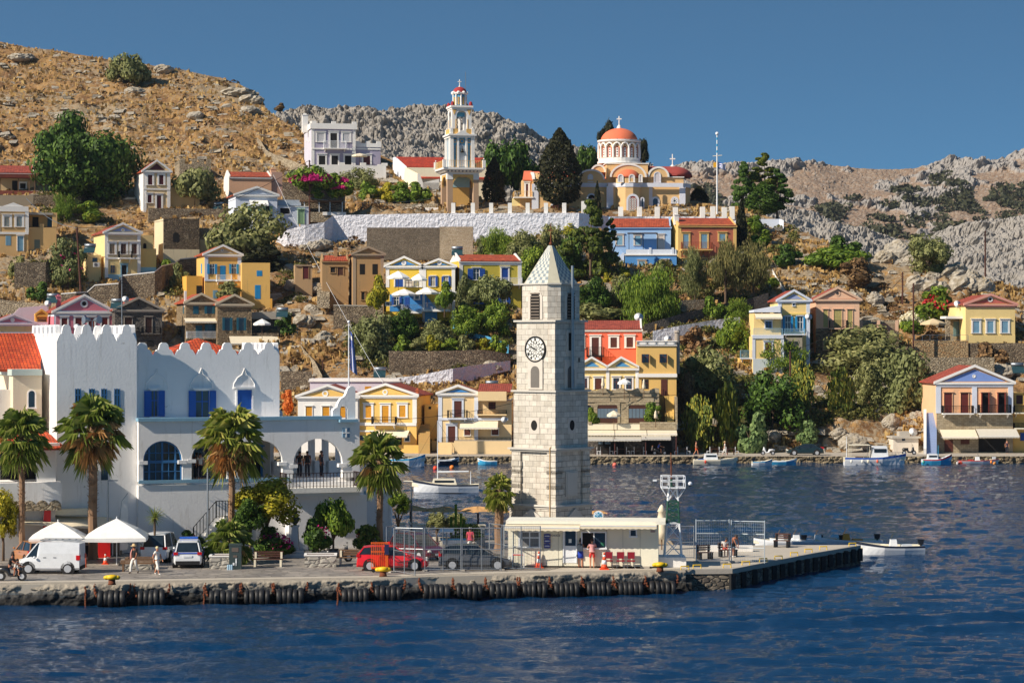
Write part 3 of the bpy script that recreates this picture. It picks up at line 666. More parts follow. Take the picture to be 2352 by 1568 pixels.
h=ak('grey dressed-stone house with gable and round vent, next to the pink house',1056,1490,660,17,9)
h.body(318,STONED,'gable',214,aX,trim=P_('grey cornice',(150,140,128)));h.a9(1272,275,.22,STONED,aq)
for a in((1145,390,1212,492),(1335,388,1395,530)):h.win(*a,P_('grey cornice',(150,140,128)),WOODD,'closed',.1,arch=False)
h.win(1345,598,1415,655,pane=aq,arch=True);h.aA(1300,1468,478,535,aI,STONED,.9,brackets=False);h.aA(1095,1265,478,500,aI,STONED,.5,brackets=False);h.bg(1440,228,300,aT,.5,2);h.done()
ST2=aH('honey rubble',(150,124,92),(176,152,118),(196,172,136),(96,78,58),3)
h=ak('left of the joined stone houses with teal shutters, with cream awning over its balcony',1707,1994,600,17,8)
h.body(250,ST2,'gable',178,TILE,trim=P_('stone cream trim',(206,188,158)));h.win(1775,284,1825,358,None,TEAL,'closed');h.win(1902,284,1950,355,None,TEAL,'open');h.au(1798,462,1857,578,None,TEAL,'closed');h.win(1905,452,1952,515,None,TEAL,'open')
h.sidewin(-1,2,290,355,.7,TEAL);h.aU(1690,1980,396,440);h.aA(1712,1990,518,578,ai,aT,1.0);h.bg(1703,145,230,ab,.3,1,False);h.done()
h=ak('right of the joined stone houses with teal shutters, under a tan gable',1997,2312,610,17,8)
h.body(265,ST2,'gable',188,TILE,trim=P_('stone cream trim',(206,188,158)));h.win(2065,392,2112,508,None,TEAL,'open');h.win(2195,392,2240,508,None,TEAL,'open');h.aU(2105,2560,562,640);h.done()
h=ak('low pink-pedimented house mostly hidden at the left edge above the tiled roof',-60,320,640,19,7)
h.body(440,aB,'gable',366,aX,tymp=PK,trim=PKW);h.a9(115,412,.3,ab,ab);h.ao(-60,470,320,520,P_('cream yellow plaster',(236,206,140)),.03);h.done()
h=ak('pale pink terrace wall with sloping top behind the yellow garden oven',120,445,520,17,.4,name='garden_wall',cat='wall');mb=MB()
mb.aJ([(h.u0,-3),(h.u1,-3),(h.u1,h.Z(275)),(h.U(180),h.Z(300)),(h.U(130),h.Z(350)),(h.u0,h.Z(355))],0,.35);h.aa('wall',mb,PKW)
h=ak('yellow gabled garden oven with dark arched niche against the pink wall',325,436,470,17,1.2,Y=337,name='garden_oven',cat='oven',fnd=.3);h.body(365,P_('amber plaster',(232,168,60),.4),'gable',325,P_('amber plaster',(232,168,60),.4),trim=P_('amber plaster',(232,168,60),.4),ov=.05);h.win(342,370,425,398,pane=aq);h.win(342,405,425,430,pane=WOODB);h.box('plinth',322,440,432,470,PKW,-.3,1,.5);h.done()
fr('Z13')
LIL=P_('lilac plaster',(158,152,178),.15)
h=ak('lilac and white two-storey villa with battlemented parapet on the crest',1000,1392,590,12,10,Y=424)
h.body(240,LIL);h.aa('side_wall',MB().box(h.u0-.05,h.u0-.004,0,10,-3,h.Z(240)),P_('pale lilac plaster',(206,204,222)));c=MB()
c.box(h.u0-.25,h.u1+.25,-.25,.2,h.Z(262),h.Z(212));c.box(h.u0-.25,h.u0+.2,.2,10.2,h.Z(262),h.Z(212))
for x in(1000,1178,1362):c.box(h.U(x),h.U(x)+.8,-.2,.2,h.Z(212),h.Z(192))
for v in(0,4.5,9):c.box(h.u0-.2,h.u0+.2,v,v+.9,h.Z(212),h.Z(192))
h.aa('parapet',c,ab);h.a8(ab,262,.5);h.ao(1000,432,1392,446,ab,.15)
for x in(1050,1280):h.win(x,300,x+62,375,ab,pane=P_('grey panel',(186,186,192)),fw=.28)
h.au(1168,298,1228,432,ab,pane=aq,fw=.3);h.aA(1107,1305,370,435,ai,ab,1.1)
for x in(1065,1178,1298):h.win(x,500,x+58,580,ab,pane=aq,fw=.28)
h.bg(940,140,240,ab,1.0,4)
h.body(415,LIL,x0=1393,x1=1618,v0=.8,dep=8,name='wing');c=MB();c.box(h.U(1393)-.1,h.U(1618)+.25,.6,1,h.Z(415),h.Z(380))
for x in(1395,1490,1586):c.box(h.U(x),h.U(x)+.8,.6,1,h.Z(380),h.Z(362))
h.aa('wing_parapet',c,ab);h.ao(1393,432,1618,446,ab,.12,v=.8);h.win(1463,500,1525,582,ab,pane=MAR,fw=.28,v=.8)
for v in(3,7):h.sidewin(-1,v,300,375,1,MAR,ab)
h.done();VILLA=h
h=ak('white terrace wall with small merlons in front of the lilac villa',985,1668,760,12,1,Y=419,name='terrace_wall',cat='wall');h.body(585,ab)
c=MB()
for x in(1240,1438,1630):c.box(h.U(x),h.U(x)+1,0,.4,h.Z(585),h.Z(560))
c.box(h.U(1595),h.u1,0,.4,h.Z(585),h.Z(572));h.aa('merlons',c,ab)
PEA=P_('peach plaster',(206,158,124),.2)
h=ak('long peach house with orange tiled roof and whitewashed left end',262,640,895,14,7,Y=404)
h.body(690,PEA,'side',yr=645,tile=TILE);h.aa('side_wall',MB().box(h.u0-.05,h.u0-.004,0,7,-3,h.Z(690)),ab)
h.body(642,P_('dusky peach plaster',(176,138,122)),x0=641,x1=738,v0=.3,dep=7,name='stair_tower');h.bg(655,625,680,PEA,.9,2);h.done()
h=ak('white pedimented house with sage green shutters and white awning',320,692,1190,15,8,Y=384)
h.body(850,aB,'gable',785,TILE,tymp=aB,trim=ab);h.a9(500,802,.25,ab,aB);h.ao(320,850,692,870,ab,.1)
h.win(408,950,428,1015,None,GRNS,'open',pane=aq,shw=.5);h.win(486,962,526,1022,None,GRNS,'open',pane=aq,shw=.4);h.win(590,950,622,1030,None,GRNS,'open',pane=aq,shw=.5);h.aU(440,605,897,948,WCANV,1.2);h.aA(465,575,1028,1080,ai,ab,1);h.win(588,1120,632,1170,None,GRNS,'closed')
h.body(950,aB,x0=694,x1=975,v0=.5,dep=5,name='wing');h.au(880,985,930,1112,P_('green frame',(170,200,160)),GRNS,'closed',.1,v=.5);h.win(718,970,806,1022,aB,pane=aq,v=.5,fw=.05);h.ao(694,950,975,958,ab,.08,v=.5);h.box('lean_to',695,905,895,945,P_('pale slate roof',(176,190,206)),1.5,5);h.done()
WH=h
fr('Y5')
YEL=P_('lemon yellow plaster',(236,194,52),.35);BLW=P_('cobalt wall',(40,128,206),.2)
h=ak('left of the twin yellow houses with blue pediments, above the parasol terrace',400,800,1015,0,8,Y=344)
h.body(508,YEL,'gable',415,aX,tymp=BLW,trim=ab);h.a9(596,475,.35,ab,ae('grey rose',(190,190,196)));h.a8(ab,510,.45,yb=745);h.ao(400,508,800,542,ab,.12)
h.au(500,634,588,740,ab,BLD,'closed',.18);h.win(612,664,686,738,ab,None,pane=P_('striped curtain',(226,214,200)),bars=WOODD,fw=.08);h.win(705,662,792,736,ab,BLD,'closed',.06,pane=P_('lace panel',(190,180,120)))
h.ao(440,822,800,1012,BLW,.05);h.win(487,850,543,942,ab,BLD,'open',v=-.05,bars=BARW);h.au(605,850,660,1000,None,BLD,'closed',v=-.05);h.win(722,838,762,876,ab,v=-.05)
c=MB();c.box(h.U(565),h.U(800),-3.2,-.1,h.Z(1036),h.Z(1014));tr=h.aa('terrace',c,ab);h.aY(tr,[(h.U(568),-.1),(h.U(568),-3.1),(h.U(800),-3.1)],h.Z(1014),h.Z(940),ai);h.done();YA=h
h=ak('right of the twin yellow houses with blue pediments and white round rosettes',806,1160,1000,0,8,Y=344)
h.body(508,YEL,'gable',440,aX,tymp=BLW,trim=ab);h.a9(990,476,.32,ab,ae('grey rose',(190,190,196)));h.a8(ab,510,.45);h.ao(806,508,1160,540,ab,.12)
for x0,x1 in((893,944),(1038,1088)):h.win(x0,626,x1,732,ab,BLD,'open',.1,bars=BARW,pane=P_('beige curtain',(150,136,110)))
c=MB();c.box(h.U(806),h.U(1115),-3.2,-.1,h.Z(1015),h.Z(993));tr=h.aa('terrace',c,ab);h.aY(tr,[(h.U(815),-3.1),(h.U(1110),-3.1),(h.U(1110),-.1)],h.Z(993),h.Z(918),ai)
st=MB()
for i in range(9):
 u=h.U(830+i*15);st.box(u,u+h.U(845)-h.U(830)+.01,-.9,-.02,-3,h.Z(830+i*19))
h.aa('outside_steps',st,BLW);h.done()
h=ak('olive yellow house with tiled roof and blue doors behind the olive tree',1212,1895,960,12,7.5,Y=349)
OY=P_('olive yellow plaster',(196,176,52),.4);h.body(455,OY,'side',yr=383,tile=TILE,trim=ab);h.aa('side_wall',MB().box(h.u0-.05,h.u0-.004,0,7.5,-3,h.Z(480)),YEL)
h.ao(1212,458,1895,498,ab,.08);h.a8(ab,458,.5,yb=720);h.win(1362,538,1432,660,ab,BLD,'open',.15,bars=BARW,shw=.8);h.au(1678,533,1750,705,ab,BLD,'closed',.2);h.aA(1625,1890,640,712,ai,ab,1)
h.win(1382,842,1430,930,None,BLD,'open',bars=BARW,shw=.8);h.win(1678,835,1730,930,None,BLD,'open',bars=BARW,shw=.6);h.done();OYH=h
h=ak('brown weathered stone house with bare grey gable beside the twin yellow houses',35,370,945,8,8,Y=347)
BR=P_('brown weathered plaster',(160,124,80),.8);h.body(375,BR,'gable',305,TILE,trim=P_('grey stone cornice',(150,130,108),.6));h.ao(35,378,370,410,P_('grey stone cornice',(150,130,108),.6),.06);h.a8(P_('grey stone cornice',(150,130,108),.6),380,.4)
h.win(107,487,165,602,None,aq,'closed');h.win(248,487,307,602,None,aq,'closed');h.win(125,798,162,882,BR,pane=aq,fw=.1);h.done()
fr('Z13')
h=ak('low ruined outbuilding with small orange tiled roof left of the brown gable house',1095,1330,1720,8,5,Y=349);h.body(1440,BR,'side',yr=1392,tile=TILE,trim=BR);h.au(1233,1500,1282,1568,BR,pane=WOODD,fw=.1);h.win(1170,1500,1210,1545,BR,pane=aq,fw=.1);h.bg(1215,1330,1400,BR,.5,2);h.done()
h=ak('tiny cube hut with dark door on the rocky slope',852,1006,1645,8,4,Y=356);h.body(1475,P_('dusty brown render',(170,138,100),.6),trim=BR);h.au(922,1485,972,1600,BR,pane=MAR,fw=.08);h.ao(852,1475,1006,1488,P_('grey stone cornice',(150,130,108),.6),.2);h.done()
h=ak('stone pergola terrace with white posts below the magenta bougainvillea',985,1300,1090,8,4,Y=387,name='pergola',cat='pergola');h.box('back_wall',738,1300,740,1010,a7,4,4.5,1);h.box('pergola_roof',895,1280,897,912,WOODB,-.2,3.4)
for x in(935,1068,1165,1275):h.box('post',x-3,x+3,912,1005,ai,0,.12)
h.box('parapet',985,1310,1005,1095,aT,-.1,.3);h.box('white_parapet',1100,1310,1004,1034,ab,-.3,-.11)
fr('Z2')
YW=P_('sunny ochre plaster',(238,190,96),.15);YWL=P_('light ochre plaster',(240,204,128),.15)
h=ak('white waterfront house with ochre shutters and ochre pediment behind the bell gable',375,845,1400,-2,9,Y=303)
h.body(950,ab,'gable',868,aX,tymp=YW,trim=ab);h.a9(590,927,.4,ab,YW);h.ao(357,945,845,965,YW,.06)
for x0,x1 in((438,487),(568,622),(705,750)):h.win(x0,1030,x1,1115,ab,OCHS,'closed',.08)
h.aa('side_wall',MB().box(h.u0-.04,h.u0-.004,0,9,-3,h.Z(960)),YW);h.done()
h=ak('flat-roofed white and lilac block behind the two ochre pediments',470,1165,960,0,6,Y=314);h.body(830,P_('pale lilac white',(222,212,226)),parapet=.3,trim=ab);h.win(900,872,950,900,None,OCHS,'closed');h.body(905,P_('grey cement',(150,140,124)),x0=1166,x1=1370,name='wing',v0=.3);h.done()
h=ak('ochre waterfront house with central balcony and white window frames',828,1305,1405,-10,8.5,Y=303)
h.body(940,YW,'gable',860,aX,tymp=YW,trim=ab);h.a9(1060,917,.35,ab,YW);h.a8(ab,950,.5,yb=1160);h.ao(828,945,1305,962,ab,.1);h.ao(828,1155,1305,1180,ab,.1)
h.win(905,1022,952,1118,ab,OCHS,'closed',.28);h.au(1035,1022,1088,1162,ab,OCHS,'closed',.25);h.win(1170,1020,1220,1112,ab,OCHS,'closed',.28);h.aA(968,1150,1108,1165,aI,ab,1.1)
h.ao(828,1215,975,1228,ab,.1);h.win(862,1255,905,1295,None);h.aU(985,1250,1215,1272,None,1.3);h.win(1215,1255,1250,1300,ab,fw=.1);h.win(1060,1268,1190,1330,pane=aq);h.bg(1312,905,950,TERRA,.35,1.5);h.done()
h=ak('orange-ochre stair block between the two waterfront houses',1368,1470,1405,-4,6,Y=305);h.body(1015,YW);h.win(1400,1030,1420,1050,pane=aq);h.stairs(1320,1410,1170,1330,P_('worn yellow steps',(190,150,84)),-5,-.1)
h.box('garden_wall',1205,1368,1332,1405,YW,-4,-3.7,.3);h.box('gate_pier',1425,1470,1300,1405,YWL,-1,-.4);h.done()
CR2=P_('cream buff plaster',(238,206,152),.12)
h=ak('cream waterfront house with bright blue pediment and brown doors',1478,1786,1415,-2,8,Y=303)
h.body(925,CR2,'gable',870,aX,tymp=BLW,trim=ab);h.a8(aB,935,.45);h.ao(1478,925,1786,948,aB,.1);h.ao(1478,1118,2024,1136,aB,.12)
h.au(1600,985,1660,1113,aB,BRN,'closed',.25);h.aA(1552,1700,1058,1118,aI,aB,1);h.au(1552,1182,1610,1310,aB,BRN,'closed',.25)
h.body(985,CR2,x0=1787,x1=2050,v0=.3,dep=7,name='wing');h.box('roof_slab',1787,2010,912,985,CR2,-1.3,.3);rr=MB();rr.aN([(h.U(1790),-1.2,h.Z(912)+.05),(h.U(2050),-1.2,h.Z(912)+.05),(h.U(2050),4,h.Z(850,v=4)),(h.U(1790),4,h.Z(850,v=4))],.1);h.aa('wing_roof',rr,aX)
h.win(1870,995,1925,1052,None,BRN,'closed',v=.3,bars=aq);h.aA(1787,2010,1058,1088,aI,CR2,.8,v=.3,brackets=False);h.aU(1648,1945,1142,1208,None,1.4)
h.win(1680,1205,1728,1255,ab,BRN,'closed',.06);h.win(1895,1205,1948,1252,ab,BRN,'closed',.06)
h.box('forecourt_wall',1600,2050,1300,1415,CR2,-4,-3.6,.4);h.box('forecourt',1600,2050,1300,1310,CONC,-3.6,-.1)
h.aY(None or h.root,[(h.U(1520),-3.7),(h.U(2050),-3.7)],h.Z(1300),h.Z(1262),aI);st=MB()
for i in range(8):st.box(h.U(1490),h.U(1600),-5.2+i*.2,-3.6,h.Z(1415),h.Z(1415)+(h.Z(1300)-h.Z(1415))*(i+1)/8)
h.aa('front_steps',st,CR2);h.done()
fr('Z9')
COR=P_('coral red plaster',(236,98,66),.12)
h=ak('coral red house with red tiled roof and green-white cornice',40,712,640,-2,8,Y=311)
h.body(262,COR,'side',yr=182,tile=aX,trim=ab);h.ao(40,262,712,275,P_('mint band',(130,190,150)),.16);h.a8(COR,300,.3)
h.au(262,335,326,496,ab,BRN,'closed',.28);h.win(430,335,488,425,ab,BRN,'closed',.28);h.win(573,333,632,423,ab,BRN,'closed',.28);h.win(130,335,183,425,ab,BRN,'closed',.28);h.aA(218,368,422,498,aI,aI,1);h.done()
CB=P_('straw cream plaster',(240,208,136),.1)
BLG=P_('denim blue pediment',(64,140,196),.1)
h=ak('taverna building with twin blue pediments over an arched stone front and cream awnings',60,682,1385,-2,9,Y=301.5)
v2=4.0;h.box('upper_wall',60,682,605,860,CB,v2,v2+6,1)
for xa,xb,xm_ in((120,402,262),(402,680,526)):
 u0,u1,um,zt,za=h.U(xa,v2),h.U(xb,v2),h.U(xm_,v2),h.Z(607,v=v2),h.Z(520,v=v2);m=MB();m.aJ([(u0,zt),(u1,zt),(um,za)],v2-.05,v2+6);h.aa('gable_wall',m,CB)
 t=MB();t.aJ([(u0+1,zt+.15),(u1-1,zt+.15),(um,za-.45)],v2-.1,v2-.055);h.aa('pediment_panel',t,BLG)
 c=MB();c.aJ([(u0-.1,zt-.02),(um,za-.05),(um,za+.25),(u0-.1,zt+.26)],v2-.4,v2+.4);c.aJ([(um,za-.05),(u1+.1,zt-.02),(u1+.1,zt+.26),(um,za+.25)],v2-.4,v2+.4);c.box(u0-.1,u1+.1,v2-.35,v2-.06,zt-.3,zt-.03);h.aa('cornice',c,ab)
h.pil((405,668),612,800,ab,.4,.1,v=v2)
h.win(190,700,222,797,ab,BRN,None,.2,v=v2,bars=BRN);h.au(290,700,350,800,ab,BRN,'closed',.2,v=v2);h.win(455,698,508,797,ab,None,fw=.2,v=v2,bars=BRN);h.win(570,698,622,797,ab,None,fw=.2,v=v2,bars=BRN)
c=MB();ul,ur=h.U(60),h.U(866);zt=h.Z(830);c.box(ul,ur,.0,v2-.01,h.Z(1165),zt)
n=48
for i in range(n):
 a,b=ul+(ur-ul)*i/n,ul+(ur-ul)*(i+1)/n;k=.5+.5*cos((i+.5)/n*2*PI*5.2);c.box(a,b,-.12,.2,zt+.0,zt+.25+.35*k)
c.box(ul,ur,-.1,-.003,h.Z(866),h.Z(858));c.box(ul,ur,-.1,-.003,h.Z(915),h.Z(908));h.aa('stone_front',c,CUTST)
for x0,x1 in((312,494),(592,790)):
 w_=h.win(x0,938,x1,1100,CUTST,None,name='arched_door',pane=WOODD,fw=.3,sill=False,lintel=False);b=MB()
 for i in range(6):
  ux=h.U(x0)+(i+.5)*(h.U(x1)-h.U(x0))/6;b.box(ux-.2,ux+.2,-.05,-.021,h.Z(1055),h.Z(972))
 h.aa('door_glass',b,ae('pale panes',(104,120,134),.2),w_);a=MB();ua,ub=h.U(x0),h.U(x1);um=(ua+ub)/2;r=(ub-ua)/2
 pts=[(ua-.05,h.Z(930)),(ua-.05,h.Z(968))]+[(um-r*cos(t),h.Z(968)+.85*sin(t))for t in np.linspace(0,PI,13)]+[(ub+.05,h.Z(968)),(ub+.05,h.Z(930))]
 zt2=h.Z(926)
 for(xa_,za_),(xb_,zb_)in zip(pts[1:-1],pts[2:-1]):a.add([(xa_,-.06,za_),(xb_,-.06,zb_),(xb_,-.06,zt2),(xa_,-.06,zt2)],[(0,1,2,3)])
 h.aa('arch_head',a,CUTST,w_)
h.win(216,940,262,1050,CUTST,None,fw=.1,bars=WOODD,arch=True)
c=MB();c.box(h.U(60),h.U(1026),-3.0,-.01,h.Z(1160,v=-3),h.Z(1112,v=-3));t_=h.aa('terrace',c,CREAMW);h.aY(t_,[(h.U(262,-3),-2.9),(h.U(692,-3),-2.9)],h.Z(1160,v=-3)+.5,h.Z(1108,v=-3),WOODD);c=MB();
for a_,b_ in((692,1024),(230,262)):c.box(h.U(a_,-3),h.U(b_,-3),-3.1,-2.7,h.Z(1112,v=-3),h.Z(1098,v=-3)+.1)
c.box(h.U(692,-3),h.U(1024,-3),-3.08,-2.8,h.Z(1160,v=-3),h.Z(1112,v=-3));h.aa('terrace_parapet',c,CUTST)
for x0,x1 in((215,465),(470,752),(757,1022)):h.aU(x0,x1,1165,1215,None,2.2,v=-3)
for x0,x1,y in((215,452,1232),(456,705,1232),(706,968,1222)):h.aU(x0,x1,y-10,y+32,ae('striped grey canvas',(196,188,172)),1.5,v=-5.0)
c=MB();c.box(ul,h.U(1026,-3),-2.9,-2.5,0,h.Z(1160,v=-3));h.aa('ground_floor_wall',c,STONED)
h.win(318,1265,555,1380,pane=aq,v=-2.9);h.win(750,1262,980,1380,pane=aq,v=-2.9);h.win(322,1268,360,1290,pane=ae('pale panes',(104,120,134),.2),v=-2.93);h.win(380,1268,430,1290,pane=ae('pale panes',(104,120,134),.2),v=-2.93)
for x in(468,745,1018):h.box('post',x-3,x+3,1225,1385,ae('brown post',(96,52,44)),-6.3,-6.15)
h.done();TAV=h
OCH=P_('mustard ochre plaster',(222,178,96),.1)
h=ak('mustard ochre two-storey block with blue frieze of white cartouches',668,1021,1100,-2,8,Y=305.2)
h.body(408,OCH);h.ao(668,372,1021,404,BLG,.14);h.ao(662,364,1026,372,ab,.2);h.ao(662,403,1026,410,ab,.2)
f=MB()
for i in range(4):
 a,b=h.U(685+i*83),h.U(755+i*83);f.box(a+.15,b-.15,-.17,-.141,h.Z(398),h.Z(378));f.box(a,b,-.168,-.1415,h.Z(393),h.Z(383))
h.aa('frieze_cartouches',f,ab);h.ao(668,658,1026,690,ab,.25)
u_=MB();u_.box(h.u0,h.u1,-.14,8,h.Z(408),h.Z(366));h.aa('roof_parapet',u_,OCH)
for x in(710,870):h.win(x,484,x+64,560,None,BRN,'ajar',pane=GL,bars=BRN)
h.win(708,712,770,796,None,pane=aq,bars=BRN);h.au(882,712,942,855,None,BRN,'closed')
h.stairs(920,1000,858,1098,P_('yellow steps',(220,184,100)),-5,-.2);c=MB();c.box(h.U(1000),h.U(1018),-5,0,-1,h.Z(860));h.aa('stair_wall',c,CUTST);c=MB();u=h.U(1030);c.ah((u,1,h.Z(660)),(u,1,h.Z(290)),.33,n=10);c.ah((u,1,h.Z(290)),(u,1,h.Z(270)),.45,.3,10);h.aa('chimney',c,P_('grey flue',(150,140,130)))
h.aY(h.root,[(h.U(905),-.2),(h.U(920),-5)],h.Z(855),h.Z(800),aI,zs=[h.Z(855),h.Z(1098)]);h.done()
fr('Y2')
SKYB=P_('light blue plaster',(140,180,226),.12);MIDB=P_('medium blue plaster',(62,134,206),.15)
h=ak('light blue house with orange tiled roof and reed pergola below the church',398,1128,860,-2,8,Y=372)
h.body(318,SKYB,'side',yr=218,tile=TILE,trim=SKYB);
for a in((492,418,558,530),(706,420,770,530)):h.win(*a,P_('warm grey frame',(206,196,188)),LBLU,'closed',.25)
h.win(978,420,1035,572,P_('warm grey frame',(206,196,188)),P_('warm grey frame',(206,196,188)),'closed',.25)
h.body(640,MIDB,x0=590,x1=1195,v0=-4.2,dep=4.1,name='lower_wing');h.ao(580,635,1197,652,ab,.15,v=-4.2);c=MB();c.box(h.U(600,-4.2),h.U(1192,-4.2),-4.2,-3.9,h.Z(640,v=-4.2),h.Z(580,v=-4.2))
for x in(885,1150):c.box(h.U(x-14,-4.2),h.U(x+14,-4.2),-4.3,-3.85,h.Z(640,v=-4.2),h.Z(560,v=-4.2))
h.aa('terrace_parapet',c,aB)
for a in((750,720,822,838),(1027,713,1092,812)):h.win(*a,P_('warm grey frame',(206,196,188)),LBLU,'closed',.2,v=-4.2)
c=MB();c.box(h.U(618,-3),h.U(968,-3),-3.4,-.6,h.Z(392,v=-3),h.Z(385,v=-3));
pg=h.aa('pergola_roof',c,ae('brown reed matting',(86,62,48),.9));c=MB()
for x in(635,802,970):c.ah((h.U(x,-3.3),-3.3,h.Z(590,v=-3.3)),(h.U(x,-3.3),-3.3,h.Z(388,v=-3)),.05)
h.aa('pergola_posts',c,aI,pg);st=MB()
for i in range(9):st.box(h.U(412+i*18),h.U(430+i*18)+.01,-1.5,-.1,-3,h.Z(735-i*14))
h.aa('outside_steps',st,aB);h.done()
RUS=P_('russet plaster',(178,92,66),.15);MUS=P_('mustard trim',(232,188,108),.1)
h=ak('russet house with mustard trim, pale blue shutters and long balcony',1215,1895,870,8,8,Y=371)
h.body(300,RUS,'side',yr=212,tile=TILE,trim=MUS);h.ao(1215,288,1895,325,MUS,.1);h.a8(MUS,300,.45);h.aa('side_wall',MB().box(h.u0-.05,h.u0-.004,0,8,-3,h.Z(300)),MUS)
h.ao(1230,590,1600,604,MUS,.3)
for a in((1270,400,1337,572),(1482,400,1555,572)):h.au(*a,MUS,LBLU,'closed',.25)
h.win(1697,397,1768,483,MUS,LBLU,'closed',.25);h.aA(1245,1597,498,580,ae('rust red rail',(140,70,50)),MUS,1.1);h.win(1270,702,1320,780,MUS,LBLU,'closed',.2);h.win(1485,700,1545,780,MUS,LBLU,'closed',.2);h.bg(1190,180,215,ab,.7,2);h.done()
fr('Z10')
h=ak('cream and pale blue stacked house with two balconies on the steep slope',810,1055,735,2,8,Y=327)
h.body(195,CB,'gable',125,aX,tymp=P_('periwinkle',(140,156,200)),trim=aB);h.a8(aB,200,.45);h.ao(810,200,1055,215,aB,.08);h.win(922,222,940,240,aB,fw=.05);h.ao(850,298,1055,312,P_('lemon cornice',(236,206,110)),.15)
h.au(862,325,905,445,aB,BL,'open',.08,bars=BARW,shw=.35);h.win(958,325,1003,440,aB,BL,'open',.08,bars=BARW,shw=.3);h.aA(850,1010,420,462,LBLU,aB,1.2)
h.box('lower_room',850,998,490,735,P_('grey cement',(150,140,124)),-1,-.01,3);h.win(865,535,915,640,pane=aq,v=-1);h.box('pale_foot',850,998,590,735,aB,-1.4,-1.01,3)
h.body(480,CB,x0=612,x1=848,v0=-2.2,dep=4,name='lower_wing');h.ao(606,472,850,498,aB,.14,v=-2.2);h.pil((618,842),495,660,aB,.4,.06,v=-2.2);h.win(706,528,758,598,aB,BRN,'closed',.2,v=-2.2);h.ao(612,655,848,830,P_('pale blue grey foot',(196,208,214)),.1,v=-2.2)
h.body(300,CB,x0=620,x1=832,v0=-.8,dep=5,name='upper_wing');m=MB();m.aJ([(h.U(618,-.8),h.Z(292,v=-.8)),(h.U(826,-.8),h.Z(292,v=-.8)),(h.U(826,-.8),h.Z(238,v=-.8)),(h.U(618,-.8),h.Z(275,v=-.8))],-1,4);h.aa('lean_to_roof',m,aB)
h.win(708,362,758,415,aB,None,fw=.12,v=-.8,bars=BLD);h.aU(625,832,302,345,None,1.2,v=-.8)
c=MB();c.box(h.U(610,-2.2),h.U(848,-2.2),-2.3,-.81,h.Z(480,v=-2.2),h.Z(470,v=-2.2));t_=h.aa('balcony',c,aB);h.aY(t_,[(h.U(618,-2.2),-2.2),(h.U(842,-2.2),-2.2)],h.Z(470,v=-2.2),h.Z(418,v=-2.2),LBLU);h.done()
h=ak('low ochre shed with balcony left of the stacked cream house',505,610,800,2,4,Y=326);h.body(650,YW);h.au(578,672,606,735,YW,P_('beige facade',(206,182,142)),'closed',.05);h.win(558,740,606,800,ab,P_('beige facade',(206,182,142)),'closed',.05);h.aA(512,606,590,648,LBLU,aB,.6);h.done()
PE2=P_('salmon peach plaster',(226,180,148),.12)
h=ak('salmon peach gabled house with olive shutters on a rough stone base',1105,1446,640,0,8,Y=330)
h.body(190,PE2,'gable',103,aX,tymp=PE2,trim=P_('peach cornice',(216,176,148),.1));h.a9(1275,145,.38,PE2,STONED)
for x0,x1 in((1163,1198),(1245,1307),(1352,1392)):h.au(x0,272,x1,408,PE2,OLI,'closed',.08)
h.aA(1210,1345,355,415,aI,PE2,.9);h.ao(1105,418,1446,640,a7,.12);h.win(1163,505,1205,585,PE2,OLI,'closed',.08,v=-.13,arch=True);h.win(1250,505,1310,625,PE2,OLI,'closed',.08,v=-.13);h.done()
fr('Z11')
h=ak('stone courtyard wall with peach piers and iron grilles beside the salmon house',176,482,640,0,4,Y=331,name='courtyard_wall',cat='wall');h.body(440,a7)
c=MB()
for x in(185,322,465):c.box(h.U(x-12),h.U(x+12),-.06,.3,h.Z(440),h.Z(355))
h.aa('pier',c,PE2);c=MB();c.box(h.u0,h.u1,.0,.3,h.Z(365),h.Z(352));h.aa('coping',c,aT)
for a,b in((230,310),(337,452)):h.aY(h.root,[(h.U(a),.1),(h.U(b),.1)],h.Z(436),h.Z(385),BRN,.2,'grille')
c=MB();c.box(h.u0,h.u1,3.5,4,h.Z(440),h.Z(352));h.aa('back_wall',c,CUTST)
YR=P_('buttery yellow plaster',(244,214,140),.08)
h=ak('buttery yellow house with red pediment and three pale blue shuttered windows',1005,1392,532,7,8,Y=333)
h.body(228,YR,'gable',158,aX,tymp=P_('brick red pediment',(190,92,80),.1),trim=P_('pink cornice',(222,150,136),.1));h.a9(1196,190,.38,ab,aq)
for x in(1062,1173,1287):h.win(x,360,x+50,452,ab,LBLU,'closed',.25)
h.ao(1005,472,1392,532,YR,.05);h.done();RH=h
h=ak('small open stone porch beside the red-pediment house',852,1004,515,4,3,Y=334,name='stone_porch',cat='porch');h.box('roof_slab',850,1006,322,342,ab,-.2,3);h.box('pier',852,885,342,512,aT,0,.6);h.box('back_wall',885,1004,342,512,CUTST,1.5,2.5);h.au(908,365,965,480,None,ae('grey teal door',(110,140,140)),'closed',v=1.5)
h=ak('sunlit honey stone retaining wall below the red-pediment house',608,1026,636,3,2,Y=329,name='retaining_wall',cat='wall');h.body(514,aH('sunlit honey stone',(186,160,120),(206,178,136),(196,150,100),(120,98,70),2.6));h.body(560,a7,x0=555,x1=608,name='wall_return')  # sunlight on this stretch is put into the honey colour
h.aY(h.root,[(h.U(608),.2),(h.U(1026),.2)],h.Z(514),h.Z(470),GALV,1.0)
h=ak('shaded grey continuation of the stone retaining wall at the right edge',1030,1560,640,3,2,Y=329.6,name='retaining_wall',cat='wall');h.body(532,a7)  # same wall further along; grey stone colour carries its shade
h=ak('lower dry-stone terrace wall below the sunlit honey wall',640,1230,780,3,1.5,Y=323,name='terrace_wall',cat='wall');h.body(645,aT)
h=ak('waterfront house with periwinkle pediment, peach upper floor and stone ground floor',775,1373,1405,2,9,Y=302)
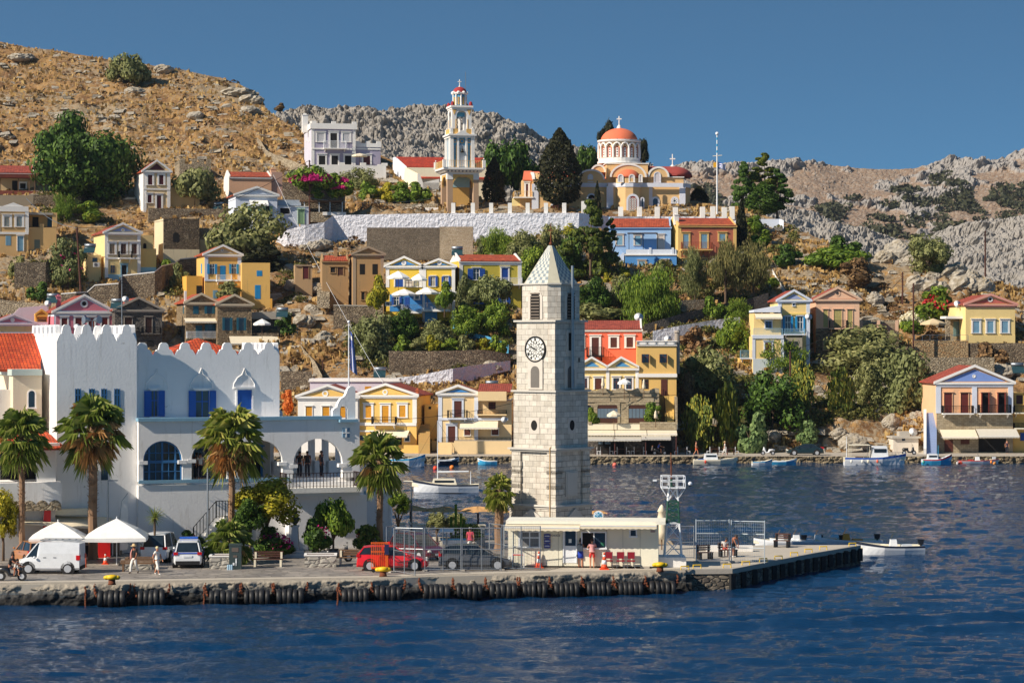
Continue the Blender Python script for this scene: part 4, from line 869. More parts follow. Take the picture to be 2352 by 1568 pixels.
PE3=P_('apricot plaster',(240,184,138),.08);PER=P_('periwinkle blue',(108,142,214),.1)
h.body(840,PE3,'gable',716,aX,tymp=PER,trim=ab);h.a9(1069,792,.22,ab,ab);h.ao(775,842,1373,876,aB,.12);h.pil((790,1073,1356),876,1082,aB,.62,.1)
for i,(x0,x1)in enumerate(((835,898),(965,1025),(1125,1182),(1252,1310))):h.au(x0,922,x1,1080,PE3,ae('oxblood shutters',(110,44,36)),'closed' if i<2 else 'ajar',.06,pane=None if i<2 else aq)
h.ao(775,1084,1373,1405,CUTST,.1);h.aA(818,1052,1022,1080,aI,ab,1.1);h.aA(1100,1345,1015,1080,aI,ab,1.1)
h.aU(800,1078,1210,1282,None,1.8,v=-.1);h.aU(1085,1400,1205,1275,ae('stone grey canvas',(206,200,186)),1.8,v=-.1)
h.au(838,1290,905,1385,None,BRN,'closed',v=-.1);h.win(965,1288,1035,1325,None,BRN,'closed',v=-.1);h.win(1105,1282,1320,1385,pane=aq,v=-.1)
h.stairs(697,778,1078,1405,P_('blue and white steps',(150,170,210)),-3.2,2);st=MB();a,b,c,d,zt=h.U(675,-3.4),h.U(697,-3.4),h.U(697,2),h.U(675,2),h.Z(1050,v=2);st.add([(a,-3.4,-1),(b,-3.4,-1),(c,2,-1),(d,2,-1),(a,-3.4,.9),(b,-3.4,.9),(c,2,zt),(d,2,zt)],[(0,1,5,4),(4,5,6,7),(3,0,4,7),(1,2,6,5)]);h.aa('stair_wall',st,ab);h.done();PWH=h
h=ak('yellow waterfront house cut off by the right edge of the picture',1377,1560,1400,2,8,Y=303);h.body(930,YW);h.aA(1378,1560,1020,1075,aI,CREAMW,1);h.win(1400,940,1450,1010,YW,pane=BRN);h.win(1440,1248,1475,1290,BLD,BLD,'closed',.1);h.ao(1377,1195,1560,1212,CREAMW,.2);h.aA(1378,1560,1158,1195,aI,CREAMW,.8);h.done()
h=ak('small white flat-roofed hut beside the steps on the far quay',437,634,1405,4,4,Y=303,name='hut',cat='hut');h.body(1278,P_('off white render',(216,206,192),.5));h.ao(425,1262,648,1278,P_('grey slab',(176,170,160)),.35);h.aa('roof_slab',MB().box(h.u0-.2,h.u1+.2,-.3,4.2,h.Z(1278),h.Z(1264)),P_('grey slab',(176,170,160)));h.win(505,1282,530,1298,None);h.box('roof_box',485,568,1225,1264,P_('grey slab',(176,170,160)),1,2.5);h.done()
fr('Z2')
h=ak('open bar terrace with stone back wall and blue parasol, above the awning',12,225,470,10,4,Y=338,name='stone_terrace',cat='terrace');h.body(455,a7,dep=5);h.box('back_wall',12,215,290,455,STONED,3,4);h.box('roof_slab',5,215,290,345,CONC,2.2,4)
MARB=ashlar('white marble ashlar',(220,212,198),(192,184,170),(122,113,102),.62,.36,.01,.5,(150,116,80),.5)
MARBR=ashlar('rusticated marble',(216,208,194),(186,178,164),(110,100,88),.62,.36,.014,.9,(150,110,70),.5)
MTRIM=aF('marble trim',(196,190,180),.5,(120,100,80))
def clock_tower():
 fr('Z6');Y=160;k=Y/F
 t=aj('clock_tower','tall white marble clock tower with chequered pyramid roof behind the quay cabin','clock tower',PT(DX(331),1260,Y),radians(-39))
 t.location.z=ZQ
 def Z(y):return H-(DY(y)-CY)*k-ZQ
 def hw(w):return DX(w)*0+w*.4394*k/1.406/2
 def sq(mb,h,z0,z1,h1=None):mb.bk(0,0,h,h,z0,h1 or h,h1 or h,z1);return mb
 zb,z1,z2,z3,z4,z5=Z(1405),Z(1105),Z(800),Z(437),Z(245),Z(42)
 hp,h0,h1,h2=hw(432),hw(408),hw(388),hw(356)
 m=MB();sq(m,hp,0,zb);m.build('plinth',MARBR,t)
 m=MB();sq(m,h0-.16,zb,z1-.1);m.build('base_storey',MARB,t)
 c=MB();sq(c,hp+.05,zb,zb+.14);sq(c,hp+.16,zb+.141,zb+.24,hp+.1);c.build('plinth_cornice',MTRIM,t)
 r=MB();q=MB()
 for sx in(-1,1):
  for sy in(-1,1):
   q.box(sx*(h0-.72),sx*h0,sy*(h0-.72),sy*h0,zb+.241,z1-.11)
   zz=zb+.75;i=0
   while zz<z1-.6:
    hh=.42 if i%2==0 else.3
    if i%2==0:
     r.bk(sx*(h0-.36),sy*(h0-.36),.40,.40,zz,.40,.40,zz+hh)
    else:
     for o in(-.18,.18):r.bk(sx*(h0-.36+0)+o*0,sy*(h0-.36)+o*0,.385,.385,zz,.385,.385,zz+hh*.8)
    zz+=hh+.12;i+=1
 q.build('corner_pilaster',MARB,t);r.build('rusticated_blocks',MARBR,t)
 def face(sgn):
  if sgn<0:return lambda h,u,o,z:(u,-h-o,z)
  return lambda h,u,o,z:(h+o,u,z)
 def fbox(mb,f,h,u0,u1,o0,o1,za,zb_,m=0):
  a,b=f(h,u0,o0,za),f(h,u1,o1,zb_);mb.box(min(a[0],b[0]),max(a[0],b[0]),min(a[1],b[1]),max(a[1],b[1]),min(a[2],b[2]),max(a[2],b[2]),m)
 def fprism(mb,f,h,pts,o0,o1,m=0):
  n=len(pts);vs=[f(h,u,o1,z)for u,z in pts]+[f(h,u,o0,z)for u,z in pts]
  mb.add(vs,[tuple(range(n)),tuple(range(2*n-1,n-1,-1))]+[(i,i+n,(i+1)%n+n,(i+1)%n)for i in range(n)],m)
 for sg in(-1,1):
  f=face(sg)
  p=MB();fprism(p,f,hp,[(-.75,zb-.62),(.75,zb-.62),(.7,zb-.5),(0,zb-.02),(-.7,zb-.5)],-.0,.14);fbox(p,f,hp,-.6,.6,.001,.06,zb-1.7,zb-.63);p.build('niche_pediment',MTRIM,t)
  if sg>0:
   p=MB();fbox(p,f,h0-.16,-.62,.62,.001,.07,Z(1345),Z(1215));fbox(p,f,h0-.16,-.5,.5,.07,.1,Z(1338),Z(1222));p.build('inscription_panel',MTRIM,t)
 c=MB();sq(c,h0+.08,z1-.1,z1+.02);sq(c,h0+.2,z1+.021,z1+.14);c.build('base_cornice',MTRIM,t)
 m=MB();sq(m,h1,z1+.14,z2-.06);m.build('middle_storey',MARB,t)
 c=MB();sq(c,h1+.14,z2-.06,z2+.06);c.build('middle_cornice',MTRIM,t)
 m=MB();sq(m,h2,z2+.06,z3-.06);m.build('clock_storey',MARB,t)
 c=MB();sq(c,h2+.16,z3-.06,z3+.06);c.build('clock_cornice',MTRIM,t)
 STM=ae('pale surround stone',(206,196,184),.8);WOODG=ae('grey wooden boards',(110,104,98),.8)
 for sg in(-1,1):
  f=face(sg)
  n=16;zc=Z(977);o=MB();fbox(o,f,h1,-.42,.42,.001,.03,zc-.55,zc+.5);w=o.build('round_window_surround',STM,t)
  o=MB();fprism(o,f,h1,[(.26*cos(2*PI*i/n),zc+.34*sin(2*PI*i/n))for i in range(n)],.031,.04);o.build('round_opening',aq,w)
  za,zt=Z(782),Z(670);o=MB();fbox(o,f,h2,-.62,.62,.001,.08,za-.1,zt+.42);w=o.build('arched_window_surround',STM,t)
  rr=.36;pts=[(-rr,za),(rr,za)]+[(rr*cos(a),zt-rr+rr*sin(a))for a in np.linspace(0,PI,10)]
  o=MB();fprism(o,f,h2,pts,.081,.09);o.build('wooden_shutter',WOODG,w)
  if sg<0:
   zc=Z(583);R_=.8;o=MB();n=32
   fprism(o,f,h2,[(R_*cos(2*PI*i/n),zc+R_*sin(2*PI*i/n))for i in range(n)],.0,.06);cf=o.build('clock_face',ae('ivory clock face',(232,230,222),.5),t)
   d=MB()
   def ringp(r0,r1,o0,o1,n=32):
    for i in range(n):
     a,b=2*PI*i/n,2*PI*(i+1)/n
     fprism(d,f,h2,[(r0*cos(a),zc+r0*sin(a)),(r1*cos(a),zc+r1*sin(a)),(r1*cos(b),zc+r1*sin(b)),(r0*cos(b),zc+r0*sin(b))],o0,o1)
   ringp(R_-.03,R_+.06,.0,.1);ringp(R_*.66,R_*.69,.061,.07)
   def bar(r0,r1,a,w,w2=None):
    ca,sa=sin(a),cos(a);w2=w2 or w
    fprism(d,f,h2,[(r0*ca+w*sa,zc+r0*sa-w*ca),(r1*ca+w2*sa,zc+r1*sa-w2*ca),(r1*ca-w2*sa,zc+r1*sa+w2*ca),(r0*ca-w*sa,zc+r0*sa+w*ca)][::-1],.061,.075)
   NUM='XII I II III IIII V VI VII VIII IX X XI'.split()
   for i in range(12):
    a=i*PI/6;L_=len(NUM[i])
    for j in range(L_):bar(R_*.72,R_*.92,a+(j-(L_-1)/2)*.085,.018)
    for s_ in(-1,1):bar(R_*.12,R_*.42,a+s_*.0,.012);
    bar(R_*.42,R_*.66,a+PI/12,.011)
    p0=a;
    for s_ in(-1,1):
     x0,z0_=R_*.42*sin(a),R_*.42*cos(a);x1,z1_=R_*.66*sin(a+s_*PI/12),R_*.66*cos(a+s_*PI/12)
     dx,dz=x1-x0,z1_-z0_;l=math.hypot(dx,dz);nx,nz=-dz/l*.011,dx/l*.011
     fprism(d,f,h2,[(x0+nx,zc+z0_+nz),(x0-nx,zc+z0_-nz),(x1-nx,zc+z1_-nz),(x1+nx,zc+z1_+nz)],.061,.074)
   d.build('numerals',aI,cf);d=MB();bar(-.1,R_*.5,radians(-68),.05,.03);bar(-.15,R_*.8,radians(-62),.035,.02);d.build('clock_hands',aI,cf)
  else:
   o=MB();fbox(o,f,h2,-.42,.42,.001,.09,Z(602),Z(485));w=o.build('tall_window_surround',STM,t);o=MB();fbox(o,f,h2,-.27,.27,.091,.1,Z(590),Z(498));o.build('tall_opening',aq,w)
   o=MB();fbox(o,f,h2,.9,1.05,.001,.006,Z(650),Z(628));o.build('wall_slot',aq,t)
 hb=hw(368)*.98;ch=.62
 oct_=[(-hb+ch,-hb),(hb-ch,-hb),(hb,-hb+ch),(hb,hb-ch),(hb-ch,hb),(-hb+ch,hb),(-hb,hb-ch),(-hb,-hb+ch)]
 m=MB();m.vprism(oct_,z3+.06,z4-.05);m.build('belfry',MARB,t)
 k2=1.06;c=MB();c.vprism([(x*k2,y*k2)for x,y in oct_],z4-.05,z4+.05);c.build('belfry_cornice',MTRIM,t)
 for sg in(-1,1):
  f=face(sg);za,zt=Z(428),Z(290);rr=.4
  pts=lambda r,a,b:[(-r,a),(r,a)]+[(r*cos(q_),b-r+r*sin(q_))for q_ in np.linspace(0,PI,10)]
  o=MB();fprism(o,f,hb,pts(rr+.2,za,zt+.22),.001,.05);w=o.build('belfry_arch',STM,t);o=MB();fprism(o,f,hb,pts(rr,za,zt),.051,.055);o.build('belfry_opening',aq,w)
  o=MB()
  for i in range(9):fbox(o,f,hb,-rr+.03,rr-.03,.056,.12,za+.05+i*.2,za+.13+i*.2)
  o.build('louvres',ae('weathered louvres',(120,108,96),.9),w)
 kk=.94;base=[(x*kk,y*kk)for x,y in oct_];zt=z5;p=MB();nr=12;top=.1
 for i in range(8):
  a,b=ag((*base[i],0)),ag((*base[(i+1)%8],0));wide=(b-a).length>1.3;nc=7 if wide else 4
  for r_ in range(nr):
   t0,t1=r_/nr,(r_+1)/nr;s0,s1=1-t0*(1-top),1-t1*(1-top);za_,zb_=z4+.05+(zt-z4-.05)*t0,z4+.05+(zt-z4-.05)*t1
   for c_ in range(nc):
    P=lambda f_,s_,z_:(*((a+(b-a)*f_)*s_).xy,z_)
    mi=(r_+c_)%2 if wide else 2
    p.add([P(c_/nc,s0,za_),P((c_+1)/nc,s0,za_),P((c_+1)/nc,s1,zb_),P(c_/nc,s1,zb_)],[(0,1,2,3)],mi)
 p.add([(x*top,y*top,zt)for x,y in base],[tuple(range(8))],2)
 p.build('pyramid_roof',[ae('ivory roof tile',(200,197,182),.5),ae('grey roof tile',(122,134,140),.5),ae('cream roof tile',(192,186,164),.5)],t)
 f_=MB();f_.ah((0,0,zt-.05),(0,0,zt+1.5),.045,.02);f_.ball((0,0,zt+.12),.12);f_.ah((-.22,0,zt+1.0),(.22,0,zt+1.0),.02);f_.build('finial',RUST,t)
 pt=aj('vent_pipe','slim grey pipe rising up the right side of the clock tower','pipe',PT(DX(444),1200,Y-1.2));pt.location.z=Z(790)+ZQ
 m=MB();m.ah((0,0,-.0),(0,0,Z(150)-Z(790)),.09,n=8);tag(m.build('pipe',GALV,pt))
 pt=aj('conduit','ochre conduit running down the front corner of the tower base','pipe',PT(DX(327),1200,Y-3.2));pt.location.z=ZQ+1
 m=MB();m.path([(-.25,0,.3),(0,0,.4),(0,0,Z(1090)-1),(.05,0,Z(1088)-.95)],.05);m.build('pipe',ae('ochre pipe',(170,134,84),.7),pt)
clock_tower()
def bell_tower():
 fr('Z14');h=ak('ornate white, ochre and blue church bell tower in four diminishing storeys',650,930,1345,14,3.6,Y=398,name='bell_tower',cat='bell tower',fnd=2)
 k=398/F*.2563
 OCR=P_('bell tower ochre',(222,172,90),.1);BLT=P_('tower turquoise',(60,150,200),.1);SAND=P_('sandstone pillars',(176,144,116),.3);REDD=P_('dark red dome',(150,26,30),.1)
 xc=742;W_=lambda w:w*k
 def storey(name,y1,y0,w,mat=ab,xcc=xc):
  hh=W_(w)/2*.9;mb=MB();u=h.U(xcc);return u,hh,h.Z(y1),h.Z(y0)
 uc=(h.u0+h.u1)/2;a0=(h.u1-h.u0)/2;vc=a0
 def sq(mb,a,z0,z1,a1=None):mb.bk(uc,vc,a,a,z0,a1 or a,a1 or a,z1)
 def P(y):return h.Z(y)
 pw=a0*.34;m=MB()
 for sx in(-1,1):
  for sy in(-1,1):m.box(uc+sx*a0,uc+sx*(a0-pw),vc+sy*a0,vc+sy*(a0-pw),-2,P(1050))
 h.aa('pillar',m,SAND)
 m=MB();r=a0-pw;n=12;zs=P(1110);zt=P(1005)
 for i in range(n):
  t0,t1=PI*i/n,PI*(i+1)/n;x0,x1=uc+r*cos(t0),uc+r*cos(t1);za,zb=zs+r*sin(t0)*.98,zs+r*sin(t1)*.98
  for v0 in(0,2*a0-.3):
   m.add([(x0,v0,za),(x1,v0,zb),(x1,v0,zt),(x0,v0,zt),(x0,v0+.3,za),(x1,v0+.3,zb),(x1,v0+.3,zt),(x0,v0+.3,zt)],[(1,0,3,2),(4,5,6,7),(0,1,5,4)])
  y0_,y1_=vc+r*cos(t0),vc+r*cos(t1)
  for w0 in(uc-a0,uc+a0-.3):
   m.add([(w0,y0_,za),(w0,y1_,zb),(w0,y1_,zt),(w0,y0_,zt),(w0+.3,y0_,za),(w0+.3,y1_,zb),(w0+.3,y1_,zt),(w0+.3,y0_,zt)],[(0,1,2,3),(5,4,7,6),(1,0,4,5)])
 h.aa('arch',m,OCR);m=MB();m.box(uc-r+.05,uc+r-.05,vc+.2,vc+.5,-2,zs);h.aa('inner_wall',m,OCR)
 m=MB();m.box(uc-r,uc+r,vc+.15,vc+.45,zs,zs+r*.95);h.aa('painted_lunette',m,P_('pale blue fresco',(150,190,200),.4))
 m=MB();
 for sx in(-1,1):
  for sy in(-1,1):m.box(uc+sx*(a0+.05),uc+sx*(a0-pw-.02),vc+sy*(a0+.05),vc+sy*(a0-pw-.02),P(1050),P(1003))
 sq(m,a0+.06,P(1003),P(985));sq(m,a0+.35,P(984),P(962),a0+.75);sq(m,a0+.85,P(961),P(945));h.aa('great_cornice',m,ab)
 m=MB()
 for i in range(9):m.box(uc-a0+i*a0/4.3-.1,uc-a0+i*a0/4.3+.1,vc-a0-.62,vc-a0-.3,P(982),P(966))
 h.aa('dentils',m,ae('dentil grey',(120,120,130)))
 zf,zr=P(945),P(882);b=a0+.7;tr=MB()
 for sx in(-1,1):
  for sy in(-1,1):tr.box(uc+sx*b-.25,uc+sx*b+.25,vc+sy*b-.25,vc+sy*b+.25,zf,zr+.1);tr.ball((uc+sx*b,vc+sy*b,zr+.3),.12);
 h.aa('balustrade_posts',tr,ab);h.aY(h.root,[(uc-b,vc+b),(uc-b,vc-b),(uc+b,vc-b),(uc+b,vc+b)],zf,zr,MUS,.3,'balustrade')
 a1=W_(232)/2*.97;z0,z1=zf,P(672)
 m=MB();sq(m,a1*.82,z0,z1);h.aa('bell_storey',m,BLT)
 m=MB();ca=a1
 for sx in(-1,1):
  for sy in(-1,1):m.box(uc+sx*a1,uc+sx*a1*.72,vc+sy*a1,vc+sy*a1*.72,z0,z1)
 for s_ in(-1,1):
  m.box(uc+s_*a1*.42,uc+s_*a1*.26,vc-a1*.98,vc-a1*.80,z0,z1);m.box(uc-a1*.98,uc-a1*.80,vc+s_*a1*.42,vc+s_*a1*.26,z0,z1)
 h.aa('corner_pier',m,ab);m=MB()
 for s_ in(-1,1):
  m.box(uc+s_*a1*.71,uc+s_*a1*.66,vc-a1*.88,vc-a1*.821,z0,P(740));m.box(uc+s_*a1*.49,uc+s_*a1*.44,vc-a1*.88,vc-a1*.821,z0,P(740))
  m.box(uc-a1*.88,uc-a1*.821,vc+s_*a1*.71,vc+s_*a1*.66,z0,P(740))
 h.aa('ochre_mouldings',m,OCR)
 o=MB();o.aJ([(uc-a1*.24,z0+.3),(uc+a1*.24,z0+.3)]+[(uc+a1*.24*cos(t),P(760)+a1*.24*sin(t))for t in np.linspace(0,PI,8)],vc-a1*.84,vc-a1*.822);h.aa('bell_niche',o,P_('niche white',(214,220,226)))
 bl=MB();bl.aC([(.3,0),(.24,.2),(.18,.5),(.1,.62),(.02,.66)],(uc,vc-a1*.95,P(805)),10);bl.ah((uc,vc-a1*.95,P(805)+.6),(uc,vc-a1*.95,P(745)),.04);h.aa('bell',bl,ae('dark bronze',(44,42,36),.5,.6),smooth=True)
 m=MB()
 for x_,r_ in((-.57,.18),(0,.24),(.57,.18)):m.disc((uc+x_*a1,vc-a1*.84,P(702)),(0,1,0),r_*a1*.8,.1)
 h.aa('roundels',m,OCR);m=MB()
 for x_,r_ in((-.57,.1),(0,.15),(.57,.1)):m.disc((uc+x_*a1,vc-a1*.88,P(702)),(0,1,0),r_*a1*.8,.06)
 h.aa('roundel_centres',m,BLT)
 m=MB();sq(m,a1+.1,P(672),P(655));sq(m,a1+.3,P(654),P(640));m.aJ([(uc-1.1,P(640)),(uc+1.1,P(640)),(uc,P(605))],vc-a1-.3,vc-a1+.4);h.aa('second_cornice',m,ab)
 a2=W_(178)/2;z0,z1=P(639),P(415);m=MB()
 for sx in(-1,1):
  for sy in(-1,1):m.box(uc+sx*(a1-.02),uc+sx*(a1-.5),vc+sy*(a1-.02),vc+sy*(a1-.5),z0,P(588));m.ball((uc+sx*(a1-.25),vc+sy*(a1-.25),P(580)),.12,m=0)
 h.aa('parapet_posts',m,ab);m=MB()
 for s_ in(-1,1):m.box(uc+s_*(a1-.5),uc+s_*a1*.35,vc-a1+.1,vc-a1+.2,z0,P(592));
 m.box(uc-a1+.1,uc-a1+.2,vc-a1+.5,vc+a1-.5,z0,P(592));h.aa('parapet_lattice',m,OCR)
 m=MB();r=a2*.55;zs=P(475)
 for sx in(-1,1):
  for sy in(-1,1):m.box(uc+sx*a2,uc+sx*r,vc+sy*a2,vc+sy*r,z0,z1)
 for i in range(n):
  t0,t1=PI*i/n,PI*(i+1)/n;x0,x1=r*cos(t0),r*cos(t1);za,zb=zs+r*sin(t0),zs+r*sin(t1)
  for v0 in(vc-a2,vc+a2-.25):
   m.add([(uc+x0,v0,za),(uc+x1,v0,zb),(uc+x1,v0,z1),(uc+x0,v0,z1),(uc+x0,v0+.25,za),(uc+x1,v0+.25,zb),(uc+x1,v0+.25,z1),(uc+x0,v0+.25,z1)],[(1,0,3,2),(4,5,6,7),(0,1,5,4)])
  for w0 in(uc-a2,uc+a2-.25):
   m.add([(w0,vc+x0,za),(w0,vc+x1,zb),(w0,vc+x1,z1),(w0,vc+x0,z1),(w0+.25,vc+x0,za),(w0+.25,vc+x1,zb),(w0+.25,vc+x1,z1),(w0+.25,vc+x0,z1)],[(0,1,2,3),(5,4,7,6),(1,0,4,5)])
 m.ah((uc,vc,z0),(uc,vc,zs),.2);h.aa('lantern_storey',m,ab);m=MB()
 for s_ in(-1,1):m.box(uc+s_*r*1.02,uc+s_*r*1.2,vc-a2-.04,vc-a2-.002,z0,P(505));m.box(uc-a2-.04,uc-a2-.002,vc+s_*r*1.02,vc+s_*r*1.2,z0,P(505))
 h.aa('ochre_jambs',m,OCR);m=MB();m.box(uc-r*.95,uc+r*.95,vc-.1,vc+.1,zs,zs+r*.8);h.aa('blue_lunette',m,BLT);m=MB()
 for s_ in(-1,1):m.aJ([(uc+s_*a2*.75-.35,P(418)),(uc+s_*a2*.75+.35,P(418)),(uc+s_*a2*.78,P(468))][::(1 if s_>0 else 1)],vc-a2-.05,vc-a2-.002)
 h.aa('ochre_spandrels',m,OCR)
 m=MB();sq(m,a2+.1,P(415),P(400));sq(m,a2+.25,P(399),P(382));h.aa('third_cornice',m,ab);m=MB()
 for sx in(-1,1):
  for sy in(-1,1):m.aC([(.32,0),(.32,.2),(.26,.5),(.1,.7)],(uc+sx*(a2-.1),vc+sy*(a2-.1),P(382)),8)
 h.aa('red_finials',m,REDD)
 a3=W_(128)/2;m=MB();m.aC([(a3*.9,0),(a3*.9,P(275)-P(382))],(uc,vc,P(382)),8);h.aa('lantern',m,BLT);m=MB();o2=MB()
 for i in range(8):
  t=2*PI*i/8;m.ah((uc+a3*.92*cos(t),vc+a3*.92*sin(t),P(382)),(uc+a3*.92*cos(t),vc+a3*.92*sin(t),P(275)),.14,n=5)
  t+=PI/8;o2.box(-.2,.2,-.02,.02,0,0)if False else o2.ah((uc+a3*.86*cos(t),vc+a3*.86*sin(t),P(370)),(uc+a3*.86*cos(t),vc+a3*.86*sin(t),P(300)),.17,n=4)
 h.aa('lantern_columns',m,ab);h.aa('lantern_lattice',o2,OCR)
 m=MB();m.aC([(a3*1.02,0),(a3*1.1,.1),(a3*1.1,.3)],(uc,vc,P(275)),16)
 for i in range(8):
  t=2*PI*(i+.5)/8;m.ball((uc+a3*1.0*cos(t),vc+a3*1.0*sin(t),P(262)),.3,m=0,n=6,k=4)
 h.aa('lantern_cornice',m,ab);m=MB()
 hd=P(205)-P(262);m.aC([(a3*1.0*cos(t),hd*sin(t))for t in np.linspace(0,1.5,9)],(uc,vc,P(262)),16);h.aa('dome',m,REDD,smooth=True)
 m=MB();zc=P(205);m.ah((uc,vc,zc),(uc,vc,P(138)),.07);m.box(uc-.3,uc+.3,vc-.07,vc+.07,P(162),P(155));m.ball((uc,vc,zc),.18);h.aa('cross',m,ab);m=MB();m.ah((uc+1,vc,P(380)),(uc+1,vc,P(68)),.05);h.aa('lightning_rod',m,GALV);h.done()
bell_tower()
def aW():
 fr('Y1');Yc=399;OC=P_('church ochre',(228,184,124),.1);WB=P_('church bluish white',(216,220,234),.08);RED=P_('church red roof',(222,104,66),.1);REDK=P_('deep red vault',(150,46,40),.1)
 h=ak('ochre church with large red dome, barrel vaults and red-framed arched windows',300,965,905,3,12,Y=Yc,name='church',cat='church',fnd=2)
 U,Z=h.U,h.Z
 def vault(x0,x1,yb,yt,v0,v1,mat,wall,name,rim=True,n=14,tw=.3):
  u0,u1=U(x0,v0),U(x1,v0);zb,zt=Z(yb,v=v0),Z(yt,v=v0);um=(u0+u1)/2;r=(u1-u0)/2
  pts=[(um+r*cos(t),zb+(zt-zb)*sin(t))for t in np.linspace(0,PI,n)]
  m=MB();m.aJ(pts,v0,v1-.01);h.aa(name+'_wall',m,wall);m=MB()
  for(xa,za),(xb,zb_)in zip(pts,pts[1:]):m.add([(xa,v0+.15,za+.01),(xb,v0+.15,zb_+.01),(xb,v1,zb_+.01),(xa,v1,za+.01),(xa*1+.0,v0+.15,za+.12),(xb,v0+.15,zb_+.12),(xb,v1,zb_+.12),(xa,v1,za+.12)],[(4,7,6,5),(0,1,2,3),(0,4,5,1)])
  h.aa(name,m,mat)
  if rim:
   m=MB()
   for(xa,za),(xb,zb_)in zip(pts,pts[1:]):
    k1=lambda x,z:(um+(x-um)*(1+tw/r),zb+(z-zb)*(1+tw/max(.5,zt-zb)))
    pa,pb=k1(xa,za),k1(xb,zb_);m.aJ([(xa,za),pa,pb,(xb,zb_)],v0-.12,v0+.16)
   h.aa('arch_rim',m,ab)
 h.box('nave_wall',330,965,660,905,OC,0,12,2);h.ao(330,632,965,668,WB,.12);h.pil((315,),640,905,WB,1.1,.1)
 m=MB();m.box(U(300),U(965),-.02,12,Z(668),Z(634));h.aa('nave_cornice',m,WB)
 vault(708,925,600,523,.2,6,RED,OC,'nave_vault')
 m=MB();m.box(U(300),U(965),.1,11,Z(634),Z(600));h.aa('attic',m,OC)
 m=MB();zr=Z(530,v=6);m.aN([(U(300),.6,Z(598)),(U(965),.6,Z(598)),(U(965),6,zr),(U(300),6,zr)],.2);m.aN([(U(965),11,Z(598)),(U(300),11,Z(598)),(U(300),6,zr),(U(965),6,zr)],.2);h.aa('nave_roof',m,RED)
 h.win(794,560,826,618,WB,pane=ab,arch=True,fw=.15,v=.2)
 h.win(790,738,850,775,WB,pane=aq,arch=True,fw=.25);h.au(790,815,840,898,WB,pane=MAR,arch=True,fw=.35);h.au(465,815,532,890,WB,pane=ae('dark maroon door',(70,24,26)),arch=True,fw=.3)
 m=MB();ul,ur=U(205),U(300);zb=Z(605);n=10;v0=0
 vs=[(y_,z_)for y_,z_ in[(0,-2),(10,-2),(10,Z(600))]+[(5+5*cos(t),Z(600)+(Z(525)-Z(600))*sin(t))for t in np.linspace(0,PI,10)][1:]]
 m.add([(U(296),y_,z_)for y_,z_ in vs]+[(U(296)+1.2,y_,z_)for y_,z_ in vs],[tuple(range(len(vs)-1,-1,-1)),tuple(range(len(vs),2*len(vs)))]+[(i,(i+1)%len(vs),(i+1)%len(vs)+len(vs),i+len(vs))for i in range(len(vs))]);h.aa('west_front',m,OC)
 m=MB();ww=[(5+5.2*cos(t),Z(600)+(Z(519)-Z(600))*sin(t))for t in np.linspace(0,PI,12)]
 for(ya,za),(yb_,zb_)in zip(ww,ww[1:]):m.add([(U(296)-.15,ya,za),(U(296)-.15,yb_,zb_),(U(296)+.3,yb_,zb_),(U(296)+.3,ya,za),(U(296)-.15,ya,za-.35),(U(296)-.15,yb_,zb_-.35)],[(0,1,2,3),(0,4,5,1)])
 h.aa('west_rim',m,ab)
 h.box('narthex',182,300,735,905,OC,1,9,1);h.box('stair_block',110,182,770,905,P_('pale lemon wall',(240,220,150),.1),2,7,1)
 c=MB();c.box(U(125),U(300),-.3,8,Z(768),Z(758));b_=h.aa('west_balcony',c,ab);h.aY(b_,[(U(128),6),(U(128),-.2),(U(290),-.2)],Z(758),Z(708),MUS,.25)
 c=MB();c.box(U(205),U(296),1,9,Z(735),Z(600));h.aa('west_porch',c,OC);h.au(232,640,252,755,ab,pane=MAR,v=.98,fw=.3);m=MB();m.aN([(U(205),.8,Z(600)),(U(300),.8,Z(600)),(U(300),5,Z(525,v=5)),(U(230),5,Z(525,v=5))],.15);h.aa('west_vault',m,RED)
 v1=-1.2;uL,uR=U(955,v1),U(1325,v1);zt=Z(460,v=v1)
 h.box('crossing_block',955,1325,460,640,OC,0,12);c=MB();c.box(U(950,0)-.1,U(1328,0)+.1,-.15,12.1,Z(460),Z(452));h.aa('crossing_cornice',c,ab)
 vault(1000,1300,578,470,-1.0,.1,OC,OC,'great_arch')
 h.box('apse_block',968,1335,640,915,OC,-1.2,3,2);h.ao(968,632,1640,668,WB,.14,v=-1.25);
 uc=U(1160,-3);R_=(U(1262,-3)-U(1040,-3))/2;m=MB();n=7;poly=[(uc+R_*cos(t),-1.2-R_*.75*sin(-t)*1)for t in np.linspace(0,-PI,n)]
 poly=[(uc+R_*cos(t),-1.2+R_*.8*sin(t))for t in np.linspace(-PI,0,6)]
 m.vprism(poly,-2,Z(585,v=-3));h.aa('apse',m,OC);m=MB();m.vprism([(uc+(x-uc)*1.04,-1.2+(y+1.2)*1.06)for x,y in poly],Z(664,v=-3),Z(630,v=-3));h.aa('apse_cornice',m,WB)
 m=MB();zb=Z(580,v=-2.5);m.aC([(R_*.97*cos(t),(Z(505,v=-2)-zb)*sin(t))for t in np.linspace(0,1.5,7)],(uc,-1.2,zb),18,sy=.8);h.aa('apse_dome',m,RED,smooth=True)
 for x0,x1 in((1064,1098),(1163,1200),(1252,1268)):h.win(x0,562,x1,622,ab,pane=P_('screen white',(206,200,206)),arch=True,fw=.18,v=-1.2-R_*.75)
 vv=-1.22-R_*.765;w=h.win(1152,748,1228,882,WB,pane=P_('red brown window',(140,52,48)),arch=True,fw=.35,v=vv,sill=False);m=MB()
 ua,ub=U(1156,vv),U(1224,vv);za,zb_=Z(878,v=vv),Z(765,v=vv);nx,nz=3,7;sx_,sz_=(ub-ua)/nx,(zb_-za)/nz
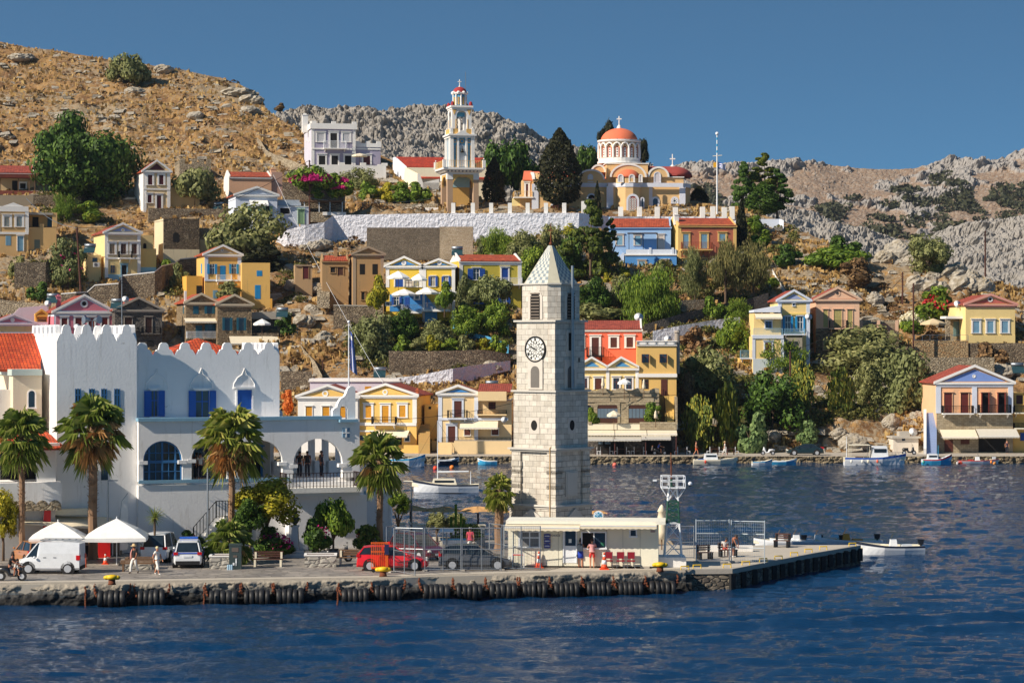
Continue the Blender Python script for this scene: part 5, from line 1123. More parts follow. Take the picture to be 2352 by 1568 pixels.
 for i in range(nx):
  for j in range(nz):m.disc((ua+(i+.5)*sx_,vv-.05,za+(j+.5)*sz_),(0,1,0),sx_*.42,.04,8)
 h.aa('window_tracery',m,ab,w);m=MB()
 for i in range(nx):
  for j in range(nz):m.disc((ua+(i+.5)*sx_,vv-.08,za+(j+.5)*sz_),(0,1,0),sx_*.2,.03,6)
 h.aa('tracery_holes',m,aq,w)
 h.win(1065,768,1096,845,WB,pane=GL,arch=True,fw=.25,v=-1.22);h.win(1268,770,1283,880,WB,pane=GL,arch=True,fw=.2,v=-2)
 h.pil((985,),660,912,WB,1.1,.12,v=-1.2)
 h.box('east_bay',1335,1640,640,915,OC,-.6,10,2);h.pil((1338,1634),668,915,WB,1.0,.13,v=-.6);h.box('east_attic',1325,1645,578,640,OC,-.3,9);c=MB();c.box(U(1325),U(1648),-.5,9.2,Z(582),Z(574));h.aa('east_cornice',c,ab)
 c=MB();uo=U(1700,4);c.vprism([(U(1640,-.6),-.6),(U(1700,1.5),1.5),(U(1703,6),6),(U(1650,10),10)],-2,Z(640));h.aa('sanctuary_apse',c,OC);c=MB();c.vprism([(U(1640,-.6),-.9),(U(1706,1.5),1.2),(U(1710,6),6.3),(U(1650,10),10.3)],Z(668),Z(634));h.aa('sanctuary_cornice',c,WB)
 vault(1338,1502,575,497,-.7,.3,OC,OC,'east_arch');h.win(1386,540,1434,626,WB,pane=P_('screen white',(206,200,206)),arch=True,fw=.15,v=-.72)
 m=MB();um,r=4.6,5.0;zb=Z(578,v=4);hh=Z(480,v=4)-zb;L0,L1=U(1325,4),U(1560,4);pts=[(um-r*cos(t),zb+hh*sin(t))for t in np.linspace(0,PI,14)]
 for(ya,za),(yb_,zc_)in zip(pts,pts[1:]):m.add([(L0,ya,za),(L1,ya,za),(L1,yb_,zc_),(L0,yb_,zc_)],[(0,1,2,3)])
 m.aC([(r*cos(t),hh*sin(t))for t in np.linspace(0,1.5,8)],(L1,um,zb),24,sx=.62);h.aa('east_vault',m,REDK,smooth=True)
 h.win(1370,770,1413,880,WB,pane=GL,arch=True,fw=.3,v=-.62);w=h.win(1548,770,1583,812,WB,pane=GL,arch=True,fw=.3,v=-.62)
 m=MB();
 for i in range(6):
  t=2*PI*i/6;m.disc((U(1565,-.7)+.28*cos(t),-.68,Z(791)+.28*sin(t)),(0,1,0),.12,.04,8)
 h.aa('rose_tracery',m,ab,w);m=MB();xc_=U(1550,4);zc_=Z(480,v=4);m.ah((xc_,4.6,zc_-.3),(xc_,4.6,zc_+2.1),.09);m.box(xc_-.45,xc_+.45,4.5,4.7,zc_+1.2,zc_+1.4);m.aC([(.5,0),(.2,.5)],(xc_,4.6,zc_-.2),8);h.aa('east_cross',m,ab)
 vault(828,935,535,480,1.5,6,RED,OC,'west_transept_vault')
 vc=6.0;uc=U(1068,vc);R_=(U(1252,vc)-U(884,vc))/2;z0,z1=Z(456,v=vc),Z(268,v=vc)
 m=MB();m.aC([(R_*.93,0),(R_*.93,z1-z0)],(uc,vc,z0),32);h.aa('drum',m,P_('drum cream',(238,200,150),.08));m=MB()
 m.aC([(R_*1.06,0),(R_*1.06,.35)],(uc,vc,z0-.1),32);m.aC([(R_*1.0,0),(R_*1.03,.5)],(uc,vc,z0+.3),32);m.aC([(R_*1.0,0),(R_*1.06,.15),(R_*1.06,.4)],(uc,vc,z1-.1),32);h.aa('drum_mouldings',m,ab)
 nw=16;m=MB();w_=MB();s_=MB()
 for i in range(nw):
  t=2*PI*(i+.5)/nw;ct,st=cos(t),sin(t);px_,py_=uc+R_*.95*ct,vc+R_*.95*st;ro=lambda a,b,z:(px_+a*ct-b*st,py_+a*st+b*ct,z)
  zt0,zt1=z0+.9,z0+(z1-z0)*.78;hw_=.36
  vs=[ro(.02,-hw_,zt0),ro(.02,hw_,zt0),ro(.02,hw_,zt1-.3),ro(.02,0,zt1),ro(.02,-hw_,zt1-.3)];w_.add(vs,[(0,1,2,3,4)])
  for q in range(7):s_.add([ro(.05,-.1,zt0+.3+q*.42),ro(.05,.1,zt0+.3+q*.42),ro(.05,.1,zt0+.5+q*.42),ro(.05,-.1,zt0+.5+q*.42)],[(0,1,2,3)])
  w2=[ro(.03,-.2,zt0),ro(.03,.2,zt0),ro(.03,.2,zt1-.35),ro(.03,-.2,zt1-.35)];m.add(w2,[(0,1,2,3)])
 h.aa('drum_window',w_,P_('red reveal',(190,84,60),.1));h.aa('drum_screens',m,ab);h.aa('screen_holes',s_,aq);m=MB()
 for i in range(nw):
  t=2*PI*i/nw;m.ah((uc+R_*1.0*cos(t),vc+R_*1.0*sin(t),z0+.8),(uc+R_*1.0*cos(t),vc+R_*1.0*sin(t),z0+(z1-z0)*.66),.2,n=6)
  tt=np.linspace(0,PI,7);P_l=[]
  for q in tt:
   an=t+PI/nw-cos(q)*PI/nw;P_l.append((uc+R_*1.0*cos(an),vc+R_*1.0*sin(an),z0+(z1-z0)*.66+sin(q)*.95))
  m.path(P_l,.16,5)
 h.aa('drum_arcade',m,ab);m=MB();hd=Z(148,v=vc)-z1;m.aC([(R_*.9*cos(t),hd*sin(t))for t in np.linspace(0,1.53,14)],(uc,vc,z1+.15),40);h.aa('dome',m,RED,smooth=True)
 m=MB();zc_=Z(148,v=vc);m.aC([(.45,0),(.3,.4),(.15,.6)],(uc,vc,zc_+.1),10);m.ah((uc,vc,zc_+.5),(uc,vc,Z(32,v=vc)),.1);m.box(uc-.4,uc+.4,vc-.1,vc+.1,Z(62,v=vc),Z(52,v=vc));h.aa('cross',m,ab)
 h.done()
aW()
fr('Z14')
h=ak('long low school building with two-step red tiled roof behind the bell tower',275,1050,1100,8,14,Y=414,name='school',cat='building')
h.box('wall',285,1050,945,1120,P_('pale cream wall',(240,230,200),.1),0,14,2);m=MB()
m.aN([(h.U(380),-.3,h.Z(1035)),(h.U(1055),-.3,h.Z(1035)),(h.U(1050,3),3.2,h.Z(942,v=3)),(h.U(285,3),3.2,h.Z(942,v=3))],.2);h.aa('lower_roof',m,a4('school roof tiles',(206,72,40),(184,58,32)));m=MB()
m.aN([(h.U(280,3),3,h.Z(936,v=3)),(h.U(1050,3),3,h.Z(936,v=3)),(h.U(1050,9),9,h.Z(850,v=9)),(h.U(188,9),9,h.Z(850,v=9))],.2);h.aa('upper_roof',m,a4('school roof tiles'))
m=MB();m.add([(h.U(232,9),9,-2),(h.U(285,2),2,-2),(h.U(285,2),2,h.Z(938,v=2)),(h.U(188,9),9,h.Z(852,v=9)),(h.U(160,12),12,h.Z(855,v=12)),(h.U(160,12),12,-2)],[(0,1,2,3),(5,0,3,4)]);h.aa('gable_wall',m,aB)
m=MB();m.add([(h.U(380,-4),-4,-3),(h.U(575,-4),-4,-3),(h.U(575,-4),-4,h.Z(1045,v=-4)),(h.U(430,-4),-4,h.Z(1080,v=-4)),(h.U(400,-4),-4,h.Z(1000,v=-4)),(h.U(380,-4),-4,h.Z(1000,v=-4))],[(0,1,2,3,4,5)]);m.box(h.U(430,-4),h.U(575,-4),-4,-1,-3,h.Z(1080,v=-4));h.aa('white_annex',m,ab);m=MB()
m.add([(h.U(268),-.5,-3),(h.U(385),-3.5,-3),(h.U(385),-3.5,h.Z(1020)),(h.U(268),-.5,h.Z(945))],[(0,1,2,3)]);h.aa('cream_wall',m,P_('pale cream wall',(240,230,200),.1))
def bn():
 fr('D');t=aj('churchyard_wall','long whitewashed rampart with square posts running below the church','wall',PT(1176,530,393))
 o=t.location;RW=aF('rough whitewash',(226,226,234),.45,bd=.5,bs=1.6)
 pts=[(635,548,556,385),(660,528,560,386),(700,517,560,388),(745,510,556,390),(765,495,545,392),(870,492,545,393),(1010,490,545,393),(1330,489,545,393),(1400,497,530,393),(1480,497,520,394),(1690,498,520,394)];pts=[(a,b,c,YH(c)-1.3)for a,b,c,d in pts]
 m=MB()
 for(xa,ya,ba,Ya),(xb,yb,bb,Yb)in zip(pts,pts[1:]):
  P=[PT(xa,ba+12,Ya)-o,PT(xb,bb+12,Yb)-o,PT(xb,yb,Yb)-o,PT(xa,ya,Ya)-o];Q=[p+ag((0,.8,0))for p in P]
  m.add(P+Q,[(0,1,2,3),(3,2,6,7),(1,5,6,2),(0,3,7,4)])
 m.build('wall',RW,t)
 for px in(1041,1086,1128,1171,1212,1254,1296):
  m=MB();a,b=PT(px-4.6,493,382.2)-o,PT(px+4.6,466,382.2)-o;m.box(a.x,b.x,a.y,a.y+.85,a.z,b.z);m.box(a.x-.2,b.x+.2,a.y-.1,a.y+.95,a.z,a.z+.25);m.build('merlon',ab,t)
 for px,y0,y1 in((1341,462,486),(1426,475,493),(1469,475,494),(1510,475,496),(1552,476,498),(1614,475,498),(1638,474,498),(1664,476,498),(1682,474,498)):
  m=MB();a,b=PT(px-5.5,y1+6,387)-o,PT(px+5.5,y0,387)-o;m.box(a.x,b.x,a.y,a.y+.85,a.z,b.z);m.build('merlon',ab,t)
 t2=aj('retaining_wall','tall brown-grey dressed retaining wall, right third sunlit, behind the twin yellow houses','wall',PT(960,590,360));o=t2.location
 RS=aH('shaded retaining stone',(120,108,92),(140,126,106),(150,136,118),(88,76,62),3.6,.05,.6);a,b=PT(848,600,364)-o,PT(1012,527,364)-o;m=MB();m.box(a.x,b.x,-2,0,a.z,b.z);m.build('shaded_face',RS,t2)  # shade on this face is put into the darker stone colour
 a,b=PT(1012,600,364)-o,PT(1088,525,364)-o;m=MB();m.box(a.x+.02,b.x,-2,-.5,a.z,b.z);m.build('sunlit_face',aH('sunlit retaining stone',(190,168,136),(206,186,154),(214,196,168),(140,122,98),3.6,.05,.5),t2)  # same masonry, sunlight put into its paler colour
 t3=aj('terrace_wall','stone-topped white garden wall between the villa hedge and the rampart','wall',PT(910,485,400));o=t3.location;m=MB();a,b=PT(818,492,400)-o,PT(1008,477,400)-o;m.box(a.x,b.x,0,.5,a.z,b.z);m.build('white_face',ab,t3)
 a,b=PT(822,477,400)-o,PT(1006,468,400)-o;m=MB();m.box(a.x,b.x,.05,.5,a.z,b.z+.0);m.build('stone_top',aT,t3)
bn()
def a5(name,label,pts,mat,th=.4,cat='wall',cap=None,dn=1.5):
 fr('D');p0=pts[len(pts)//2];o=PT(p0[0],p0[1],p0[3]);t=aj(name,label,cat,o);m=MB();c=MB()
 pts=[(a,b,c,min(d,YH(c)-1.2))for a,b,c,d in pts]
 for(xa,ya,ba,Ya),(xb,yb,bb,Yb)in zip(pts,pts[1:]):
  P=[PT(xa,ba,Ya)-o-ag((0,0,dn)),PT(xb,bb,Yb)-o-ag((0,0,dn)),PT(xb,yb,Yb)-o,PT(xa,ya,Ya)-o];Q=[p+ag((0,th,0))for p in P]
  m.add(P+Q,[(0,1,2,3),(3,2,6,7),(1,5,6,2),(0,3,7,4),(5,4,7,6)])
  if cap:
   A,B_=P[3],P[2];d=ag((0,-.06,0));c.add([A+d,B_+d,B_+ag((0,th+.06,0)),A+ag((0,th+.06,0)),A+d+ag((0,0,.16)),B_+d+ag((0,0,.16)),B_+ag((0,th+.06,.16)),A+ag((0,th+.06,.16))],[(0,1,5,4),(4,5,6,7),(2,3,7,6),(1,2,6,5),(3,0,4,7)])
 m.build('wall',mat,t)
 if cap:c.build('coping',cap,t)
 return t
a5('path_wall','stone path wall with white coping climbing past the cream house with blue foot',[(140,676,700,353),(175,673,700,353),(200,672,690,353.5),(218,656,690,354),(272,652,690,355),(282,634,680,356),(355,626,680,358),(372,612,675,360),(400,606,640,362),(415,596,620,364),(458,592,610,366)],a7,cap=ab)
a5('slope_wall','rubble wall dropping diagonally down the golden hillside left of the villa',[(590,315,322,452),(600,325,335,448),(612,345,352,440),(625,352,366,436),(650,362,380,430),(690,376,398,425),(700,380,420,422)],aT)
a5('path_wall','whitewashed rock-faced path wall rising above the waterfront roofs',[(890,870,884,324),(960,862,884,325),(1040,846,884,328),(1110,836,860,331),(1172,828,845,333)],P_('rough whitewash',(232,232,240),.35),dn=.3)
a5('garden_wall','grey rubble garden wall under the yellow houses, planted along its top',[(893,806,862,330),(1000,806,856,330.5),(1110,803,846,331),(1172,812,836,332)],a7)
a5('terrace_wall','dark rubble wall with low posts under the brown gable house',[(766,702,742,343),(880,704,745,343.2)],a7,cap=CONC)
a5('terrace_wall','small stone wall left of the white path wall beside the steps',[(645,852,892,324),(716,852,892,324)],a7)
a5('path_wall','pale winding parapet of the steps left of the flagpole',[(690,790,800,334),(700,805,815,332),(722,828,845,329),(740,862,872,326)],aT)
a5('cemetery_wall','white wall with iron railings around the pines right of the church',[(1725,503,520,394),(1790,503,520,394),(1800,506,524,394)],aB)
a5('terrace_wall','rubble wall beneath the eucalyptus trees',[(1555,690,714,352),(1640,686,700,352.5)],aT)
a5('path_wall','long rising rubble path wall behind the coral red house',[(1480,745,762,341),(1560,722,750,343),(1650,700,728,346),(1730,684,700,349),(1765,672,690,350)],STONED)
a5('path_wall','whitewashed boulder wall behind the mustard ochre block',[(1500,760,782,338),(1560,748,775,339),(1640,735,760,341),(1700,728,745,342)],P_('rough whitewash',(232,232,240),.35))
a5('terrace_wall','rubble wall at the left edge below the pale blue shuttered house',[(33,603,640,356),(105,602,645,357),(118,590,640,358)],a7)
a5('terrace_wall','low dry-stone wall behind the leftmost roofs',[(0,688,705,348),(60,694,712,348),(110,698,715,347)],aT)
fr('D')
def aE(label,x0,x1,yt,yb,Yt,Yb,n,mat,name='steps'):
 o=PT((x0+x1)/2,yb,Yb);t=aj(name,label,'steps',o);m=MB()
 top=PT((x0+x1)/2,yt,Yt)-o;w=(x1-x0)/F*Yb
 for i in range(n):
  f0,f1=i/n,(i+1)/n;m.box(top.x*f0-w/2,top.x*f0+w/2,top.y*f0,top.y*f1+.1,top.z*f0-1.2,top.z*f1)
 m.build('treads',mat,t);return t
aE('grey-blue steps with white parapet climbing between the trees right of centre',1760,1785,625,690,368,356,16,P_('blue grey steps',(120,140,160)))
a5('step_parapet','white parapet beside the grey-blue steps',[(1774,618,628,367),(1784,636,650,363),(1796,655,672,359),(1806,670,684,356)],ab)
aE('straw-covered stone steps left of the brown gable house',728,757,650,688,352,346,12,aT)
aE('shaded stone steps left of the pale winding parapet',650,690,765,830,340,331,16,STONED)
aE('blue-sided garden steps below the round tree',1085,1110,760,800,341,335,12,P_('tower turquoise',(60,150,200),.1))
a5('blue_wall','bright sky-blue garden wall sloping down to the small white gate',[(1040,742,756,340),(1072,762,782,339),(1120,772,800,336),(1168,790,812,334)],P_('tower turquoise',(60,150,200),.1))
def town_hall():
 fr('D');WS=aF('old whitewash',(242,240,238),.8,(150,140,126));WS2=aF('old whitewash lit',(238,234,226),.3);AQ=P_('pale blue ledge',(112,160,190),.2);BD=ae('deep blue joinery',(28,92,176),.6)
 h=ak('large whitewashed waterfront building with battlements, arcaded balcony and blue shutters behind the palms',318,835,1255,21,12,Y=158,name='town_hall',cat='public building',fnd=1.5)
 U,Z=h.U,h.Z
 xs=[(329,419),(440,522),(550,649),(674,787)];zsill=lambda x:Z(1104,x);zled=Z(968,318);zfl=Z(1106,318);m=MB();u0=h.u0;uE=U(826)
 vt=.45;cur=u0
 def wallq(a,b,z0,z1):m.box(a,b,0,vt,z0,z1)
 zsp={}
 for k,(xa,xb)in enumerate(xs):
  a,b=U(xa),U(xb);r=(b-a)/2;c=(a+b)/2;top=Z((1012,1012,1011,1007)[k],(xa+xb)/2);zs=top-r*.98;zsp[k]=(a,b,zs,top)
  wallq(cur,a,zfl,zled);n=14
  pts=[(c-r*cos(t),zs+r*.98*sin(t))for t in np.linspace(0,PI,n)]
  for(p,q),(p2,q2)in zip(pts,pts[1:]):
   m.add([(p,0,q),(p2,0,q2),(p2,0,zled),(p,0,zled),(p,vt,q),(p2,vt,q2),(p2,vt,zled),(p,vt,zled)],[(0,1,2,3),(5,4,7,6),(0,4,5,1),(3,2,6,7)])
  cur=b
 wallq(cur,uE,zfl,zled);h.aa('arcade_wall',m,WS)
 m=MB();
 for k in range(4):
  a,b,zs,top=zsp[k]
  for e in(a,b):m.box(e-.28,e+.28,-.06,vt+.06,zs-.25,zs-.02)
 h.aa('capitals',m,WS)
 m=MB();m.box(u0-.05,U(783),-.18,.5,zled,zled+.22);h.aa('blue_ledge',m,AQ);m=MB();m.box(u0,U(665),-.12,-.002,zfl-.12,zfl+.08);h.aa('blue_sill_band',m,AQ)
 m=MB();m.box(u0,uE,.5,5.5,zled-.25,zled);m.box(u0+.01,uE-.01,vt+.001,5.5,zfl-.25,zfl);h.aa('loggia_slabs',m,WS)
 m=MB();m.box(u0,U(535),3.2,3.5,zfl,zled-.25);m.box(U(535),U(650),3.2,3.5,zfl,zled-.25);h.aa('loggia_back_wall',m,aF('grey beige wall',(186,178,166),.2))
 m=MB();ua,ub=U(665),uE;n=5;w=(ub-ua)/n;ztop=zled-.25
 for i in range(n+1):m.box(ua+i*w-.2,ua+i*w+.2,4.6,4.95,zfl,ztop-1.3)
 for i in range(n):
  c=ua+(i+.5)*w;r=w/2-.2;pts=[(c-r*cos(t),ztop-1.3+1.0*sin(t))for t in np.linspace(0,PI,8)];pts=[(c-r-.2,ztop-1.3)]+pts+[(c+r+.2,ztop-1.3)]
  for(p,q),(p2,q2)in zip(pts,pts[1:]):
   if p2>p:m.add([(p,4.6,q),(p2,4.6,q2),(p2,4.6,ztop),(p,4.6,ztop),(p,4.95,q),(p2,4.95,q2),(p2,4.95,ztop),(p,4.95,ztop)],[(0,1,2,3),(5,4,7,6),(0,4,5,1)])
 for i in range(n):m.box(ua+i*w,ua+(i+1)*w,4.6,4.95,zfl,zfl+.9)
 h.aa('rear_arcade',m,WS)
 a,b,zs,top=zsp[0];c=(a+b)/2;r=(b-a)/2;g=MB();g.aJ([(a,zfl),(b,zfl)]+[(c+r*cos(t),zs+r*.98*sin(t))for t in np.linspace(0,PI,14)],.25,.28);gg=h.aa('arched_window',g,GL);BF=ae('blue window frame',(50,110,164),.6)
 f=MB()
 for i in range(1,6):
  x=a+(b-a)*i/6;zz=zs+r*.98*math.sqrt(max(0,1-((x-c)/r)**2));wd=.07 if i in(1,3,5)else.025;f.box(x-wd/1.2,x+wd/1.2,.18,.249,zfl,zz)
 for q,wd in((.48,.09),(.24,.025),(.7,.025)):f.box(a,b,.17,.248,zfl+(top-zfl)*q-wd,zfl+(top-zfl)*q+wd)
 P_l=[(a+.05,.21,zfl),(a+.05,.21,zs)]+[(c-(r-.05)*cos(t),.21,zs+(r-.05)*.98*sin(t))for t in np.linspace(0,PI,14)]+[(b-.05,.21,zfl)];f.path(P_l,.07,4);h.aa('window_frame',f,BF,gg)
 for x0,x1 in((445,478),(495,515)):h.win(x0,1030,x1,1095,None,None,v=3.2,bars=BF)
 h.au(580,1030,598,1104,BF,pane=aq,v=3.2,fw=.15)
 m=MB();m.box(u0,U(835),.0,6,-1.5,zfl-.251);h.aa('podium_wall',m,WS)
 c_=MB();ua,ub=U(655,-1.6),U(832,-1.6);zb=Z(1120,740,-1.6);c_.box(ua,ub,-1.6,-.002,zb-.32,zb);c_.box(ua+.15,ub-.1,-1.45,-.003,zb-.55,zb-.321);bal=h.aa('balcony',c_,WS2);h.aY(bal,[(ua+.1,-.1),(ua+.1,-1.5),(ub-.1,-1.5),(ub-.1,1.5)],zb,Z(1086,740,-1.6),ae('dark rail',(60,40,36),.5),.22)
 m=MB();m.box(U(655),U(833),-.9,-.003,-1.5,zb-.56);h.aa('balcony_base_wall',m,WS)
 m=MB();n=11
 for i in range(n):
  x0=U(455+i*7,-1.4);m.box(x0,U(455+(i+1)*7,-1.4)+(.01 if i<n-1 else 1.6),-1.4,-.004,-1.5,Z(1250-i*6.5,v=-1.4))
 st=h.aa('outside_stairs',m,WS2);h.aY(st,[(U(445,-1.4),-1.35),(U(497,-1.4),-1.35),(U(525,-1.4),-1.35)],0,1.1,aI,.2,zs=[Z(1245,v=-1.4),Z(1187,v=-1.4),Z(1187,v=-1.4)])
 v2=2.0;m=MB();ul,ur=u0,U(642,v2);zt=Z(815,v=v2);m.box(ul,ur,v2,v2+10,zled-.3,zt);h.aa('upper_wall',m,WS)
 def merlons(name,a,b,v,z,n,fx=True,hh=1.0,y1=None,th=.3):
  mm=MB();w=(b-a)/n
  for i in range(n):
   c=a+(i+.5)*w;q=w*.47
   pr=[(-q,0),(q,0),(q,.02),(q*.96,.12*hh),(q*.72,.42*hh),(q*.52,.46*hh),(q*.5,.56*hh),(q*.4,.86*hh),(q*.2,hh),(-q*.2,hh),(-q*.4,.86*hh),(-q*.5,.56*hh),(-q*.52,.46*hh),(-q*.72,.42*hh),(-q*.96,.12*hh),(-q,.02)]
   if fx:mm.aJ([(c+x,z+zz)for x,zz in pr],v,v+th)
   else:
    k=len(pr);mm.add([(v,c-x,z+zz)for x,zz in pr]+[(v+th,c-x,z+zz)for x,zz in pr],[tuple(range(k)),tuple(range(2*k-1,k-1,-1))]+[(i_,i_+k,(i_+1)%k+k,(i_+1)%k)for i_ in range(k)])
  h.aa(name,mm,WS)
 merlons('battlements',ul,ur,v2,zt,7,hh=.82);merlons('battlements',v2,v2+9,ur-.3,zt,8,False,.82)
 for x0,y0,x1,y1,md in((346,897,362,956,'a'),(448,897,480,962,'b'),(545,895,578,940,'c')):
  if md=='c':h.win(x0,y0,x1,y1,WS,BD,'closed',.1,v=v2)
  else:h.win(x0,y0,x1,y1,WS,BD,'open',.08,v=v2,bars=BD,shw=.45)
 m=MB()
 for xc in(360,462,561):
  uc=U(xc,v2);zb_=Z(893,xc,v2);P_l=[(uc-.75,v2-.02,zb_),(uc-.7,v2-.02,zb_+.35),(uc-.45,v2-.02,zb_+.75),(uc-.15,v2-.02,zb_+.95),(uc,v2-.02,zb_+1.35),(uc+.15,v2-.02,zb_+.95),(uc+.45,v2-.02,zb_+.75),(uc+.7,v2-.02,zb_+.35),(uc+.75,v2-.02,zb_)];m.path(P_l,.045,5)
 h.aa('ogee_mouldings',m,WS)
 vT=.5;a,b=U(130,vT),u0-.003;zt=Z(783,225,vT);m=MB();m.box(a,b,vT,vT+9.5,-1.5,zt);h.aa('tower_wall',m,WS)
 merlons('battlements',a,b,vT,zt,4,hh=1.05);merlons('battlements',vT,vT+9.5,a,zt,6,False,1.05);merlons('battlements',vT,vT+9.5,b-.3,zt,6,False,1.05);merlons('battlements',a,b,vT+9.2,zt,4,hh=1.05)
 for xc in(179,211,239,269):h.win(xc-7,892,xc+7,930,None,pane=GL,arch=True,v=vT,bars=BF)
 h.win(262,930,277,970,None,v=vT,bars=BF);h.win(232,1050,248,1102,None,pane=GL,v=vT)
 h.box('left_wing_wall',30,96,862,1260,aF('cream render',(222,208,180),.3),3.0,11,1.5);
 m=MB();m.box(U(26,3),U(96,3),2.8,11.2,Z(862,60,3),Z(848,60,3));h.aa('left_wing_cornice',m,P_('greenish cornice',(180,196,190),.4));h.win(65,897,80,935,ab,pane=GL,arch=True,v=3,fw=.08)
 m=MB();m.aN([(U(-60,4.5),4.5,Z(848,30,4.5)),(U(94,4.5),4.5,Z(848,60,4.5)),(U(94,9),9,Z(765,94,9)),(U(-60,9),9,Z(765,94,9))],.15);h.aa('tiled_roof',m,a4('big orange tiles',(222,92,40),(190,66,28),.85))
 h.box('far_left_wall',-60,32,895,1260,WS2,4.0,10,1.5)
 c_=MB();a2,b2=U(-60,-1.2),U(142,-1.2);c_.box(a2,b2,-1.2,2.9,Z(1160,60,-1.2),Z(1108,60,-1.2));h.aa('left_balcony',c_,WS);m=MB()
 for i in range(5):
  uc=U(10+i*29,-1.2);m.aJ([(uc-.4,Z(1160,60,-1.2)-.35),(uc+.4,Z(1160,60,-1.2)-.35)]+[(uc+.4*cos(t),Z(1160,60,-1.2)-.1+.4*sin(t))for t in np.linspace(0,PI,7)],-1.23,-1.205)
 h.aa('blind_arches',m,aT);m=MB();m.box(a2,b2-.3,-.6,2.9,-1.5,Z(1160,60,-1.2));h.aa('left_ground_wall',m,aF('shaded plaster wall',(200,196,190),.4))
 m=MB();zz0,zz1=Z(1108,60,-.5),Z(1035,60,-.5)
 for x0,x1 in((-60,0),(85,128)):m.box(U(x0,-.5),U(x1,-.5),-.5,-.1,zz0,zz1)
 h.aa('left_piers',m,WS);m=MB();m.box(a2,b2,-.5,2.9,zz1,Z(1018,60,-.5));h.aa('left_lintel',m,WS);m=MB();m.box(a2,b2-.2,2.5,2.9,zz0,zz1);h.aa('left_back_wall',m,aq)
 m=MB();m.aN([(a2,-.9,Z(1030,60,-.9)),(U(152,-.9),-.9,Z(1030,60,-.9)),(U(100,2.5),2.6,Z(985,60,2.5)),(a2,2.6,Z(985,60,2.5))],.12);h.aa('porch_roof',m,a4('big orange tiles'))
 m=MB();X=lambda x:U(x,-.01);pr=[(766,968),(822,966),(822,890),(812,887),(800,890),(795,905),(789,922),(778,928),(774,935),(770,945),(766,950)]
 fr('Z2');pts=[(650,1130),(828,1130),(828,885),(808,870),(790,872),(770,890),(758,925),(745,950),(715,968),(700,990),(688,1018),(685,1035),(665,1045),(652,1062)]
 bpts=[(h.U(x),h.Z(y,x))for x,y in pts];ua,ub=h.U(708),h.U(765);zb,ztp=h.Z(1128,735),h.Z(1050,735);r=(ub-ua)/2;uc=(ua+ub)/2
 xs_=sorted(set([p[0]for p in bpts if p[0]>bpts[0][0]-.01]+[ua,ub]+list(np.linspace(ua,ub,9))));top=sorted(set([(x,z)for x,z in bpts[2:]]+[(bpts[0][0],bpts[-1][1])]))
 tx=[p[0]for p in top];tz=[p[1]for p in top]
 xs_=[x for x in xs_ if bpts[0][0]<=x<=bpts[1][0]]
 for xa,xb in zip(xs_,xs_[1:]):
  za,zb2=np.interp(xa,tx,tz),np.interp(xb,tx,tz);inside=xa>=ua-.001 and xb<=ub+.001
  ba,bb=(zb,zb)if not inside else(ztp+r*math.sqrt(max(0,1-((xa-uc)/r)**2)),ztp+r*math.sqrt(max(0,1-((xb-uc)/r)**2)))
  m.add([(xa,.05,ba),(xb,.05,bb),(xb,.05,zb2),(xa,.05,za),(xa,.5,ba),(xb,.5,bb),(xb,.5,zb2),(xa,.5,za)],[(0,1,2,3),(5,4,7,6),(0,4,5,1),(3,2,6,7),(1,5,6,2),(4,0,3,7)])
 h.aa('bell_gable',m,WS);m=MB();m.box(h.U(690),h.U(830),-.5,.8,h.Z(1150,760),h.Z(1130,760));h.aa('bell_gable_ledge',m,AQ)
 m=MB();m.box(h.U(725),h.U(780),-.06,-.003,h.Z(1272,750),h.Z(1198,750));w=h.aa('cross_panel',m,P_('steel blue panel',(96,140,176),.2));m=MB();m.box(h.U(748),h.U(757),-.09,-.061,h.Z(1270,750),h.Z(1200,750));m.box(h.U(727),h.U(778),-.092,-.0611,h.Z(1239,750),h.Z(1231,750));h.aa('white_cross',m,WS,w);fr('D')
 m=MB();uA,uB=U(345,5),U(600,5);zz=Z(800,470,5);ap=((uA+uB)/2,7.5,Z(776,440,7));Q=[(uA,4,zz-.8),(uB,4,zz-.8),(uB,11,zz-.8),(uA,11,zz-.8)]
 o_=len(m.v);m.add(Q+[ap],[(0,1,4),(1,2,4),(2,3,4),(3,0,4)]);m.uv[0]=[(0,0),(uB-uA,0),((uB-uA)/2,4)];h.aa('hipped_roof',m,a4('big orange tiles'));h.done()
 t=aj('chapel','tiny white domed chapel with blue-edged door beside the balcony','chapel',GQ(838,1250)+ag((0,3,0)));m=MB();m.box(-.9,1.6,0,2,-.2,4.1);m.build('wall',WS,t);m=MB();m.aC([(1.15*cos(q),1.1*sin(q))for q in np.linspace(0,1.5,7)],(.35,1,4.1),16);m.build('dome',WS2,t,True);m=MB();m.box(-.75,-.1,-.03,-.002,1.2,3.4);m.build('door',LBLU,t)
 return h
TH=town_hall()
fr('D')
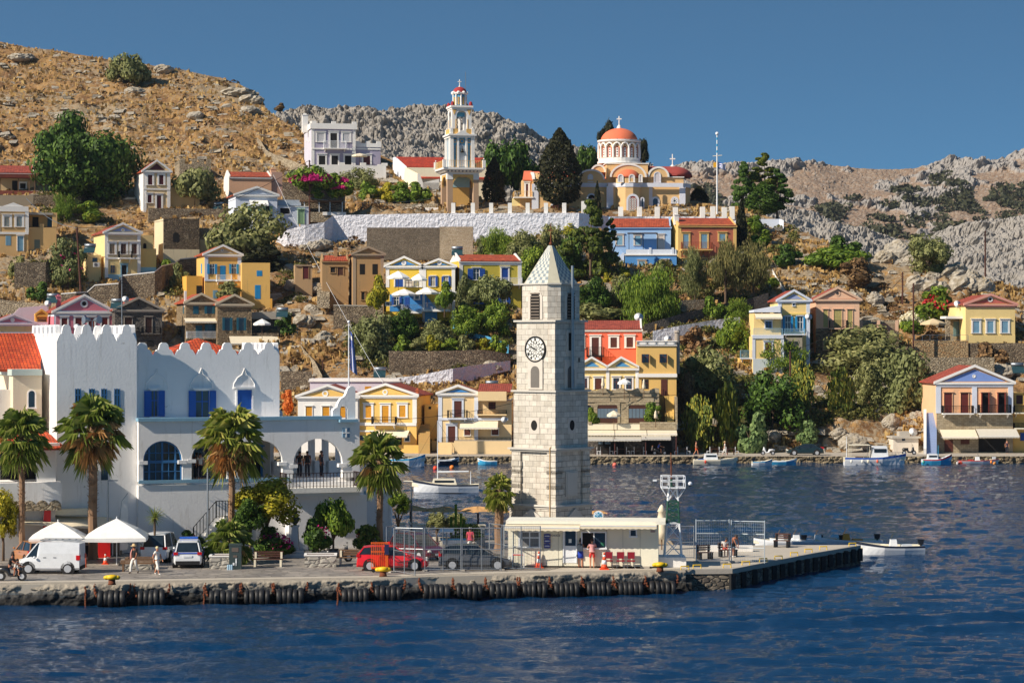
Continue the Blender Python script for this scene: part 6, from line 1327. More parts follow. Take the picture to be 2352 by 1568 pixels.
def quay_mats():
 m,nt,B,N,L=be('quay wall stone');tc=N.new('ShaderNodeTexCoord');sx=N.new('ShaderNodeSeparateXYZ');L.new(tc.outputs['Object'],sx.inputs[0])
 cb=N.new('ShaderNodeCombineXYZ');L.new(sx.outputs[0],cb.inputs[0]);L.new(sx.outputs[2],cb.inputs[1])
 b=N.new('ShaderNodeTexBrick');L.new(cb.outputs[0],b.inputs['Vector']);b.inputs['Scale'].default_value=1;b.inputs['Brick Width'].default_value=.62;b.inputs['Row Height'].default_value=.3;b.inputs['Mortar Size'].default_value=.02
 b.inputs['Color1'].default_value=(*lin((106,104,98)),1);b.inputs['Color2'].default_value=(*lin((62,72,80)),1);b.inputs['Mortar'].default_value=(*lin((66,60,54)),1)
 n=aR(N,L,tc.outputs['Object'],1.4,8,.7);rr=aK(N,[(.3,(.5,.5,.5)),(.7,(1.25,1.2,1.15))]);L.new(n.outputs[0],rr.inputs[0]);c1=aP(N,L,1.0,b.outputs[0],rr.outputs[0],'MULTIPLY')
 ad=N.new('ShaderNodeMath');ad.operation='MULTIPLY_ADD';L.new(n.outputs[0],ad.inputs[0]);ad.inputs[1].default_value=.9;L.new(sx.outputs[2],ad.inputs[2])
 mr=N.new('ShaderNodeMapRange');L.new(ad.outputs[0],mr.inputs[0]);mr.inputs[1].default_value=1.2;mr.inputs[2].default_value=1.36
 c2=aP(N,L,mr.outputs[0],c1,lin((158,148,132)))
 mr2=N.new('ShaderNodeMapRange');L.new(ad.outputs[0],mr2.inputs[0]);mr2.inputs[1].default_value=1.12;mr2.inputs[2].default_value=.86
 c3=aP(N,L,mr2.outputs[0],c2,lin((22,20,18)));L.new(c3,B.inputs['Base Color']);B.inputs['Roughness'].default_value=.8;bump(N,L,B,n.outputs[0],1,.12);MC['quay wall stone']=m  # near-black foot: wet algae band, with shadow painted into the colour
 m2,nt,B,N,L=be('quay paving');tc=N.new('ShaderNodeTexCoord');v=N.new('ShaderNodeTexVoronoi');v.inputs['Scale'].default_value=1.5;v.feature='DISTANCE_TO_EDGE';L.new(tc.outputs['Object'],v.inputs['Vector'])
 v2=N.new('ShaderNodeTexVoronoi');v2.inputs['Scale'].default_value=1.5;L.new(tc.outputs['Object'],v2.inputs['Vector']);sp=N.new('ShaderNodeSeparateColor');L.new(v2.outputs['Color'],sp.inputs[0])
 r=aK(N,[(0,lin((132,126,120))),(1,lin((166,158,148)))]);L.new(sp.outputs[0],r.inputs[0]);re=aK(N,[(0,(0,0,0)),(.06,(1,1,1))]);L.new(v.outputs[0],re.inputs[0])
 n=aR(N,L,tc.outputs['Object'],.5,6,.7);rr=aK(N,[(.35,(.68,.68,.7)),(.65,(1.08,1.06,1.03))]);L.new(n.outputs[0],rr.inputs[0])
 c=aP(N,L,re.outputs[0],lin((104,98,90)),r.outputs[0]);L.new(aP(N,L,1.0,c,rr.outputs[0],'MULTIPLY'),B.inputs['Base Color']);B.inputs['Roughness'].default_value=.55;MC['quay paving']=m2
quay_mats()
PIERC=aF('pier concrete',(186,176,160),.5,(110,100,88))
fpts=[(-160,1347),(0,1343),(230,1340),(600,1334),(860,1330),(1000,1324),(1260,1318),(1550,1311),(1575,1310.5)]
ppts=[(1575,1307),(1682,1306),(1867,1270),(1977,1251.6)]
def av():
 fp=[GQ(*p)for p in fpts];pp=[GQ(*p)for p in ppts]
 back=[GQ(1976,1250.2),GQ(1599,1252),GQ(1480,1248),GQ(1360,1243),GQ(1175,1240),GQ(832,1239),ag((-11,196,ZQ)),ag((-60,196,ZQ))]
 poly=[(p.x,p.y+.3)for p in fp]+[(p.x,p.y+.02)for p in pp]+[(p.x,p.y)for p in back]
 b=MB();b.vprism(poly,-3,ZQ-.006);o=b.build('quay',PIERC);tag(o,kind='structure')
 pav=[GQ(x,y-9)for x,y in fpts[:-1]];bb=[GQ(1470,1262),GQ(1470,1249),GQ(1175,1241),GQ(834,1240),ag((-11.5,195,ZQ)),ag((-59,195,ZQ))]
 b=MB();b.vprism([(p.x,p.y)for p in pav[:-1]]+[(p.x,p.y)for p in bb],ZQ-.003,ZQ+.004);o=b.build('paving',MC['quay paving']);tag(o,kind='structure')
 P0=[(p.x,p.y)for p in fp];seg=[math.hypot(b_[0]-a_[0],b_[1]-a_[1])for a_,b_ in zip(P0,P0[1:])];tot=np.cumsum([0]+seg);n=1100;s_=np.linspace(0,tot[-1],n);X=np.interp(s_,tot,[p[0]for p in P0]);Y=np.interp(s_,tot,[p[1]for p in P0])
 prof=[(1.3,.012),(.9,.014),(.5,.012),(.3,.01),(.16,.0),(.06,-.03)]+[(0,-.08-i*.055)for i in range(26)];k=len(prof)
 XX=np.tile(X,(k,1));YY=np.array([Y+p[0]for p in prof]);ZZ=np.array([np.full(n,ZQ+p[1])for p in prof])
 u=XX;w=ZZ;d=(fbm(u*1.1,w*2.2,4,40)-.5);d2=(fbm(u*3.5,w*5,3,41)-.5);fr_=np.array([0,.05,.1,.25,.6,.9]+[1]*26)[:,None]
 chip=np.clip(fbm(u*.35,w*0+3,2,43)-.45,0,1)*3*np.clip((ZZ-.35)/.5,0,1)
 YY=YY-fr_*(d*.5+d2*.2)+fr_*chip*.35-.05;ZZ=ZZ-fr_*np.clip(chip,0,.8)*.12*(ZZ>.9)
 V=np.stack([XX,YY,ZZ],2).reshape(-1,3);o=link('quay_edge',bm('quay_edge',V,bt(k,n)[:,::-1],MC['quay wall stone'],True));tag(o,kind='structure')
 m=MB();q=pp;lip=MB()
 for a_,b_ in zip(q,q[1:]):
  m.add([(a_.x,a_.y,-1.5),(b_.x,b_.y,-1.5),(b_.x,b_.y,ZQ-.28),(a_.x,a_.y,ZQ-.28)],[(0,1,2,3)])
  lip.add([(a_.x,a_.y-.06,ZQ-.28),(b_.x,b_.y-.06,ZQ-.28),(b_.x,b_.y-.06,ZQ+.01),(a_.x,a_.y-.06,ZQ+.01),(a_.x,a_.y+.5,ZQ+.01),(b_.x,b_.y+.5,ZQ+.01),(a_.x,a_.y,ZQ-.28),(b_.x,b_.y,ZQ-.28)],[(0,1,2,3),(3,2,5,4),(6,7,1,0)])
 PW=aH('pier masonry',(92,84,76),(124,114,100),(146,134,116),(58,52,46),2.4,.06,1.0);o=m.build('pier_face',PW);tag(o,kind='structure');o=lip.build('pier_kerb',CONC);tag(o,kind='structure')
 b=MB();c=q[-1];e=back[0];b.add([(c.x,c.y,-1.5),(e.x+.02,e.y,-1.5),(e.x+.02,e.y,ZQ),(c.x,c.y,ZQ)],[(0,1,2,3)]);o=b.build('pier_end',PW);tag(o,kind='structure')
 end=fp[-1];b=MB();b.box(end.x-.35,end.x+.0,end.y+.1,end.y+1.6,-1.5,ZQ-.15);b.box(end.x+.001,end.x+.35,end.y-.1,end.y+1.2,-1.5,.5);o=b.build('quay_corner',MC['quay wall stone']);tag(o,kind='structure')
av()
RUB=ae('black rubber',(20,20,21),.75);WET=ae('weathered tyre rubber',(30,29,29),.55)
prev=None
for i,(px,yt,yb)in enumerate(((1682,1316,1357),(1706,1312,1352),(1732,1306,1347),(1757,1304,1343),(1777,1298,1329),(1796,1294,1325),(1815,1291,1321),(1833,1285,1316),(1852,1282,1312),(1871,1279,1309),(1889,1277,1306),(1906,1272,1301),(1924,1268,1297),(1941,1264,1293),(1958,1260,1290),(1974,1258,1287))):
 xs=[p[0]for p in ppts];ye=float(np.interp(px,xs,[p[1]for p in ppts]));g=GQ(px,ye)
 t=aj('rubber_fender','black vertical rubber fender strip bolted to the masonry face of the pier','fender',(g.x,g.y-.12,0),radians(28),'rubber strips along the pier')
 m=MB();zt=H-(yt-CY)/F*g.y;zb=H-(yb-CY)/F*g.y;m.box(-.17,.17,-.12,.12,zb,zt);m.build('strip',RUB,t)
def tyre_mb(R0=.5,w=.27,n=18):
 m=MB();prof=[(R0*.55,-w/2),(R0*.9,-w/2),(R0,-w/2+.05),(R0,w/2-.05),(R0*.9,w/2),(R0*.55,w/2),(R0*.5,0)];vs=[];k=len(prof)
 for i in range(n):
  t=2*PI*i/n
  for r,x in prof:vs.append((x,r*cos(t),r*sin(t)))
 fs=[(i*k+j,i*k+(j+1)%k,((i+1)%n)*k+(j+1)%k,((i+1)%n)*k+j)for i in range(n)for j in range(k)]
 return m.add(vs,fs)
tb=tyre_mb();tyre_me=None
fend=[(225,289,1362),(317,379,1362),(480,545,1360),(561,620,1360),(635,697,1358),(787,845,1358),(860,922,1352),(972,1033,1348),(1049,1108,1347),(1124,1186,1346),(1198,1255,1345),(1272,1329,1344),(1347,1402,1343),(1419,1476,1342),(1491,1550,1340)]
for i,(a,b,yc)in enumerate(fend):
 pc=(a+b)/2;ye=float(np.interp(pc,[p[0]for p in fpts],[p[1]for p in fpts]));g=GQ(pc,ye);Yf=g.y-.5;zc=H-(yc+12-CY)/F*Yf;w=(b-a)/F*Yf
 t=aj('tyre_fender','string of worn black tyres hanging on rusty chains against the quay wall','fender',((pc-CX)/F*Yf,Yf,zc),radians(4),'tyre fenders along the quay wall')
 if i in(0,9,14):t['label']={0:'leftmost string of worn tyres on the quay wall, right of a hanging chain',9:'string of tyres on the quay wall straight below the clock tower cabin',14:'rightmost string of tyres, at the quay corner beside the pier'}[i]
 for j in range(5):
  x=-w/2+w*(j+.5)/5
  if tyre_me is None:o=tb.build('tyre',WET,t,True);tyre_me=o.data
  else:o=link('tyre',tyre_me,t)
  o.location=(x,0,rnd.uniform(-.03,.03));o.rotation_euler=(rnd.uniform(0,1),rnd.uniform(-.05,.05),rnd.uniform(-.1,.1));s_=w/5/.28;q=rnd.uniform(.88,1.04);o.scale=(s_*rnd.uniform(.9,1.05),q,q)
 for sd_ in(-1,1):
  m=MB();m.path([(sd_*w/2*.9,0,0),(sd_*(w/2+.18),.1,.25),(sd_*(w/2+.25),.35,.55),(sd_*(w/2+.2),.45,.8)],.04);
  for q in range(4):m.ball((sd_*(w/2+.08+.05*q),.1*q,.15+.17*q),.065,.05,.08,n=6,k=4)
  m.build('chain',RUST,t)
for px,yt,yb in((198,1345,1395),(470,1352,1392),(776,1350,1392)):
 g=GQ(px,1340);t=aj('hanging_chain',{198:'single rusty chain hanging down the quay wall at the far left',470:'rusty iron bracket and chain on the quay wall below the litter bin',776:'rusty iron bracket on the quay wall left of the red car'}[px],'chain',(g.x,g.y-.25,0));m=MB()
 for q in range(9):m.ball((rnd.uniform(-.03,.03),0,1.0-q*.13),.06,.04,.09,n=6,k=4)
 m.build('chain',RUST,t)
def bo(px,y,label):
 g=GQ(px,y);t=aj('mooring_bollard',label,'bollard',g,0,'yellow mooring bollards');m=MB();m.aC([(.24,0),(.2,.1),(.19,.3)],n=14);m.build('post',RUST,t,True)
 m=MB();m.aC([(.2,.3),(.3,.33),(.33,.42),(.3,.52),(.12,.56)],n=14);m.ball((.28,0,.4),.2,.17,.13,n=10);m.ball((-.28,0,.4),.2,.17,.13,n=10);m.build('cap',ae('worn yellow paint',(226,186,20),.5),t,True)
bo(257,1342,'yellow-capped mooring bollard at the quay edge near the white van');bo(880,1323,'yellow-capped bollard in front of the orange trolley and red car');bo(1516,1312,'yellow-capped bollard left of the white lattice-mast plinth')
for i,(px,y)in enumerate(((1570,1308),(1598,1305),(1667,1303),(1710,1297),(1750,1290),(1785,1284),(1821,1276),(1854,1268),(1888,1262),(1955,1254))):
 g=GQ(px+3,y);t=aj('mooring_ring','small yellow steel mooring hoop on the pier edge','mooring ring',g,.3,'yellow mooring hoops along the pier');m=MB();m.path([(-.25,0,0),(-.25,0,.22),(.25,0,.22),(.25,0,0)],.04);m.build('hoop',ae('worn yellow paint',(226,186,20),.5),t)
def aQ():
 t0=GQ(1330,1303);h=ak('long cream prefabricated cabin with two awnings, service window and white door',1167,1511,1303,-4,2.6,Y=t0.y,name='office_cabin',cat='cabin',fnd=-.05)
 fr('Z7');CP=aF('cream sandwich panel',(232,226,204),.08);h.x0=85
 m=MB();m.box(h.U(85),h.U(1655),0,2.6,.1,h.Z(640));h.aa('wall',m,CP);m=MB()
 for x in(190,450,610,650,830,1115,1285,1465):m.box(h.U(x)-.01,h.U(x)+.01,-.012,-.001,.1,h.Z(690))
 h.aa('panel_joints',m,ae('joint grey',(170,166,150)));m=MB();m.box(h.U(65),h.U(1730),-.25,2.75,h.Z(640),h.Z(605));h.aa('roof',m,aF('off white roof',(230,226,210),.2))
 for x0,x1 in((60,840),(845,1640)):h.aU(x0,x1,640,690 if x0>500 else 710,None,1.0)
 h.win(207,725,415,875,ai,None,fw=.08,bars=ai,pane=ae('blinds grey',(112,112,112),.7),lintel=False);h.au(668,715,795,1045,ai,None,pane=ai,fw=.06,lintel=False);h.win(682,718,790,866,None,None,v=-.03,name='door_glass');h.win(718,795,748,836,None,pane=ae('notice paper',(230,230,226)),v=-.06,name='notice')
 h.win(862,730,1100,885,ai,None,fw=.08,lintel=False,pane=aq);h.win(990,735,1098,882,None,None,v=-.03,name='sliding_pane');h.win(976,730,988,885,None,v=-.05,pane=ai,name='mullion');h.win(1366,705,1420,762,ai,None,fw=.08,lintel=False)
 for x in(1052,):h.win(x,832,x+42,870,None,v=-.06,pane=ae('green notice',(40,110,84)),name='notice')
 for i in range(3):
  z0=741+i*52;w=h.win(460,z0,528,z0+48,None,None,pane=ae('flag blue',(36,50,140),.5),v=-.015,name='notice_board',sill=False);s_=MB();uc,zc=h.U(494),h.Z(z0+24,494)
  for k in range(12):s_.disc((uc+.27*cos(k*PI/6),-.04,zc+.15*sin(k*PI/6)),(0,1,0),.018,.01,6)
  h.aa('stars',s_,ae('star yellow',(240,200,60)),w);s_=MB()
  for r_ in range(2):s_.box(uc-.15,uc+.15,-.042,-.036,zc+.01-.045*r_,zc+.035-.045*r_)
  h.aa('lettering_lines',s_,ai,w)
 txt=bpy.data.curves.new('police_lettering','FONT');txt.body='POLICE';txt.size=.155;txt.extrude=.004;txt.align_x='CENTER';txt.materials.append(ae('lettering navy',(24,34,80)))
 to=bpy.data.objects.new('lettering',txt);to=link('lettering',bpy.data.meshes.new_from_object(to),h.root);to.location=(h.U(576),-.02,h.Z(769));to.rotation_euler=(PI/2,0,0);to.scale=(1.25,1,1)
 m=MB();m.box(h.U(1572),h.U(1622),-.015,-.002,h.Z(722),h.Z(700));w=h.aa('maker_plate',m,ae('plate grey',(210,206,200)));m=MB();m.box(h.U(1575),h.U(1620),-.02,-.0151,h.Z(708),h.Z(702));m.box(h.U(1575),h.U(1620),-.02,-.0151,h.Z(720),h.Z(714));h.aa('plate_text',m,ae('plate red',(130,40,40)),w)
 m=MB();m.box(h.U(1465),h.U(1565),-.3,.8,0,.12);h.aa('step',m,CONC)
 for i,(x,yb)in enumerate(((1140,1105),(1262,1108),(1372,1110))):
  g=h.world(x,yb);g.z=ZQ;a=ag((sin(h.th),-cos(h.th),0))*.45
  c=aj('chair',['red-seated metal chair behind the orange cone','middle red-seated metal chair against the cabin wall','red-seated metal chair nearest the cabin end'][i],'chair',g+a,h.th,'red chairs along the cabin')
  RD=ae('dark red vinyl',(140,30,42),.4);m=MB();m.box(-.24,.24,-.22,.22,.44,.5);m.build('seat',RD,c);m=MB();m.box(-.23,.23,.2,.25,.58,.98);m.build('backrest',RD,c)
  for sx in(-1,1):
   for sy in(-1,1):m=MB();m.ah((sx*.22,sy*.2,0),(sx*.22,sy*.2,.45 if sy<0 else.95),.014,n=5);m.build('leg',GALV,c)
 fr('D');return h
CAB=aQ()
def sign_disc():
 g=GQ(1379,1290);t=aj('round_sign','round white and turquoise sign on a thin post above the cabin roof','sign',(g.x,g.y+3.5,ZQ));zc=H-ZQ-(1184-CY)/F*(g.y+3.5)
 m=MB();m.ah((0,0,0),(0,0,zc-.3),.03);m.build('post',GALV,t);m=MB();m.disc((0,0,zc),(0,1,0),.32,.03,24);d=m.build('disc',ai,t);m=MB();TQ=ae('turquoise emblem',(40,150,196))
 m.ah((-.18,-.03,zc-.18),(.18,-.03,zc+.18),.025,n=4);m.ah((.18,-.03,zc-.18),(-.18,-.03,zc+.18),.025,n=4)
 for a in(0,PI):m.disc((.17*cos(a),-.025,zc),(0,1,0),.07,.01,8)
 m.disc((0,-.025,zc+.17),(0,1,0),.07,.01,8);m.build('emblem',TQ,d)
sign_disc()
def mast():
 fr('Z7');g=GQ(DX(1750),DY(1092));t=aj('signal_mast','white and green lattice signal mast with railed platform on a white block','mast',(g.x,g.y+.9,ZQ),0);k=(g.y+.9)/F*.2197;zz=lambda y:H-ZQ-(DY(y)-CY)/F*(g.y+.9);xx=lambda x:(DX(x)-CX)/F*(g.y+.9)-g.x
 m=MB();m.box(xx(1565),xx(1935),-.9,1.1,0,zz(975));m.build('plinth',ab,t)
 xc=xx(1808);GRN=ae('dark green steel',(30,74,58),.5);sec=[(975,90),(630,62),(395,52),(262,36)]
 def leg(y0,w0,y1,w1,mat,nm,nb):
  hw0,hw1=w0*k,w1*k;m=MB();z0,z1=zz(y0),zz(y1)
  for sx in(-1,1):
   for sy in(-1,1):m.ah((xc+sx*hw0,sy*hw0,z0),(xc+sx*hw1,sy*hw1,z1),.045,n=5)
  m.build(nm,mat,t);m=MB()
  for i in range(nb):
   a,b=i/nb,(i+1)/nb;wa,wb=hw0+(hw1-hw0)*a,hw0+(hw1-hw0)*b;za,zb_=z0+(z1-z0)*a,z0+(z1-z0)*b
   for s_ in(-1,1):
    m.ah((xc-wa,s_*wa,za),(xc+wb,s_*wb,zb_),.03,n=4);m.ah((xc+wa,s_*wa,za),(xc-wb,s_*wb,zb_),.03,n=4)
    m.ah((xc+s_*wa,-wa,za),(xc+s_*wb,wb,zb_),.03,n=4);m.ah((xc-wb,s_*wb,zb_),(xc+wb,s_*wb,zb_),.03,n=4)
  m.build(nm.replace('legs','bracing'),mat,t)
 leg(975,90,630,66,ai,'lower_legs',2);leg(628,66,397,54,GRN,'middle_legs',4);leg(395,54,262,40,ai,'upper_legs',1)
 m=MB();z0=zz(262);b=120*k;m.box(xc-b,xc+b,-b,b,z0,z0+.06)
 for s_ in(-1,1):
  for q in(-1,1):m.ah((xc+s_*52*k,q*.3,zz(370)),(xc+s_*b,q*b*.9,z0),.025,n=4)
 pf=m.build('platform',ai,t);m=MB()
 for zq in(zz(190),zz(137)):
  for a,b_ in(((-1,-1),(1,-1)),((1,-1),(1,1)),((1,1),(-1,1)),((-1,1),(-1,-1))):m.ah((xc+a[0]*b,a[1]*b,zq),(xc+b_[0]*b,b_[1]*b,zq),.03,n=4)
 for sx in(-1,-.35,.35,1):
  for sy in(-1,1):m.ah((xc+sx*b,sy*b,z0),(xc+sx*b,sy*b,zz(137)),.03,n=4)
 m.build('railing',ai,pf);m=MB();m.ah((xc-.1,0,z0),(xc-.1,0,zz(170)),.08,n=6);m.ah((xc-.1,0,zz(240)),(xc-.1,0,zz(262)),.25,.1,6);m.build('lamp_base',GRN,t);m=MB();m.ah((xc-.1,0,zz(170)),(xc-.12,0,zz(-105)),.045,.03,6);m.build('pole',RUST,t)
 m=MB();m.box(xc+.55,xc+.72,-.6,-.4,zz(205),zz(165));m.ball((xc+1.0,-.6,zz(212)),.13,m=0);m.box(xc-1.25,xc-1.02,-.6,-.45,zz(188),zz(170));m.build('camera_box',ai,t);m=MB();m.ball((xc+1.0,-.6,zz(224)),.1);m.build('camera_dome',aq,t);fr('D')
mast()
def bu(px0,px1,yt,yb0,label,yb1=None,mid=(),fmat=GALV,group='wire mesh fence panels on the quay',rows=None):
 yb1=yb1 or yb0;a,b=GQ(px0,yb0),GQ(px1,yb1);d=b-a;w=d.length;hgt=H-ZQ-(yt-CY)/F*a.y;t=aj('fence_panel',label,'fence',a,math.atan2(d.y,d.x),group)
 m=MB();r=.035
 m.ah((0,0,0),(0,0,hgt),r,n=5);m.ah((w,0,0),(w,0,hgt),r,n=5)
 for q in(.04,.5,.985)if rows is None else rows:m.ah((0,0,hgt*q),(w,0,hgt*q),r*.8,n=5)
 for q in mid:m.ah((w*q,0,0),(w*q,0,hgt),r*.8,n=5)
 m.build('frame',fmat,t);n1=max(2,int(w/.13));n2=int(hgt/.2);m=MB();e=.0035
 for i in range(1,n1):x=w*i/n1;m.add([(x-e,0,.08),(x+e,0,.08),(x+e,0,hgt*.98),(x-e,0,hgt*.98)],[(0,1,2,3)])
 for i in range(1,n2):z=hgt*i/n2;m.add([(0,.002,z-e),(w,.002,z-e),(w,.002,z+e),(0,.002,z+e)],[(0,1,2,3)])
 m.build('mesh',fmat,t);m=MB();m.box(-.15,.15,-.3,.3,0,.08);m.build('foot',CONC,t);return t
for a in((888,908,1208,1311,'narrow mesh panel at the left end of the fence, beside the orange trolley',1305),(905,953,1212,1314,'mesh gate swung towards the viewer beside the orange trolley',1322),(908,972,1210,1308,'mesh panel in front of the red car bonnet',1310),(976,1059,1211,1311,'mesh panel in front of the rear half of the grey hatchback',1311),(1062,1151,1211,1310,'mesh panel in front of the grey hatchback bonnet',1310),(1153,1241,1207,1308,'mesh panel standing in front of the cabin blinds',1308),(1124,1157,1200,1292,'mesh panel set back beside the palm trunk',1297),(1158,1199,1204,1300,'mesh panel angled towards the cabin corner',1304),(1563,1594,1207,1282,'low white-framed mesh panel just right of the lattice mast',1282)):
 bu(*a[:5],yb1=a[5],mid=(.5,)if a[1]-a[0]>40 else())
WF=ae('pale galvanised frame',(196,204,208),.4,.2)
bu(1599,1675,1192,1291,'tall white-framed mesh panel on the pier, left of the pair',1291,fmat=WF,rows=(.05,.67,.97),group='tall fence pair on the pier');bu(1680,1756,1193,1291,'tall white-framed mesh panel on the pier, right of the pair',1293,fmat=WF,rows=(.35,.67,.97),group='tall fence pair on the pier')
def a6(px,y,w,label,rz=0,back=True,mat=WOODD,leg=CREAMW,g='benches'):
 t=aj('bench',label,'bench',GQ(px,y),rz,g);m=MB()
 for i in range(3):m.box(-w/2,w/2,-.25+i*.16,-.12+i*.16,.42,.46)
 m.build('seat',mat,t)
 if back:
  m=MB()
  for i in range(3):m.box(-w/2,w/2,.25,.29,.54+i*.13,.64+i*.13)
  m.build('backrest',mat,t)
 for sx in(-1,1):m=MB();m.box(sx*(w/2-.12)-.06,sx*(w/2-.12)+.06,-.28,.32,0,.42);m.box(sx*(w/2-.12)-.06,sx*(w/2-.12)+.06,.2,.32,.42,.85);m.build('leg',leg,t)
a6(616,1300,1.8,'brown slatted bench with cream concrete ends between bin and bust',0,g='benches on the quay');a6(808,1296,1.6,'dark wooden bench behind the red car, right of the parked motor scooter',0,mat=WOODB,g='benches on the quay')
a6(1619,1284,1.0,'dark wooden bench behind the left tall mesh panel',.35,leg=aI,g='benches on the pier');a6(1796,1256,1.1,'brown wooden bench near the end of the pier',-.4,leg=aI,g='benches on the pier');a6(1672,1278,1.2,'bench under the seated couple on the pier',.2,leg=aI,g='benches on the pier')
t=aj('stone_block','low white stone block behind the seated couple on the pier','block',GQ(1676,1266));m=MB();m.box(-1.5,1.5,0,.5,0,.38);m.build('block',ab,t)
def cone(px,y,label,s=1):
 t=aj('traffic_cone',label,'traffic cone',GQ(px,y),0,'orange and white traffic cones');OR=ae('orange plastic',(236,84,40),.5);m=MB();m.box(-.2*s,.2*s,-.2*s,.2*s,0,.04*s);m.build('base',OR,t);m=MB();m.aC([(.15*s,.04*s),(.115*s,.22*s)]);m.aC([(.083*s,.4*s),(.06*s,.54*s)]);m.aC([(.045*s,.62*s),(.03*s,.72*s)]);m.build('cone',OR,t,True);m=MB();m.aC([(.115*s,.22*s),(.083*s,.4*s)]);m.aC([(.06*s,.54*s),(.045*s,.62*s)]);m.build('white_band',ai,t,True)
cone(1388,1307,'orange and white cone in front of the left red chair',1.4);cone(242,1295,'small cone beside the red fridge under the parasols',1.0);cone(1238,1303,'cone standing at the right end of the mesh fence',1.35)
def aG(name,label,g,w,h0,h1,mat,aw=WOODB,square=False,rz=0,group=None,ruffle=True,n=8):
 t=aj(name,label,'parasol',g,rz,group);m=MB();r=w/2;k=4 if square else n;o=PI/4 if square else PI/n;s2=1.414 if square else 1
 ring=[(r*s2*cos(o+2*PI*i/k),r*s2*sin(o+2*PI*i/k))for i in range(k)];q=3
 for i in range(k):
  a,b=ring[i],ring[(i+1)%k]
  for j in range(q):
   f0,f1=1-j/q,1-(j+1)/q;z0,z1=h0+(h1-h0)*(1-f0)**.85,h0+(h1-h0)*(1-f1)**.85;P=[(a[0]*f0,a[1]*f0,z0),(b[0]*f0,b[1]*f0,z0),(b[0]*f1,b[1]*f1,z1),(a[0]*f1,a[1]*f1,z1)]
   m.add(P,[(0,1,2,3)]if f1>0 else[(0,1,2)])
  if ruffle:m.add([(a[0],a[1],h0-.22),(b[0],b[1],h0-.22),(b[0],b[1],h0),(a[0],a[1],h0),((a[0]+b[0])/2*1.01,(a[1]+b[1])/2*1.01,h0-.26)],[(0,4,1,2,3)])
 m.build('canopy',mat,t);m=MB();m.ah((0,0,0),(0,0,h1+.12),.035,n=6);m.build('pole',aw,t);m=MB()
 for i in range(k):m.ah((0,0,h1-.25),(ring[i][0]*.98,ring[i][1]*.98,h0+.0),.012,n=3)
 m.build('ribs',aw,t);return t
g=GQ(133,1292);zf=lambda y,Y:H-(y-CY)/F*Y-ZQ
aG('large_parasol','left of the two big white square parasols behind the white van',g,3.3,zf(1232,g.y),zf(1197,g.y),WCANV,ai,True,.12,'big white parasols')
g=GQ(268,1296);aG('large_parasol','right of the two big white parasols, with a small top vent',g,3.7,zf(1230,g.y),zf(1190,g.y),WCANV,ai,True,.1,'big white parasols')
def kiosk():
 h=ak('white quayside kiosk with stretched cream roof behind the parasols',58,275,1268,12,3,Y=153,name='kiosk',cat='kiosk',fnd=.2);fr('Z3')
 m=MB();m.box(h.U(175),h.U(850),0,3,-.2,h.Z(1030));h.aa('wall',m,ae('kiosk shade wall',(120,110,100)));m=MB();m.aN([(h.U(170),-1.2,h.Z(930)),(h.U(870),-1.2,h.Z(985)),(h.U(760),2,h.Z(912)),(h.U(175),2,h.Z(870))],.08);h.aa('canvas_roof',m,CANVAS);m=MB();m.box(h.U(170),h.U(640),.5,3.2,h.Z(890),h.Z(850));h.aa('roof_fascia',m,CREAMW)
 h.win(190,1020,235,1200,None,pane=ae('red cabinet',(150,40,34)),name='red_panel');h.au(655,1040,780,1260,ai,None,pane=GL,fw=.08,lintel=False);h.win(560,1100,640,1250,None,pane=aq);h.win(430,1060,560,1250,None,pane=aq)
 g=h.world(725,1255,-1.0);t=aj('drinks_fridge','red upright drinks fridge outside the kiosk','fridge',(g.x,g.y,ZQ),h.th);m=MB();m.box(-.38,.38,-.3,.3,0,1.3);m.build('cabinet',ae('bright red panel',(214,30,26),.4),t);m=MB();m.box(-.3,.3,-.33,-.301,1.3,1.31);m.box(-.38,.38,-.3,.3,1.301,1.9);m.build('glass_top',GL,t)
 for nm,x,y,col,lab in(('feather_banner',300,1255,ae('red banner cloth',(214,50,52),.7),'tall red feather banner rising behind the left parasol'),('feather_banner',835,1258,WCANV,'white feather banner rising above the right parasol')):
  g=h.world(x,y,-.4 if x<500 else-.6);t=aj(nm,lab,'banner',(g.x,g.y,ZQ),h.th);zt=4.2 if x<500 else 4.0;m=MB();m.path([(0,0,0),(0,0,2.4),(.12,0,3.5),(.5,0,zt)],.02);m.build('pole',GALV,t)
  m=MB();P=[(0,.7),(0,2.4),(.12,3.5),(.5,zt),(.5,3.2),(.42,.75)]if x<500 else[(-.0,.4),(-.0,2.4),(.1,3.5),(.5,zt),(.52,3.0),(.5,.42)];m.aJ([(a,b)for a,b in P][::-1],-.01,.01);m.build('flag',col,t)
 fr('D')
kiosk()
PLST=aH('crazy paving planter',(170,164,152),(196,190,178),(214,206,194),(120,114,104),1.9,.05,.6)
def aL(px,y,w,d,hh,label,wood=False):
 t=aj('planter',label,'planter',GQ(px,y),.06,None);m=MB()
 m.box(-w/2,w/2,0,d,0,hh);m.build('body',PLST,t);m=MB();m.box(-w/2-.04,w/2+.04,-.04,.12,hh+.002,hh+.08);m.box(-w/2-.04,w/2+.04,d-.12,d+.04,hh+.002,hh+.08);m.box(-w/2-.04,-w/2+.12,.121,d-.121,hh+.002,hh+.08);m.box(w/2-.12,w/2+.04,.121,d-.121,hh+.002,hh+.08);m.build('rim',WOODB if wood else ab,t);m=MB();m.box(-w/2+.12,w/2-.12,.12,d-.12,hh,hh+.04);m.build('soil',ae('soil',(80,56,40),.95),t)
